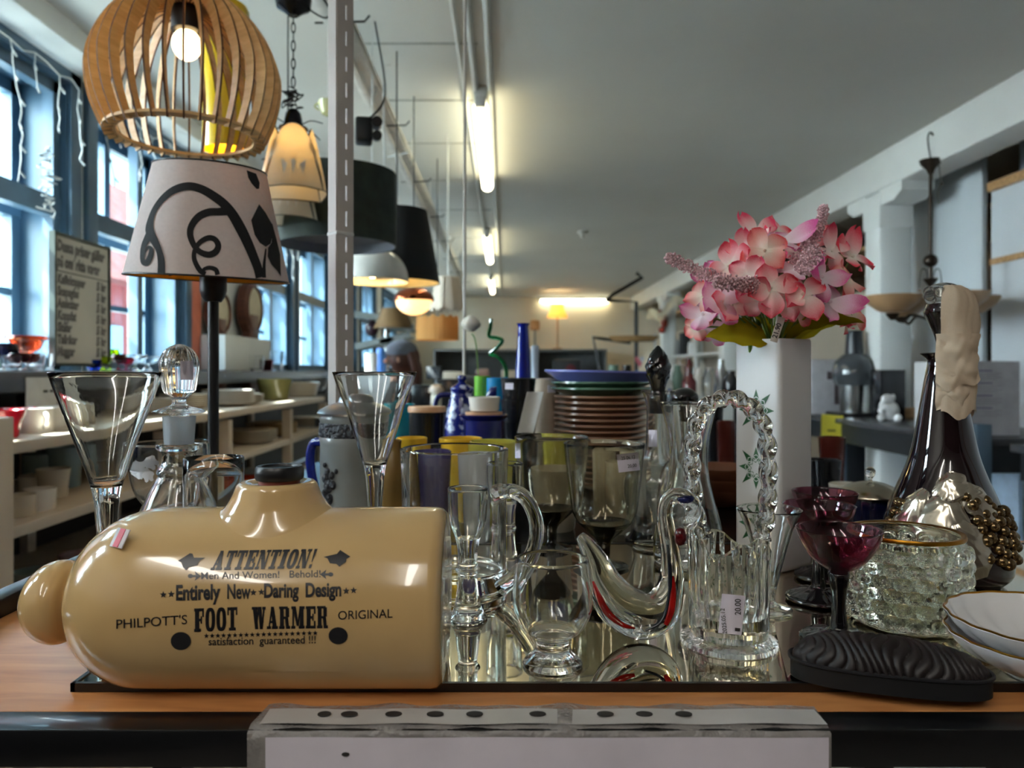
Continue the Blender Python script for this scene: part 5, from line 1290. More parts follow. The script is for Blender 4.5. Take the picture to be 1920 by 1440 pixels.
# plates
M_pl = ceramic('brown_stoneware_glaze', (150, 110, 82), .3)
d_ = 1.36; r = 88 * d_ / F; N_ = 16; hst = (.21 + (HY - 746) * d_ / F) / N_
def dplate(r, h, mat_=None):
    return MB().lathe([(0, .003), (r * .55, .003), (r * .56, 0), (r * .6, 0), (r * .72, h * .25), (r * .95, h * .85), (r, h), (r * .995, h + .003), (r * .93, h * .95 + .001), (r * .7, h * .3 + .003), (0, h * .3 + .001)], 56)
src = None
for k in range(N_):
    lb = ORD(k, N_) + ' brown stoneware plate in the tall pile under the green and blue plates'
    if src is None: src = solo(dplate(r, .0125), 'plate', M_pl, lb, 'plate', (XW(1128, d_), d_, T), 'brown stoneware plates')
    else:
        c = src.copy(); COL.objects.link(c); c.location = (XW(1128, d_) + random.uniform(-.0012, .0012), d_, T + k * hst); c['label'] = lb; c.rotation_euler.z = k
zt_ = N_ * hst + .002
C_grn = ceramic('bottle_green_glaze', (76, 112, 90)); C_vio = ceramic('blue_violet_glaze', (112, 118, 190))
for k in range(2):
    solo(dplate(96 * d_ / F * (1 - .02 * k), .0150), 'plate', C_grn, ('lower' , 'upper')[k] + ' dark green plate between the brown pile and the blue platter', 'plate', (XW(1128, d_), d_, T + zt_ + k * .0105), 'green plates')
pl = thing('blue_platter', 'large violet-blue platter on top of the plate pile', 'platter', (XW(1132, d_), d_, T + zt_ + .022))
R_ = 112 * d_ / F
o_ = part(MB().lathe([(0, .002), (R_ * .62, .002), (R_ * .63, 0), (R_ * .68, 0), (R_ * .8, .008), (R_, .0225), (R_, .0255), (R_ * .96, .0250), (R_ * .74, .010), (0, .007)], 72), 'platter_body', C_vio, pl)
pl.rotation_euler = (0, math.radians(1.2), 0)
for k in range(3):
    solo(MB().lathe([(0, .003), (.02, .003), (.022, 0), (.026, 0), (.042, .012), (.054, .028), (.054, .031), (.051, .028), (.038, .014), (0, .007)], 44), 'bowl', ceramic('chestnut_glaze', (110, 66, 44), .18), ORD(k, 3) + ' chestnut brown bowl stacked between the hourglass vase and the white vase', 'bowl', (XW(1352, 1.15), 1.15, T + .016 * k), 'chestnut bowls')
# blue bottle vase and friends
d_ = 1.5
zq = lambda y: (HY - y) * d_ / F + .21
solo(MB().lathe(vessel([(max(a, .001), max(b, 0)) for a, b in [tuple(v) for v in spl(pp(d_, [(24, yb_(d_)), (26, yb_(d_) - 6), (26, 860), (22, 790), (16, 720), (12.5, 665), (10.5, 625), (10, 612), (12.5, 607)]), 4)]], .002, .01), 40), 'bottle_vase', pm('cobalt_blue_glass', (14, 36, 150), .03, trans=.35, ior=1.45, noise=(3, .03)), 'tall slender cobalt blue bottle vase rising behind the black cup stack', 'vase', (XW(981, d_), d_, T))
d_ = 1.62
solo(MB().lathe(vessel([(max(a, .001), max(b, 0)) for a, b in [tuple(v) for v in spl(pp(d_, [(20, yb_(d_)), (22, yb_(d_) - 5), (14, 760), (8, 720), (7, 690), (8, 655), (6, 648)]), 4)]], .002, .01), 32), 'bud_vase', pm('pale_blue_opal', (190, 206, 222), .15, noise=(5, .04)), 'slim pale blue bud vase right of the cobalt bottle vase', 'vase', (XW(1003, d_), d_, T))
gl = MB().tube(spl([tuple(P(px, py, 1.62) + Vector((0, dy, 0))) for px, py, dy in ((948, 735, 0), (950, 700, 0), (944, 680, 0), (930, 667, 0), (918, 664, .01), (928, 655, 0), (942, 640, -.01), (932, 634, 0), (917, 630, .01), (920, 612, 0), (921, 598, 0))], 6), .0042, 8)
gl.lathe([(0, 0), (.03, 0), (.028, .006), (.006, .012), (.006, (HY - 735) * 1.62 / F + .21), (0, (HY - 735) * 1.62 / F + .21)], 20, c=(XW(948, 1.62), 1.62, T))
solo(gl, 'zigzag_glass_stick', pm('emerald_glass', (24, 110, 62), .08, trans=.4, noise=(4, .05)), 'twisting emerald green glass stick standing behind the cups', 'ornament')
rs_ = thing('artificial_rose', 'white artificial rose on a thin green stem beside the white cord', 'flower', (XW(890, 1.6), 1.6, T))
rm = MB(); rnd = random.Random(5)
zr = (HY - 610) * 1.6 / F + .21
for k in range(15):
    a = k * 2.4; R_ = .007 + .0011 * k; top = .022 - .0007 * k
    rm.grid(lambda u, v, a=a, R_=R_, top=top: (R_ * math.sin(PI * (.08 + .70 * v)) * math.cos(a + (u - .5) * 2.4) * (1.0 + .25 * max(0, v - .85) * 6) - .008, R_ * math.sin(PI * (.08 + .70 * v)) * math.sin(a + (u - .5) * 2.4) * (1.0 + .25 * max(0, v - .85) * 6), zr - .014 + (top + .014) * v), 8, 8)
part(rm, 'rose_head', translucent('white_silk', (228, 220, 206), .3), rs_, 80)
part(MB().tube(spl([(0.01, 0, .01), (.012, 0, .1), (.004, 0, zr - .05), (-.006, 0, zr - .018)], 6), .0014, 6), 'stem', M_stemg, rs_)
part(MB().lathe(vessel([(.02, 0), (.022, .08), (.016, .1)], .002, .008), 24), 'holder', M_clear, rs_)
cd = MB().tube([P(870, 720, 1.7) + Vector((0, 0, -.15)), P(871, 500, 1.7), P(872, -60, 1.7)], .0035, 8)
cdo = solo(cd, 'white_string', pm('white_cord_cotton', (190, 184, 176), .7), 'thin white string hanging from the ceiling down to the coffee pot', 'string')
cup_(905, 706, 1.5, 16, ceramic('bright_green_glaze', (104, 170, 52)), 'small bright green box-like cup behind the coffee pot spout', .95)
cup_(934, 709, 1.46, 22, ceramic('teal_blue_glaze', (20, 120, 170)), 'teal blue cup behind the white cup', .95)
cup_(752, 758, 1.5, 26, pm('turquoise_glass', (40, 170, 180), .1, trans=.5), 'turquoise glass bowl behind the right flute', .6)
for k, (px, yt, hw, m_, lb) in enumerate(((1340, 760, 16, C_black, 'dark bottle-like jar behind the rope handled basket'), (1362, 790, 18, ceramic('oxblood_glaze', (84, 32, 26)), 'oxblood red jar behind the rope handled basket'), (1545, 862, 30, C_black, 'black pot right of the white vase'), (1588, 908, 32, C_cream, 'cream bowl between the white vase and the sugar pot'), (1560, 820, 24, ceramic('oxblood_glaze', (84, 32, 26)), 'oxblood red jar under the yellow note'))):
    cup_(px, yt, (1.5, 1.45, 1.33, 1.2, 1.4)[k], hw, m_, lb, .85, name='jar', cat='jar')
# =====================================================================  HANGING LAMPS ALONG THE RAIL
XR = -.52
M_rail = pm('white_lattice_paint', (206, 204, 198), .5)
rl = thing('hanging_rail', 'white slatted rail hanging under the ceiling that carries the row of lamps', 'rail', (XR, 0, E + 1.04))
part(MB().box((0, 4.9, 0), (.035, 8.2, .012), bev=.002).box((.055, 4.9, .03), (.012, 8.2, .012)).box((.028, 4.9, .016), (.05, 8.1, .006)), 'rail_bar', M_rail, rl)
for k in range(9):
    part(MB().tube([(.03, 1.15 + k * .95, .01), (.03, 1.15 + k * .95, .205), (.06, 1.15 + k * .95, .209)], .004, 6), 'ceiling_hook', M_rail, rl)
    part(MB().tube([(-.05, 1.3 + k * .95, .008), (.10, 1.3 + k * .95, .012), (.115, 1.3 + k * .95, .03)], .0035, 6), 'cross_hook', M_lb, rl)
rnd = random.Random(8); wq = [Vector((rnd.uniform(-.02, .05), .85 + k * .055, .014 + rnd.uniform(0, .03))) for k in range(146)]
part(MB().tube(wq, .0035, 5), 'wound_cable', pm('grey_cable', (90, 86, 80), .6), rl)
part(MB().tube([v + Vector((rnd.uniform(-.03, .03), 0, rnd.uniform(-.03, .02))) for v in wq], .0028, 5), 'wound_fairy_light', M_wire, rl)
def bulb_mat(n, rgb, s): return pm(n, (255, 240, 215), .3, noise=None, emit=(rgb, s))
B_warm = bulb_mat('warm_bulb', (255, 214, 150), 8.0); B_soft = bulb_mat('soft_warm_bulb', (255, 214, 140), 12.0)
def cord(t, z0, z1, mat=None, r=.003): return part(MB().tube([(0, 0, z0), (0, 0, z1)], r, 8), 'cord', mat or M_lb, t)
# 1 slatted globe
d_ = 1.32; zp = lambda y: (HY - y) * d_ / F
gl_ = thing('slat_globe_lamp', 'round pendant lamp of bent plywood slats with a lit bulb', 'pendant lamp', (XW(350, d_), d_, E))
M_ply = wood('plywood_slat', (216, 168, 106), (236, 194, 132), 5, .5, (3, 3, 20)); M_burn = pm('burnt_edge', (88, 52, 30), .7)
oc = [tuple(v) for v in spl([(.040, .655), (.085, .645), (.130, .600), (.1555, .545), (.1605, .505), (.152, .455), (.131, .405)], 5)]
n_ = len(oc)
ic = [(r - (.026 - .012 * (k / n_)), z - (.020 * (1 - k / (n_ - 1)) - .004)) for k, (r, z) in enumerate(oc)]
fin = None
for k in range(34):
    a = 2 * PI * (k + .5) / 34
    if fin is None:
        m = MB(); poly_ = oc + ic[::-1]; th = .003
        V = [(p[0], -th / 2, p[1]) for p in poly_] + [(p[0], th / 2, p[1]) for p in poly_]; N2 = len(poly_)
        fs = []
        for side in (0, N2):
            for i in range(n_ - 1): fs.append([side + i, side + i + 1, side + N2 - 2 - i, side + N2 - 1 - i])
        fs += [[i, (i + 1) % N2, N2 + (i + 1) % N2, N2 + i] for i in range(N2)]
        m.faces(V, fs)
        fin = part(m, 'slat', M_ply, gl_, 30)
        fin.data.materials.append(M_burn)
        for p in fin.data.polygons:
            if abs(p.normal.y) < .5: p.material_index = 1
        o = fin
    else:
        o = fin.copy(); COL.objects.link(o); o.parent = gl_
    o.rotation_euler = (0, 0, a)
part(MB().lathe([(.112, .412), (.134, .412), (.134, .417), (.112, .417)], 72, closed=True), 'bottom_ring', M_ply, gl_, 30)
part(MB().lathe([(.02, .640), (.062, .640), (.062, .645), (.02, .645)], 48, closed=True), 'top_disc', M_ply, gl_, 30)
part(MB().lathe([(0, .668), (.020, .668), (.026, .655), (.026, .600), (.022, .598), (0, .598)], 28), 'socket', M_lb, gl_)
part(MB().ball((0, 0, .576), .0245, (1, 1, 1.12), 24, 16), 'light_bulb', bulb_mat('opal_warm_bulb', (255, 214, 150), 2.6), gl_)
cord(gl_, .668, 1.249)
# 2 yellow cylinder
d_ = 1.72
yl = thing('yellow_cylinder_lamp', 'slim yellow cylinder pendant lamp seen through the slat globe', 'pendant lamp', (XW(424, d_), d_, E))
r = 42 * d_ / F; z1 = (HY - 12) * d_ / F; z0 = (HY - 282) * d_ / F
part(MB().lathe([(r, z0), (r * .99, z1 - .01), (r * .9, z1), (.006, z1 + .002), (.006, z1), (r * .88, z1 - .003), (r * .96, z1 - .012), (r * .97, z0)], 48, closed=True), 'lamp_shade', pm('yellow_enamel', (236, 196, 20), .3, noise=(6, .04), coat=.3), yl)
part(MB().ball((0, 0, z0 + .07), .026), 'light_bulb', B_warm, yl); cord(yl, z1, 1.249, M_fix)
# 3 bell lamps of etched glass panels
M_etg = translucent('etched_opal_panel', (222, 216, 202), .6); M_lead = pm('dark_lead_wire', (40, 42, 44), .4, .6)
def bell(px, d, ytop, ybot, lit, label, chain):
    t = thing('glass_bell_lamp', label, 'pendant lamp', (XW(px, d), d, E), .28, 'etched glass bell lamps')
    zt, zb = (HY - ytop) * d / F, (HY - ybot) * d / F; h = zt - zb; Rb = .078; n = 4
    for k in range(n):
        a0 = 2 * PI * k / n
        def f(u, v, a0=a0):
            vv = v; w_ = .070 * (.62 + .38 * vv); uu = (u * 2 - 1)
            top = 1 - .42 * (1 - math.sqrt(max(0, 1 - uu * uu * .98))) * (1 - vv)
            z = zb + h * (1 - vv) * top + .006 * (1 - uu * uu) * (1 if vv > .95 else 0)
            R = .042 + (Rb - .042) * (vv ** .8) + .012 * (1 - uu * uu) - .012
            x, y = R, uu * w_ * .95
            return (x * math.cos(a0) - y * math.sin(a0), x * math.sin(a0) + y * math.cos(a0), z)
        p = part(MB().grid(f, 14, 14, th=.0012), 'glass_panel', M_etg, t, 60)
        ed = [f(0, v / 10) for v in range(11)] + [f(u / 10, 1) for u in range(1, 11)] + [f(1, 1 - v / 10) for v in range(1, 11)] + [f(1 - u / 10, 0) for u in range(1, 10)]
        part(MB().tube(ed, .0016, 6, closed=True), 'wire_frame', M_lead, p)
        lf = MB()
        for s_, sz in ((-.35, .6), (0, 1), (.35, .6)):
            q = [Vector(f(.5 + s_ * .5 + .0 , .82)), Vector(f(.5 + s_ * .5 + .06, .70 - .1 * sz)), Vector(f(.5 + s_ * .7, .55 - .0 * sz)), Vector(f(.5 + s_ * .5 - .06, .70 - .1 * sz))]
            o_ = Vector((math.cos(a0), math.sin(a0), 0)) * .0018
            lf.faces([v + o_ for v in q], [[0, 1, 2, 3]])
        part(lf, 'etched_flower', pm('etched_white', (226, 224, 216), .7), p, 0)
    part(MB().lathe([(0, zt + .045), (.010, zt + .044), (.018, zt + .034), (.021, zt + .018), (.021, zt + .004), (.034, zt), (.034, zt - .004), (0, zt - .004)], 28), 'cap', pm('black_nickel', (44, 44, 48), .2, .9), t)
    am = MB()
    for k in range(n):
        a = 2 * PI * (k + .5) / n; am.tube(spl([(.02 * math.cos(a), .02 * math.sin(a), zt + .002), (.055 * math.cos(a), .055 * math.sin(a), zt + .008), (.092 * math.cos(a), .092 * math.sin(a), zt - .004)], 4), .0016, 5)
    part(am, 'arm_wire', M_lead, t)
    if lit: part(MB().ball((0, 0, zt - .05), .022), 'light_bulb', bulb_mat('bell_bulb', (255, 206, 130), 9.0), t)
    if chain:
        zc = zt + .05; kn_ = MB(); rn = random.Random(3); q = [Vector((rn.gauss(0, .012), rn.gauss(0, .012), zc + .0006 * k * 1.2 + rn.gauss(0, .004))) for k in range(60)]
        kn_.tube(spl(q, 4), .0016, 5); part(kn_, 'wire_knot', M_lb, t)
        ztop = (HY - 30) * d / F; k = 0; z = zc + .06
        ch = MB()
        while z < ztop:
            R_ = Matrix.Rotation(PI / 2 * (k % 2), 3, 'Z')
            ch.tube([R_ @ Vector((.0045 * math.cos(a), 0, .013 * math.sin(a))) + Vector((0, 0, z)) for a in [2 * PI * i / 14 for i in range(14)]], .0015, 6, closed=True); z += .0215; k += 1
        part(ch, 'chain', M_lead, t)['kind'] = 'stuff'
        part(MB().lathe([(0, ztop), (.012, ztop), (.026, ztop + .012), (.040, ztop + .02), (.043, ztop + .04), (.02, ztop + .052), (0, ztop + .052)], 32), 'ceiling_cup', pm('black_nickel', (44, 44, 48), .2, .9), t)
        part(MB().tube(spl([(.02, 0, ztop + .03), (.07, 0, ztop + .005), (.085, .01, ztop + .03), (.05, .0, ztop + .08), (.0, 0, ztop + .16)], 8), .0022, 6), 'loose_cable', M_lb, t)
        cord(t, ztop + .05, 1.249, r=.002)
    else: cord(t, zt + .04, 1.249, M_lead, .002)
    return t
bell(550, 1.78, 240, 366, True, 'lit bell lamp of etched glass panels hanging on a chain beside the slotted post', True)
bell(540, 2.02, 312, 418, False, 'unlit bell lamp of etched glass panels hanging lower behind the lit one', False)
# 4 dark green drum
d_ = 2.2
dr = thing('drum_lamp', 'wide dark green drum lampshade hanging behind the slotted post', 'pendant lamp', (XW(634, d_), d_, E))
R_ = 109 * d_ / F; z1, z0 = (HY - 326) * d_ / F, (HY - 461) * d_ / F
part(MB().lathe([(R_, z0), (R_ * .99, z1), (R_ * .99 - .003, z1), (R_ - .003, z0)], 64, closed=True), 'lamp_shade', pm('dark_green_velvet', (46, 54, 48), .9, noise=(25, .25)), dr)
part(MB().lathe([(R_ - .004, z0 + .001), (R_ * .98, z1 - .002), (R_ * .98 - .001, z1 - .002), (R_ - .005, z0 + .001)], 64, closed=True), 'shade_lining', pm('grey_lining', (128, 132, 142), .8), dr)
part(MB().lathe([(0, z0 + .03), (R_ * .97, z0 + .03), (R_ * .97, z0 + .033), (0, z0 + .033)], 48), 'diffuser_disc', pm('grey_diffuser', (120, 124, 136), .6), dr)
cord(dr, z0 + .03, 1.249)
# 5 white dome
d_ = 2.66
wd_ = thing('white_dome_lamp', 'glossy white dome lamp glowing warm inside, below the green drum', 'pendant lamp', (XW(698, d_), d_, E))
R_ = 68 * d_ / F; z0 = (HY - 527) * d_ / F
dome = [(R_ * math.cos(t) ** .9, z0 + R_ * .95 * math.sin(t)) for t in [PI / 2 * k / 12 for k in range(12)]] + [(.012, z0 + R_ * .97)]
part(MB().lathe(dome + [(r - .004 if r > .02 else r, z - .003) for r, z in dome[::-1]], 56, closed=True), 'lamp_shade', pm('white_enamel_gloss', (222, 218, 208), .12, coat=.5), wd_)
part(MB().ball((0, 0, z0 + .04), .03), 'light_bulb', B_soft, wd_); cord(wd_, z0 + R_ * .97, 1.249, M_fix)
part(MB().tube([(.03, 0, z0 + R_ * .9), (.045, .0, z0 + R_ * 1.5), (.04, 0, 1.02)], .003, 6), 'second_cord', M_fix, wd_)
# 6 black cone shade
d_ = 2.92
bc = thing('black_cone_lamp', 'large black tapered lampshade with cream inside, right of the green drum', 'pendant lamp', (XW(744, d_), d_, E))
R0, R1 = 81 * d_ / F, 57 * d_ / F; z1, z0 = (HY - 396) * d_ / F, (HY - 531) * d_ / F
part(MB().lathe([(R0, z0), (R1, z1), (R1 - .003, z1), (R0 - .003, z0)], 64, closed=True), 'lamp_shade', pm('black_shade_cloth', (24, 22, 22), .9), bc)
part(MB().lathe([(R0 - .004, z0 + .001), (R1 - .004, z1), (R1 - .005, z1), (R0 - .005, z0 + .001)], 64, closed=True), 'shade_lining', pm('cream_lining', (222, 208, 160), .8), bc)
part(MB().ball((0, 0, z0 + .10), .028), 'light_bulb', B_warm, bc)
part(MB().box((0, 0, z1 - .002), (R1 * 1.9, .006, .003)), 'shade_carrier', M_lb, bc)
cord(bc, z0 + .12, 1.249)
# 7 copper lamp with a glowing dish
d_ = 3.4
cp = thing('copper_dish_lamp', 'copper topped lamp with a glowing opal dish under the black tapered shade', 'pendant lamp', (XW(776, d_), d_, E))
R_ = 34 * d_ / F; zq = lambda y: (HY - y) * d_ / F
part(MB().lathe([(0, zq(538))] + [(R_ * 1.12 * math.sin(PI / 2 * k / 8), zq(564) + (zq(538) - zq(564)) * math.cos(PI / 2 * k / 8)) for k in range(1, 9)] + [(0, zq(564))], 40), 'copper_hood', pm('polished_copper', (170, 92, 60), .18, 1.0), cp)
part(MB().lathe([(0, zq(564))] + [(R_ * math.cos(PI / 2 * k / 8), zq(564) - (zq(564) - zq(591)) * math.sin(PI / 2 * k / 8)) for k in range(8)] + [(0, zq(591))], 40), 'opal_dish', pm('glowing_opal_dish', (240, 210, 180), .4, emit=((255, 190, 118), .75), noise=(10, .05)), cp)
cord(cp, zq(538), 1.249)
# 8 ruffled shade, 9 straw shade
d_ = 3.95; zq = lambda y: (HY - y) * d_ / F
rf_ = thing('ruffled_lamp', 'crumpled off-white fabric lampshade hanging behind the copper lamp', 'pendant lamp', (XW(840, d_), d_, E))
m = MB()
for k in range(9):
    a = k * .7; rr_ = .035 + .012 * (k % 3)
    m.grid(lambda u, v, a=a, rr_=rr_: (rr_ * (1 + .5 * v) * math.cos(a + (u - .5) * 2) + .006 * math.sin(u * 12), rr_ * (1 + .5 * v) * math.sin(a + (u - .5) * 2), zq(520) + (zq(586) - zq(520)) * v * (1 - .12 * abs(math.sin(u * 9 + k)))), 14, 10, th=.001)
part(m, 'lamp_shade', translucent('creased_off_white_cloth', (206, 194, 178), .35), rf_, 60); cord(rf_, zq(540), 1.249, M_fix)
d_ = 4.4; zq = lambda y: (HY - y) * d_ / F
stl = thing('straw_lamp', 'pleated straw coloured drum lampshade lit from inside, last in the row', 'pendant lamp', (XW(820, d_), d_, E))
R_ = 40 * d_ / F
part(MB().lathe([(R_, zq(638)), (R_ * .97, zq(596)), (R_ * .95, zq(594)), (R_ * .98, zq(638))], 90, closed=True, fn=lambda r, z, a: (r * (1 + .012 * math.sin(30 * a)), z + (.008 * math.sin(14 * a) if z > zq(600) else 0))), 'lamp_shade', translucent('straw_weave', (196, 150, 92), .4), stl)
part(MB().ball((0, 0, zq(608)), .026), 'light_bulb', B_warm, stl); cord(stl, zq(600), 1.249)
part(MB().box((0, 0, zq(597)), (R_ * 1.9, .006, .004)), 'shade_carrier', M_lb, stl)
# small fittings hanging on the rail
d_ = 2.2
sp_ = thing('black_spotlight', 'black double spotlight fixed under the rail right of the slotted post', 'spotlight', (XW(690, d_), d_, E), .2)
zq = lambda y: (HY - y) * d_ / F
part(MB().box((-.012, 0, zq(247)), (.05, .07, .07), bev=.008), 'spot_box', M_lb, sp_)
part(MB().tube([(.025, 0, zq(233)), (.025, -.05, zq(237))], .016, 18).tube([(.025, 0, zq(256)), (.025, -.05, zq(262))], .014, 18), 'spot_head', M_lb, sp_)
part(MB().tube(spl([(.0, 0, zq(225)), (.05, 0, .82), (.02, 0, 1.03)], 6), .003, 6), 'cable', M_lb, sp_)
d_ = 2.0; zq = lambda y: (HY - y) * d_ / F
tcup = thing('teacup_lamp', 'small pale green teacup pendant half hidden behind the slotted post', 'pendant lamp', (XW(616, d_), d_, E))
part(MB().lathe([(.027, zq(190)), (.026, zq(197)), (.018, zq(214)), (.008, zq(218)), (0, zq(218)), (0, zq(215)), (.016, zq(211)), (.024, zq(197)), (.025, zq(190))], 32), 'cup', pm('pale_green_china', (196, 200, 150), .2), tcup)
part(MB().tube([(-.025 - .012 * math.sin(PI * k / 8), 0, zq(192) - .02 * k / 8) for k in range(9)], .0025, 6), 'cup_handle', MATS['pale_green_china'], tcup)
cord(tcup, zq(215), 1.249, M_fix, .002)
# =====================================================================  RIGHT SIDE: COUNTER, JUICER, BOXES, CHANDELIER
M_steelblue = pm('blue_grey_table_paint', (70, 90, 106), .4, noise=(8, .1)); M_ctop = pm('dark_grey_worktop', (70, 70, 74), .25, noise=(12, .12)); M_cdark = pm('near_black_apron', (30, 34, 40), .5)
def counter(name, label, x0, x1, y0, y1, z, legs):
    t = thing(name, label, 'counter', ((x0 + x1) / 2, (y0 + y1) / 2, 0)); cx_, cy_ = (x0 + x1) / 2, (y0 + y1) / 2
    part(MB().box((0, 0, z - .015), (x1 - x0, y1 - y0, .03), bev=.003), 'worktop', M_ctop, t)
    part(MB().box((x0 - cx_ + .05, 0, z - .085), (.03, y1 - y0 - .02, .11)).box((0, y0 - cy_ + .03, z - .085), (x1 - x0 - .06, .03, .11)), 'apron', M_cdark, t)
    for (lx, ly, up) in legs: part(MB().box((lx - cx_, ly - cy_, (z + up) / 2), (.06, .06, z + up), bev=.004), 'leg', M_steelblue, t)
    return t
ZC = E - .27
counter('side_counter', 'long dark worktop on blue-grey legs along the right wall', 1.90, 2.47, 2.98, 5.6, ZC, ((1.88, 2.95, .06), (1.95, 4.34, -.03), (2.4, 3.05, -.03), (2.4, 5.5, -.03), (1.95, 5.5, -.03)))
counter('near_counter', 'second dark worktop entering at the right border', 1.95, 2.50, 1.3, 2.88, ZC - .012, ((2.0, 1.4, -.03), (2.44, 1.4, -.03), (2.44, 2.8, -.03)))
solo(MB().tube([(2.0, 2.6, .85), (2.3, 2.85, .55)], .008, 6), 'diagonal_stay', M_lb, 'thin black diagonal stay under the second worktop', 'stay')
solo(MB().box((0, 0, 0), (.5, .03, .85)), 'under_counter_panel', M_cdark, 'near-black panel below the worktop behind the yellow note', 'panel', (2.3, 4.55, .62))
solo(MB().box((0, 0, 0), (.02, .95, .72)), 'lower_board', pm('light_blue_board', (178, 200, 224), .6), 'light blue board standing below the worktop behind the dark decanter', 'board', (2.44, 4.0, .72))
yn = thing('yellow_note', 'yellow paper note hanging from the worktop edge above a blue-grey leg', 'note', (XW(1558, 4.28), 4.28, E))
zq = lambda y, d: (HY - y) * d / F
part(MB().grid(lambda u, v: ((u - .5) * .125 + .01 * v, .006 * math.sin(u * 3), zq(866, 4.28) + (zq(778, 4.28) - zq(866, 4.28)) * v + .012 * (.5 - u)), 8, 8, th=.0008), 'note_sheet', pm('yellow_paper', (228, 214, 70), .7, noise=(12, .04)), yn)
yt = MB()
for zz_, w2, h2, x2 in ((807, .045, .008, -.005), (822, .09, .006, 0), (829, .085, .004, -.002), (836, .06, .004, -.012), (843, .05, .004, -.016)): yt.box((x2 + .005, -.0085, zq(zz_, 4.28)), (w2, .001, h2))
part(yt, 'printed_text', M_ink, yn)
# juicer
jd = 4.42
ju = thing('juicer', 'grey and steel juicer with a tall black feed chute on the worktop', 'juicer', (XW(1602, jd), jd, ZC))
zj = lambda y: (HY - y) * jd / F - (ZC - E)
M_inox = pm('brushed_steel', (176, 178, 178), .25, 1.0, noise=(15, .08)); M_smoke = pm('smoky_plastic', (66, 70, 74), .12, noise=(5, .05), coat=.5)
r = lambda px: px * jd / F
part(MB().lathe([(0, 0), (r(24), 0), (r(25), .02), (r(28), zj(720)), (0, zj(720))], 40), 'motor_base', M_inox, ju)
part(MB().lathe([(0, zj(722)), (r(34), zj(722)), (r(38), zj(712)), (r(39), zj(695)), (r(34), zj(678)), (r(22), zj(666)), (r(14), zj(662)), (0, zj(662))], 44), 'juice_bowl', M_smoke, ju)
part(MB().lathe([(0, zj(664)), (r(17), zj(664)), (r(14), zj(624)), (r(15), zj(620)), (0, zj(620))], 32), 'feed_chute', pm('dark_plastic', (30, 34, 40), .3), ju)
part(MB().tube(spl([(r(34), -.02, zj(672)), (r(46), -.02, zj(688)), (r(45), -.02, zj(730))], 6), .012, 10), 'locking_arm', pm('grey_plastic', (120, 124, 128), .3), ju)
part(MB().box((.0, 0, .012), (.26, .2, .024), bev=.006), 'foot_plate', M_lb, ju)
bxj = thing('toaster_box', 'grey cardboard box with a dark picture behind the white vase on the worktop', 'box', (XW(1548, 4.8), 4.8, ZC))
part(MB().box((0, 0, .17), (.3, .3, .34), bev=.004), 'carton', pm('grey_carton', (170, 168, 172), .6), bxj)
part(MB().box((.05, -.151, .13), (.12, .002, .14), bev=.0005).box((-.03, -.151, .24), (.05, .002, .05), bev=.0005), 'printed_picture', pm('box_print', (70, 60, 62), .5, noise=(30, .5)), bxj)
# white elephant-like figurine
wf = thing('white_figurine', 'white porcelain animal figurine sitting on the worktop beside the juicer', 'figurine', (XW(1667, 4.02), 4.02, ZC))
fgm = MB().ball((0, 0, .055), .05, (1.05, .8, 1.1), 20, 12).ball((-.012, -.008, .115), .032, (1.05, .9, .9), 18, 12).ball((-.035, -.02, .12), .018).ball((.022, -.0, .125), .018, (.6, .8, 1.1)).ball((-.05, -.02, .055), .018).ball((-.052, -.02, .02), .02).ball((.03, -.03, .018), .022).tube(spl([(-.03, -.03, .11), (-.055, -.035, .1), (-.065, -.035, .075)], 5), [.012, .012, .011, .011, .010, .009, .009, .008, .008, .008, .008], 10)
part(fgm, 'figurine_body', pm('white_bisque', (232, 232, 232), .3), wf, 60)
solo(MB().box((0, 0, .1375), (.14, .12, .275), bev=.006), 'black_carton', C_black, 'black upright carton before the white pillar behind the white figurine', 'box', (2.15, 4.185, ZC))
solo(MB().box((0, 0, .03), (.12, .08, .06), bev=.006), 'wooden_block', M_strip, 'small tan block behind the white figurine', 'block', (XW(1695, 4.3), 4.3, ZC))
bd = thing('appliance_box', 'white and grey appliance carton with small print on the worktop at the right', 'box', (1.945 + .105, 3.12 + .21, ZC))
part(MB().box((0, 0, .155), (.21, .42, .31), bev=.003), 'carton', pm('white_carton', (212, 214, 220), .55, noise=(6, .03)), bd)
part(MB().box((.0, -.2105, .155), (.208, .001, .308)), 'grey_side', pm('grey_carton_side', (160, 156, 158), .6), bd)
tx = MB()
for k in range(4):
    tx.box((-.045, -.2118, .270 - k * .052), (.07, .0008, .005))
part(tx, 'printed_text', pm('violet_grey_print', (84, 78, 110), .6), bd)
tx = MB()
for k in range(4):
    for j in range(4): tx.box((-.025 - .01 * (j % 2), -.2116, .258 - k * .052 - j * .008), (.11 - .02 * (j % 2), .0006, .0018))
part(tx, 'small_print', pm('pale_print', (120, 116, 120), .6), bd)
part(MB().box((-.1055, .02, .14), (.001, .1, .14)), 'printed_picture', pm('box_side_print', (150, 150, 172), .5, noise=(25, .4)), bd)
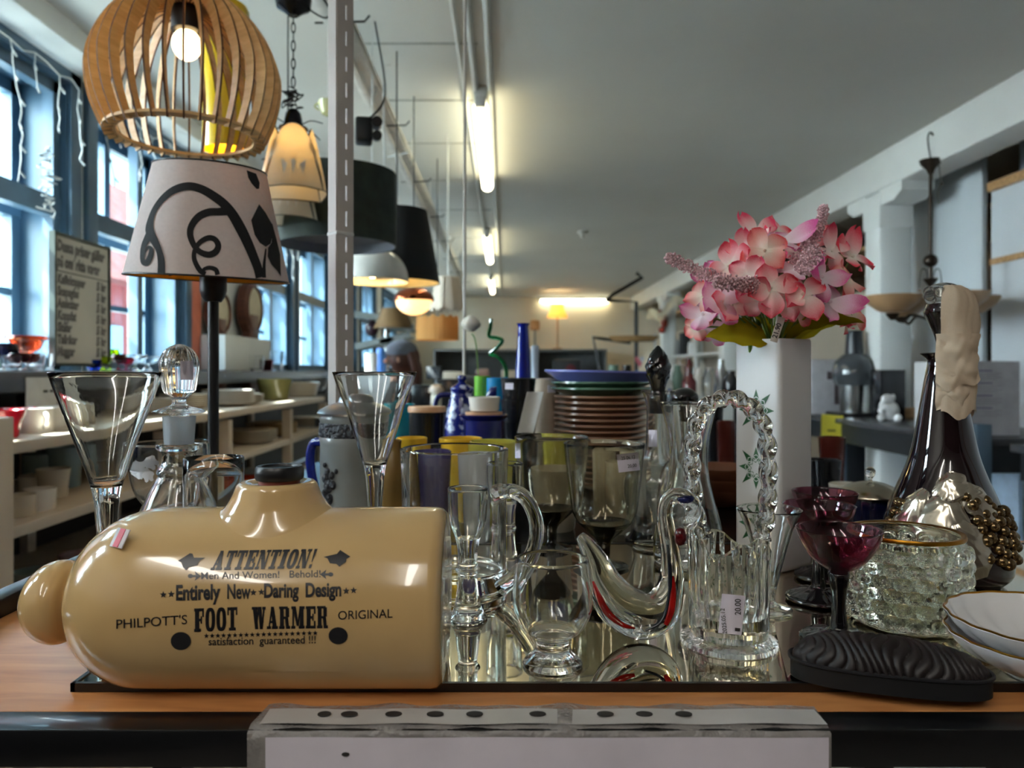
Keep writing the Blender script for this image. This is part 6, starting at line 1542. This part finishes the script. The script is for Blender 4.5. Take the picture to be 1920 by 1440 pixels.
# chandelier
cd_ = 3.72
ch = thing('chandelier', 'bronze rod chandelier with amber glass dishes hanging from the right beam', 'chandelier', (2.145 - .02, cd_, E))
cz = lambda y: (HY - y) * cd_ / F
M_brz = pm('dark_bronze', (52, 42, 34), .35, .7); M_amb = pm('amber_glass_dish', (190, 150, 108), .3, trans=.25, noise=(8, .15))
part(MB().lathe([(0, cz(306)), (.03, cz(305)), (.052, cz(300)), (.045, cz(308)), (.02, cz(318)), (.012, cz(326)), (0, cz(326))], 28), 'canopy', M_brz, ch)
part(MB().tube([(0, 0, cz(322)), (0, 0, cz(600))], .008, 10), 'rod', M_brz, ch)
part(MB().ball((0, 0, cz(489)), .034), 'ball', M_brz, ch)
part(MB().tube(spl([(.005, 0, cz(305)), (-.01, 0, cz(275)), (-.012, 0, cz(255)), (.0, -.0, cz(248)), (.012, 0, cz(254))], 6), .004, 8), 'hook', M_lead, ch)
part(MB().tube(spl([(.04, 0, cz(303)), (.05, 0, cz(335)), (.055, 0, cz(345)), (.035, 0, cz(362)), (.04, 0, cz(380))], 6), .003, 6).ball((.055, 0, cz(345)), .009), 'loose_cable', pm('grey_cable', (90, 86, 80), .6), ch)
part(MB().lathe([(0, cz(530)), (.035, cz(523)), (.012, cz(535)), (.022, cz(560)), (.02, cz(598)), (0, cz(606))], 24), 'centre_column', M_brz, ch)
for k in range(2):
    s = (-1, 1)[k]
    part(MB().tube(spl([(s * .012, 0, cz(530)), (s * .02, 0, cz(508)), (s * .045, 0, cz(506)), (s * .055, 0, cz(530)), (s * .055, 0, cz(540))], 6), .0025, 6), 'crystal_arm', M_lead, ch)
    part(MB().ball((s * .055, 0, cz(550)), .013, (1, 1, 1.7), 10, 8), 'crystal_drop', M_clear, ch)
for k, (dx, dy) in enumerate(((-.22, -.06), (.21, .02), (-.05, .16), (.02, -.2))):
    dsh = part(MB().lathe(vessel([(max(a, .001), b) for a, b in [(.02, cz(590)), (.07, cz(584)), (.115, cz(570)), (.132, cz(557))]], .004, cz(588)), 40), 'glass_dish', M_amb, ch); dsh.location = (dx, dy, 0)
    part(MB().tube(spl([(0, 0, cz(600)), (dx * .5, dy * .5, cz(596) + .012), (dx * .8, dy * .8, cz(604)), (dx, dy, cz(592))], 6), .007, 8), 'arm', M_brz, ch)
    c2 = part(MB().lathe([(0, cz(588)), (.034, cz(590)), (.02, cz(597)), (.008, cz(602)), (0, cz(602))], 24), 'dish_holder', M_brz, ch); c2.location = (dx, dy, 0)
# binders in the niche
for k in range(5):
    solo(MB().box((0, 0, .15), (.24, .05, .30), bev=.003), 'binder', pm(('grey_binder', 'black_binder')[k % 2], ((120, 124, 134), (18, 18, 20))[k % 2], .5), ORDB(k) if False else ('grey binder nearest the board in the high niche', 'black binder beside the first grey one in the high niche', 'second grey binder in the high niche', 'second black binder in the high niche, towards the border', 'last grey binder in the high niche')[k], 'binder', (2.76, 3.80 - k * .065, E + .917), 'binders in the high niche')

# =====================================================================  FAR PART OF THE ROOM
# shelf along the right wall
rsu = thing('right_wall_shelf', 'white shelf rack with household goods far along the right wall', 'shelf', (2.45, 9.4, 0))
for z in (E + .20, E - .12, E - .45): part(MB().box((0, 0, z - .012), (.42, 3.6, .024)), 'shelf_board', M_white, rsu)
for y_ in (-1.78, -.6, .6, 1.78): part(MB().box((-.19, y_, (E + .55) / 2), (.04, .04, E + .55)).box((.19, y_, (E + .55) / 2), (.04, .04, E + .55)), 'upright', M_white, rsu)
def rpx(px, X): return X * F / (px - CX)
def sbox(px, X, z, sz, mat, label, cat, name):
    solo(MB().box((0, 0, sz[2] / 2), sz, bev=.008), name, mat, label, cat, (X, rpx(px, X), z), 'goods on the right wall shelf')
def sjar(px, X, z, r_, h, mat, label, cat, name, neck=.6):
    solo(MB().lathe([(0, 0), (r_ * .9, 0), (r_, h * .2), (r_, h * .65), (r_ * neck, h * .85), (r_ * neck, h), (0, h)], 24), name, mat, label, cat, (X, rpx(px, X), z), 'goods on the right wall shelf')
C_lil = ceramic('lilac_plastic', (150, 136, 176), .5); C_sky = ceramic('sky_plastic', (70, 120, 190), .4); C_gr2 = ceramic('dusty_green', (96, 124, 108), .5)
zA, zB = E + .20, E - .12
sbox(1268, 2.36, zA, (.2, .2, .22), M_grey, 'grey box on the top board of the right wall shelf', 'box', 'storage_box')
sjar(1262, 2.33, zA, .12, .1, C_lil, 'lilac basket in front of the grey box on the right wall shelf', 'basket', 'basket', .95)
sbox(1284, 2.4, zA, (.12, .16, .3), M_dark, 'dark case right of the grey box on the right wall shelf', 'case', 'storage_case')
sjar(1300, 2.4, zA, .07, .16, M_white, 'white canister at the near end of the right wall shelf top', 'canister', 'canister', .9)
for k, (px, r_, h, m_) in enumerate(((1248, .06, .22, C_gr2), (1262, .05, .26, M_clear), (1278, .06, .2, C_beige), (1292, .05, .28, ceramic('wine_glaze', (96, 30, 34))), (1304, .06, .24, C_black), (1316, .05, .22, C_white))):
    sjar(px, 2.34, zB, r_, h, m_, ('dusty green jar first on the lower board of the right wall shelf', 'clear bottle on the lower board of the right wall shelf', 'beige jar on the lower board of the right wall shelf', 'dark red bottle on the lower board of the right wall shelf', 'black jar on the lower board of the right wall shelf', 'white jar nearest on the lower board of the right wall shelf')[k], 'jar', 'jar')
# kitchen goods table in the middle distance (right of the plates)
kt = thing('goods_table', 'grey table crowded with kitchen goods in the middle of the room', 'table', (1.15, 5.4, 0))
part(MB().box((0, 0, E - .20), (1.45, 1.0, .04)), 'table_top', M_grey, kt)
for sx_2 in (-.68, .68):
    for sy_ in (-.45, .45): part(MB().box((sx_2, sy_, (E - .22) / 2), (.05, .05, E - .22)), 'leg', M_dark, kt)
ZK = E - .18
def tjar(px, d, r_, h, mat, label, cat='jar', name='jar', neck=.6):
    solo(MB().lathe([(0, 0), (r_ * .9, 0), (r_, h * .2), (r_, h * .65), (r_ * neck, h * .85), (r_ * neck, h), (0, h)], 24), name, mat, label, cat, (XW(px, d), d, ZK), 'goods on the middle table')
for k, (px, d, r_, h, m_, lb) in enumerate(((1330, 5.2, .05, .20, M_clear, 'clear flask on the middle table left of the white vase'), (1352, 5.3, .04, .26, M_inox, 'steel thermos on the middle table left of the white vase'), (1370, 5.1, .05, .18, C_black, 'black jar on the middle table next to the white vase'), (1250, 5.3, .045, .14, M_clear, 'clear jar on the middle table right of the black stopper'), (1270, 5.5, .04, .22, C_gr2, 'green flask on the middle table right of the black stopper'), (1292, 5.2, .05, .16, ceramic('wine_glaze', (96, 30, 34)), 'wine red jar on the middle table'), (1310, 5.5, .045, .2, C_white, 'white jar on the middle table'), (1150, 5.2, .06, .22, C_gr2, 'dusty green jar on the middle table above the blue platter'), (1175, 5.3, .05, .22, C_black, 'black coffee maker-like jar above the blue platter'), (1130, 5.6, .04, .18, C_black, 'black bottle left of the dusty green jar'), (1100, 5.6, .035, .16, M_clear, 'clear glass left end of the middle table'), (1082, 5.5, .035, .13, M_clear, 'second clear glass at the left end of the middle table'), (1208, 5.2, .05, .12, C_sky, 'pale blue pot behind the black stopper'))):
    tjar(px, d, r_, h, m_, lb)
solo(MB().box((0, 0, .16), (.11, .012, .34)), 'leaning_tray', M_cream, 'cream tray leaning tilted above the blue platter', 'tray', (XW(1192, 5.15), 5.15, ZK - .005), rot=(0, .42, 0))
bkt = thing('blue_bucket', 'sky blue bucket with striped cloths left of the black stopper tip', 'bucket', (XW(1214, 6.0), 6.0, ZK - .02))
part(MB().lathe(vessel([(.07, 0), (.1, .2)], .004, .01), 28), 'bucket_body', C_sky, bkt)
for k in range(4): part(MB().box((-.05 + .04 * k, .01 * k, .24), (.03, .02, .16), rot=Matrix.Rotation(-.6 + .1 * k, 4, 'Y')), 'cloth', pm(('pink_cloth', 'pale_cloth')[k % 2], ((196, 110, 120), (206, 206, 214))[k % 2], .9), bkt)
# black metal rack arms
rk = thing('metal_rack', 'black angled metal rack arms standing before the far wall on the right', 'rack', (XW(1180, 7.6), 7.6, 0))
def RP(px, py, d=7.6): return P(px, py, d) - rk.location
part(MB().tube([Vector((RP(1193, 690).x, 0, 0)), RP(1193, 566), RP(1136, 563)], .02, 8), 'rack_post', M_lb, rk)
part(MB().tube([RP(1138, 563), RP(1150, 552), RP(1205, 520), RP(1193, 512)], .018, 8), 'rack_arm', M_lb, rk)
part(MB().tube([RP(1182, 642), RP(1112, 633), RP(1124, 690), RP(1120, 720)], .02, 8), 'rack_loop', M_lb, rk)
wt = MB().lathe(vessel([(.2, 0), (.24, .03), (.25, .05)], .01, .01), 36, M=Matrix.Diagonal((1, .6, 1, 1)))
solo(wt, 'wicker_tray', pm('wicker', (150, 116, 72), .8, noise=(60, .3), bump=(80, .5)), 'oval wicker tray on top of the black metal rack', 'tray', (XW(1188, 7.5), 7.5, E + (HY - 640) * 7.5 / F))
solo(MB().ball((0, 0, 0), .045).ball((.03, 0, .12), .05, (1, .8, 2)).ball((-.02, 0, .2), .05, (.8, .8, 1.4)), 'hanging_ornament', pm('red_gold_ornament', (150, 50, 36), .35, .3, noise=(12, .5)), 'red and gold ornament hanging on the far right pillar', 'ornament', (2.13, 10.08, E + .55))
# tinsel garland under the beam
rnd = random.Random(12); m = MB()
for k in range(1500):
    t = rnd.random(); y = 6.2 + 4.4 * t; z = E + .98 - .12 * math.sin(t * PI * 3) ** 2 - .1 * t
    c = Vector((2.09 + rnd.gauss(0, .015), y, z)); v = Vector((rnd.gauss(0, .03), rnd.gauss(0, .05), -.04 - abs(rnd.gauss(0, .05))))
    w_ = Vector((.0, .007, .003)); m.faces([c - w_, c + w_, c + v + w_ * .6, c + v - w_ * .6], [[0, 1, 2, 3]])
o = solo(m, 'tinsel_garland', pm('silver_tinsel', (176, 184, 182), .3, .7), 'silver tinsel garland draped along the right beam', 'garland', smooth=0)
# far wall furniture
fc = thing('grey_cabinet', 'long grey open cabinet against the far wall', 'cabinet', (.25, 11.9, 0))
part(MB().box((0, .28, (E + .33) / 2), (2.7, .03, E + .33)).box((0, 0, E + .32), (2.7, .6, .03)).box((0, 0, E - .15), (2.7, .6, .03)).box((-1.335, 0, (E + .33) / 2), (.03, .6, E + .33)).box((1.335, 0, (E + .33) / 2), (.03, .6, E + .33)).box((.2, 0, (E + .33) / 2), (.03, .6, E + .33)), 'cabinet_body', pm('mid_grey_paint', (104, 104, 104), .5), fc)
ml = thing('cream_table_lamp', 'small lamp with a glowing cream shade before the far wall', 'lamp', (XW(1045, 11.7), 11.7, E + .337))
q_ = lambda y: (HY - y) * 11.7 / F - .337
part(MB().lathe([(.165, q_(596)), (.12, q_(584)), (.1, q_(571)), (.097, q_(571)), (.117, q_(584)), (.162, q_(596))], 36, closed=True), 'lamp_shade', translucent('cream_shade_cloth', (236, 208, 150), .6), ml)
part(MB().ball((0, 0, q_(586)), .04), 'light_bulb', bulb_mat('far_lamp_bulb', (255, 226, 170), 30.0), ml)
part(MB().lathe([(0, 0), (.08, 0), (.08, .02), (.016, .03), (.016, q_(584)), (0, q_(584))], 20), 'lamp_foot', M_strip, ml)
rp = thing('round_paddle', 'round orange-brown board on a grey stick beside the cobalt bottle vase', 'paddle', (XW(1003, 11.6), 11.6, E + .337))
q_ = lambda y: (HY - y) * 11.6 / F - .337
part(MB().box((0, 0, q_(610)), (.15, .03, .16), bev=.03), 'paddle_board', pm('orange_brown_board', (176, 120, 70), .6), rp)
part(MB().lathe([(0, 0), (.07, 0), (.07, .02), (.012, .03), (.012, q_(618)), (0, q_(618))], 16), 'stick', M_dark, rp)
mw = thing('dark_radio', 'dark boxy radio on the grey cabinet under the glowing cream lamp', 'radio', (XW(1062, 11.5), 11.5, E - .133))
part(MB().box((0, 0, .15), (.4, .35, .3), bev=.02), 'radio_case', M_dark, mw)
part(MB().lathe([(0, 0), (.08, 0), (.08, .01), (0, .014)], 24, M=Matrix.Translation((.05, -.176, .15)) @ Matrix.Rotation(PI / 2, 4, 'X')), 'dial', pm('dark_red_dial', (90, 26, 34), .4), mw)
for k, (px, w_, h, m_, lb) in enumerate(((815, .22, .2, M_dark, 'dark crate on the grey cabinet left of the white cord'), (850, .3, .12, C_cream, 'flat cream box on the grey cabinet'), (905, .2, .16, ceramic('dusty_rose', (150, 120, 110)), 'dusty rose box on the grey cabinet behind the rose stem'), (955, .25, .14, C_beige, 'beige box on the grey cabinet behind the zigzag stick'))):
    solo(MB().box((0, 0, h / 2), (w_, .3, h), bev=.01), 'cabinet_box', m_, lb, 'box', (XW(px, 11.7), 11.7, E - .133))
# dark middle table on the left with bric-a-brac
dtb = thing('dark_goods_table', 'dark table with black goods in the middle distance left of the coffee pot', 'table', (-.30, 4.6, 0))
part(MB().box((0, 0, E - .29), (1.5, .9, .04)), 'table_top', M_dark, dtb)
for sx_2 in (-.7, .7):
    for sy_ in (-.4, .4): part(MB().box((sx_2, sy_, (E - .31) / 2), (.05, .05, E - .31)), 'leg', M_dark, dtb)
ZD = E - .27
for k, (px, d, w_, h, m_, lb) in enumerate(((842, 4.6, .16, .22, C_black, 'black box on the dark table behind the speckled coffee pot'), (800, 4.8, .18, .18, C_black, 'black box on the dark table behind the wooden lidded canister'), (878, 4.7, .14, .24, M_dark, 'dark grey box on the dark table left of the green stick'), (915, 4.9, .2, .2, C_black, 'black box on the dark table behind the green cup'))):
    solo(MB().box((0, 0, h / 2), (w_, .14, h), bev=.012), 'dark_box', m_, lb, 'box', (XW(px, d), d, ZD), 'black goods on the dark table')
jr = thing('mushroom_jar', 'grey mushroom shaped jar on the dark table beside the black boxes', 'jar', (XW(818, 4.4), 4.4, ZD))
part(MB().lathe([(0, 0), (.03, 0), (.032, .12), (.028, .14), (0, .14)], 24), 'jar_body', C_cream, jr)
part(MB().lathe([(0, .14), (.045, .14), (.046, .16), (.03, .185), (0, .195)], 24), 'jar_lid', C_beige, jr)
# tiered metal stand by the far windows
ts = thing('tiered_stand', 'grey metal display stand with tilted trays before the far left windows', 'stand', (XW(725, 6.4), 6.4, 0))
part(MB().tube([(0, 0, 0), (0, 0, E + .5)], .03, 10), 'stand_pole', M_inox, ts)
for k, (dx, py, w_, tl_) in enumerate(((-.08, 600, .34, .12), (-.08, 648, .32, -.2), (.10, 618, .3, .1), (.1, 640, .26, -.28))):
    tr = part(MB().box((0, 0, 0), (w_, .3, .015)).box((0, -.15, .02), (w_, .01, .05)), 'tray', pm('grey_metal_tray', (130, 136, 134), .3, .5), ts); tr.location = (dx, 0, (HY - py) * 6.4 / F + E); tr.rotation_euler = (0, tl_, 0)
bls = MB().lathe([(.17, 0), (.10, .17), (.095, .17), (.165, 0)], 36, closed=True)
solo(bls, 'brown_lampshade', pm('brown_shade_cloth', (96, 70, 34), .8), 'brown lampshade on top of the tiered metal stand', 'lampshade', (XW(738, 6.3), 6.3, E + .355))
solo(MB().ball((0, 0, .07), .06, (1, 1, 1.2)).ball((0, 0, .14), .03), 'dark_vase', pm('plum_glaze', (50, 30, 40), .2), 'round plum-black vase on the tiered stand', 'vase', (XW(697, 6.4), 6.4, E + .29))
solo(MB().lathe(vessel([(.05, 0), (.06, .1), (.06, .16)], .004, .01), 24), 'white_pail', C_white, 'white pail with red lid below the tiered stand trays', 'pail', (XW(697, 6.0), 6.0, E - .02)); 
solo(MB().lathe(vessel([(.04, 0), (.045, .14), (.03, .2)], .003, .01), 24), 'blue_jar', C_sky, 'sky blue jar beside the white pail at the far left windows', 'jar', (XW(714, 6.0), 6.0, E - .02))
lw_ = thing('low_cupboard', 'low pale cupboard under the far left windows', 'cupboard', (XW(705, 6.05), 6.05, 0))
part(MB().box((0, 0, (E - .022) / 2), (.5, .4, E - .022)), 'cupboard_body', M_grey, lw_)
# ---- person leaning over a table in the distance
pd = 5.15
pd = 5.55
pr = thing('person', 'person with grey cap, auburn hair and black jacket bending forward in the distance', 'person', (XW(785, pd), pd, 0))
def skin(name, verts, edges, radii, mat, parent, sub=2):
    me = bpy.data.meshes.new(name); me.from_pydata(verts, edges, []); o = bpy.data.objects.new(name, me); COL.objects.link(o)
    bm = bmesh.new(); bm.from_mesh(me); l = bm.verts.layers.skin.verify(); bm.verts.ensure_lookup_table()
    for v, r in zip(bm.verts, radii): v[l].radius = r if isinstance(r, tuple) else (r, r); v[l].use_root = (v.index == 0)
    bm.to_mesh(me); bm.free()
    o.modifiers.new('s', 'SKIN').use_smooth_shade = True; sb = o.modifiers.new('ss', 'SUBSURF'); sb.levels = sub; sb.render_levels = sub
    bpy.context.view_layer.update()
    m2 = bpy.data.meshes.new_from_object(o.evaluated_get(bpy.context.evaluated_depsgraph_get())); bpy.data.objects.remove(o)
    for p in m2.polygons: p.use_smooth = True
    m2.materials.clear(); m2.materials.append(mat)
    q = bpy.data.objects.new(name, m2); link(q, parent); return q
M_skin = pm('skin', (190, 140, 116), .5); M_coat = pm('black_jacket', (20, 20, 24), .8); M_trs = pm('pale_trousers', (176, 178, 180), .8)
hz = E + .06
J = [(.02, 0, .88), (-.01, 0, 1.08), (-.06, -.02, 1.26), (-.09, -.03, 1.35), (-.12, -.05, 1.44), (-.13, -.06, 1.52),
     (-.06, .17, 1.26), (-.2, .2, 1.05), (-.38, .14, 1.0), (-.06, -.19, 1.26), (-.2, -.22, 1.04), (-.38, -.16, 1.0), (-.45, .13, 1.0), (-.45, -.15, 1.0),
     (.03, .1, .84), (.02, .1, .46), (.04, .1, .08), (-.1, .11, .03), (.03, -.1, .84), (.0, -.1, .46), (.03, -.1, .08), (-.11, -.11, .03)]
Ed = [(0, 1), (1, 2), (2, 3), (3, 4), (4, 5), (2, 6), (6, 7), (7, 8), (8, 12), (2, 9), (9, 10), (10, 11), (11, 13), (0, 14), (14, 15), (15, 16), (16, 17), (0, 18), (18, 19), (19, 20), (20, 21)]
Rd = [.15, .15, .14, .06, .085, .09, .065, .05, .037, .065, .05, .037, .035, .035, .09, .062, .045, .04, .09, .062, .045, .04]
skin('body', J, Ed, Rd, M_skin, pr)
skin('jacket', [J[i] for i in (0, 1, 2, 6, 7, 8, 9, 10, 11)], [(0, 1), (1, 2), (2, 3), (3, 4), (4, 5), (2, 6), (6, 7), (7, 8)], [.17, .17, .16, .085, .066, .052, .085, .066, .052], M_coat, pr)
skin('trousers', [J[i] for i in (0, 14, 15, 16, 18, 19, 20)], [(0, 1), (1, 2), (2, 3), (0, 4), (4, 5), (5, 6)], [.155, .1, .072, .056, .1, .072, .056], M_trs, pr)
hh = Vector((-.128, -.055, 1.49))
hr = MB().ball(hh + Vector((.03, 0, .0)), .115, (1, .95, 1.1), 18, 12)
for k in range(9): hr.tube(spl([hh + Vector((.08, -.08 + .02 * k, .04)), hh + Vector((.12, -.09 + .0225 * k, -.08)), hh + Vector((.13, -.09 + .0225 * k, -.22))], 4), [.03, .032, .033, .033, .033, .03, .026, .02, .01], 8)
part(hr, 'hair', pm('auburn_hair', (74, 40, 30), .6, noise=(60, .3)), pr, 80)
cpm = MB().lathe([(.118, -.01)] + [(.118 * math.cos(PI / 2 * k / 8), .02 + .085 * math.sin(PI / 2 * k / 8)) for k in range(8)] + [(0, .106)], 28, c=hh + Vector((.01, 0, .035)))
part(cpm, 'cap', pm('grey_wool', (96, 100, 112), .9, noise=(80, .2)), pr, 80)
fcm = MB().ball(hh + Vector((-.105, 0, -.02)), .014, (1.4, 1, 1.2)).ball(hh + Vector((-.085, .033, .005)), .009).ball(hh + Vector((-.085, -.033, .005)), .009).ball(hh + Vector((-.09, 0, -.055)), .012, (.6, 1.8, .5)).ball(hh + Vector((.0, -.098, -.01)), .02, (.7, .4, 1.2))
part(fcm, 'face', M_skin, pr, 80)
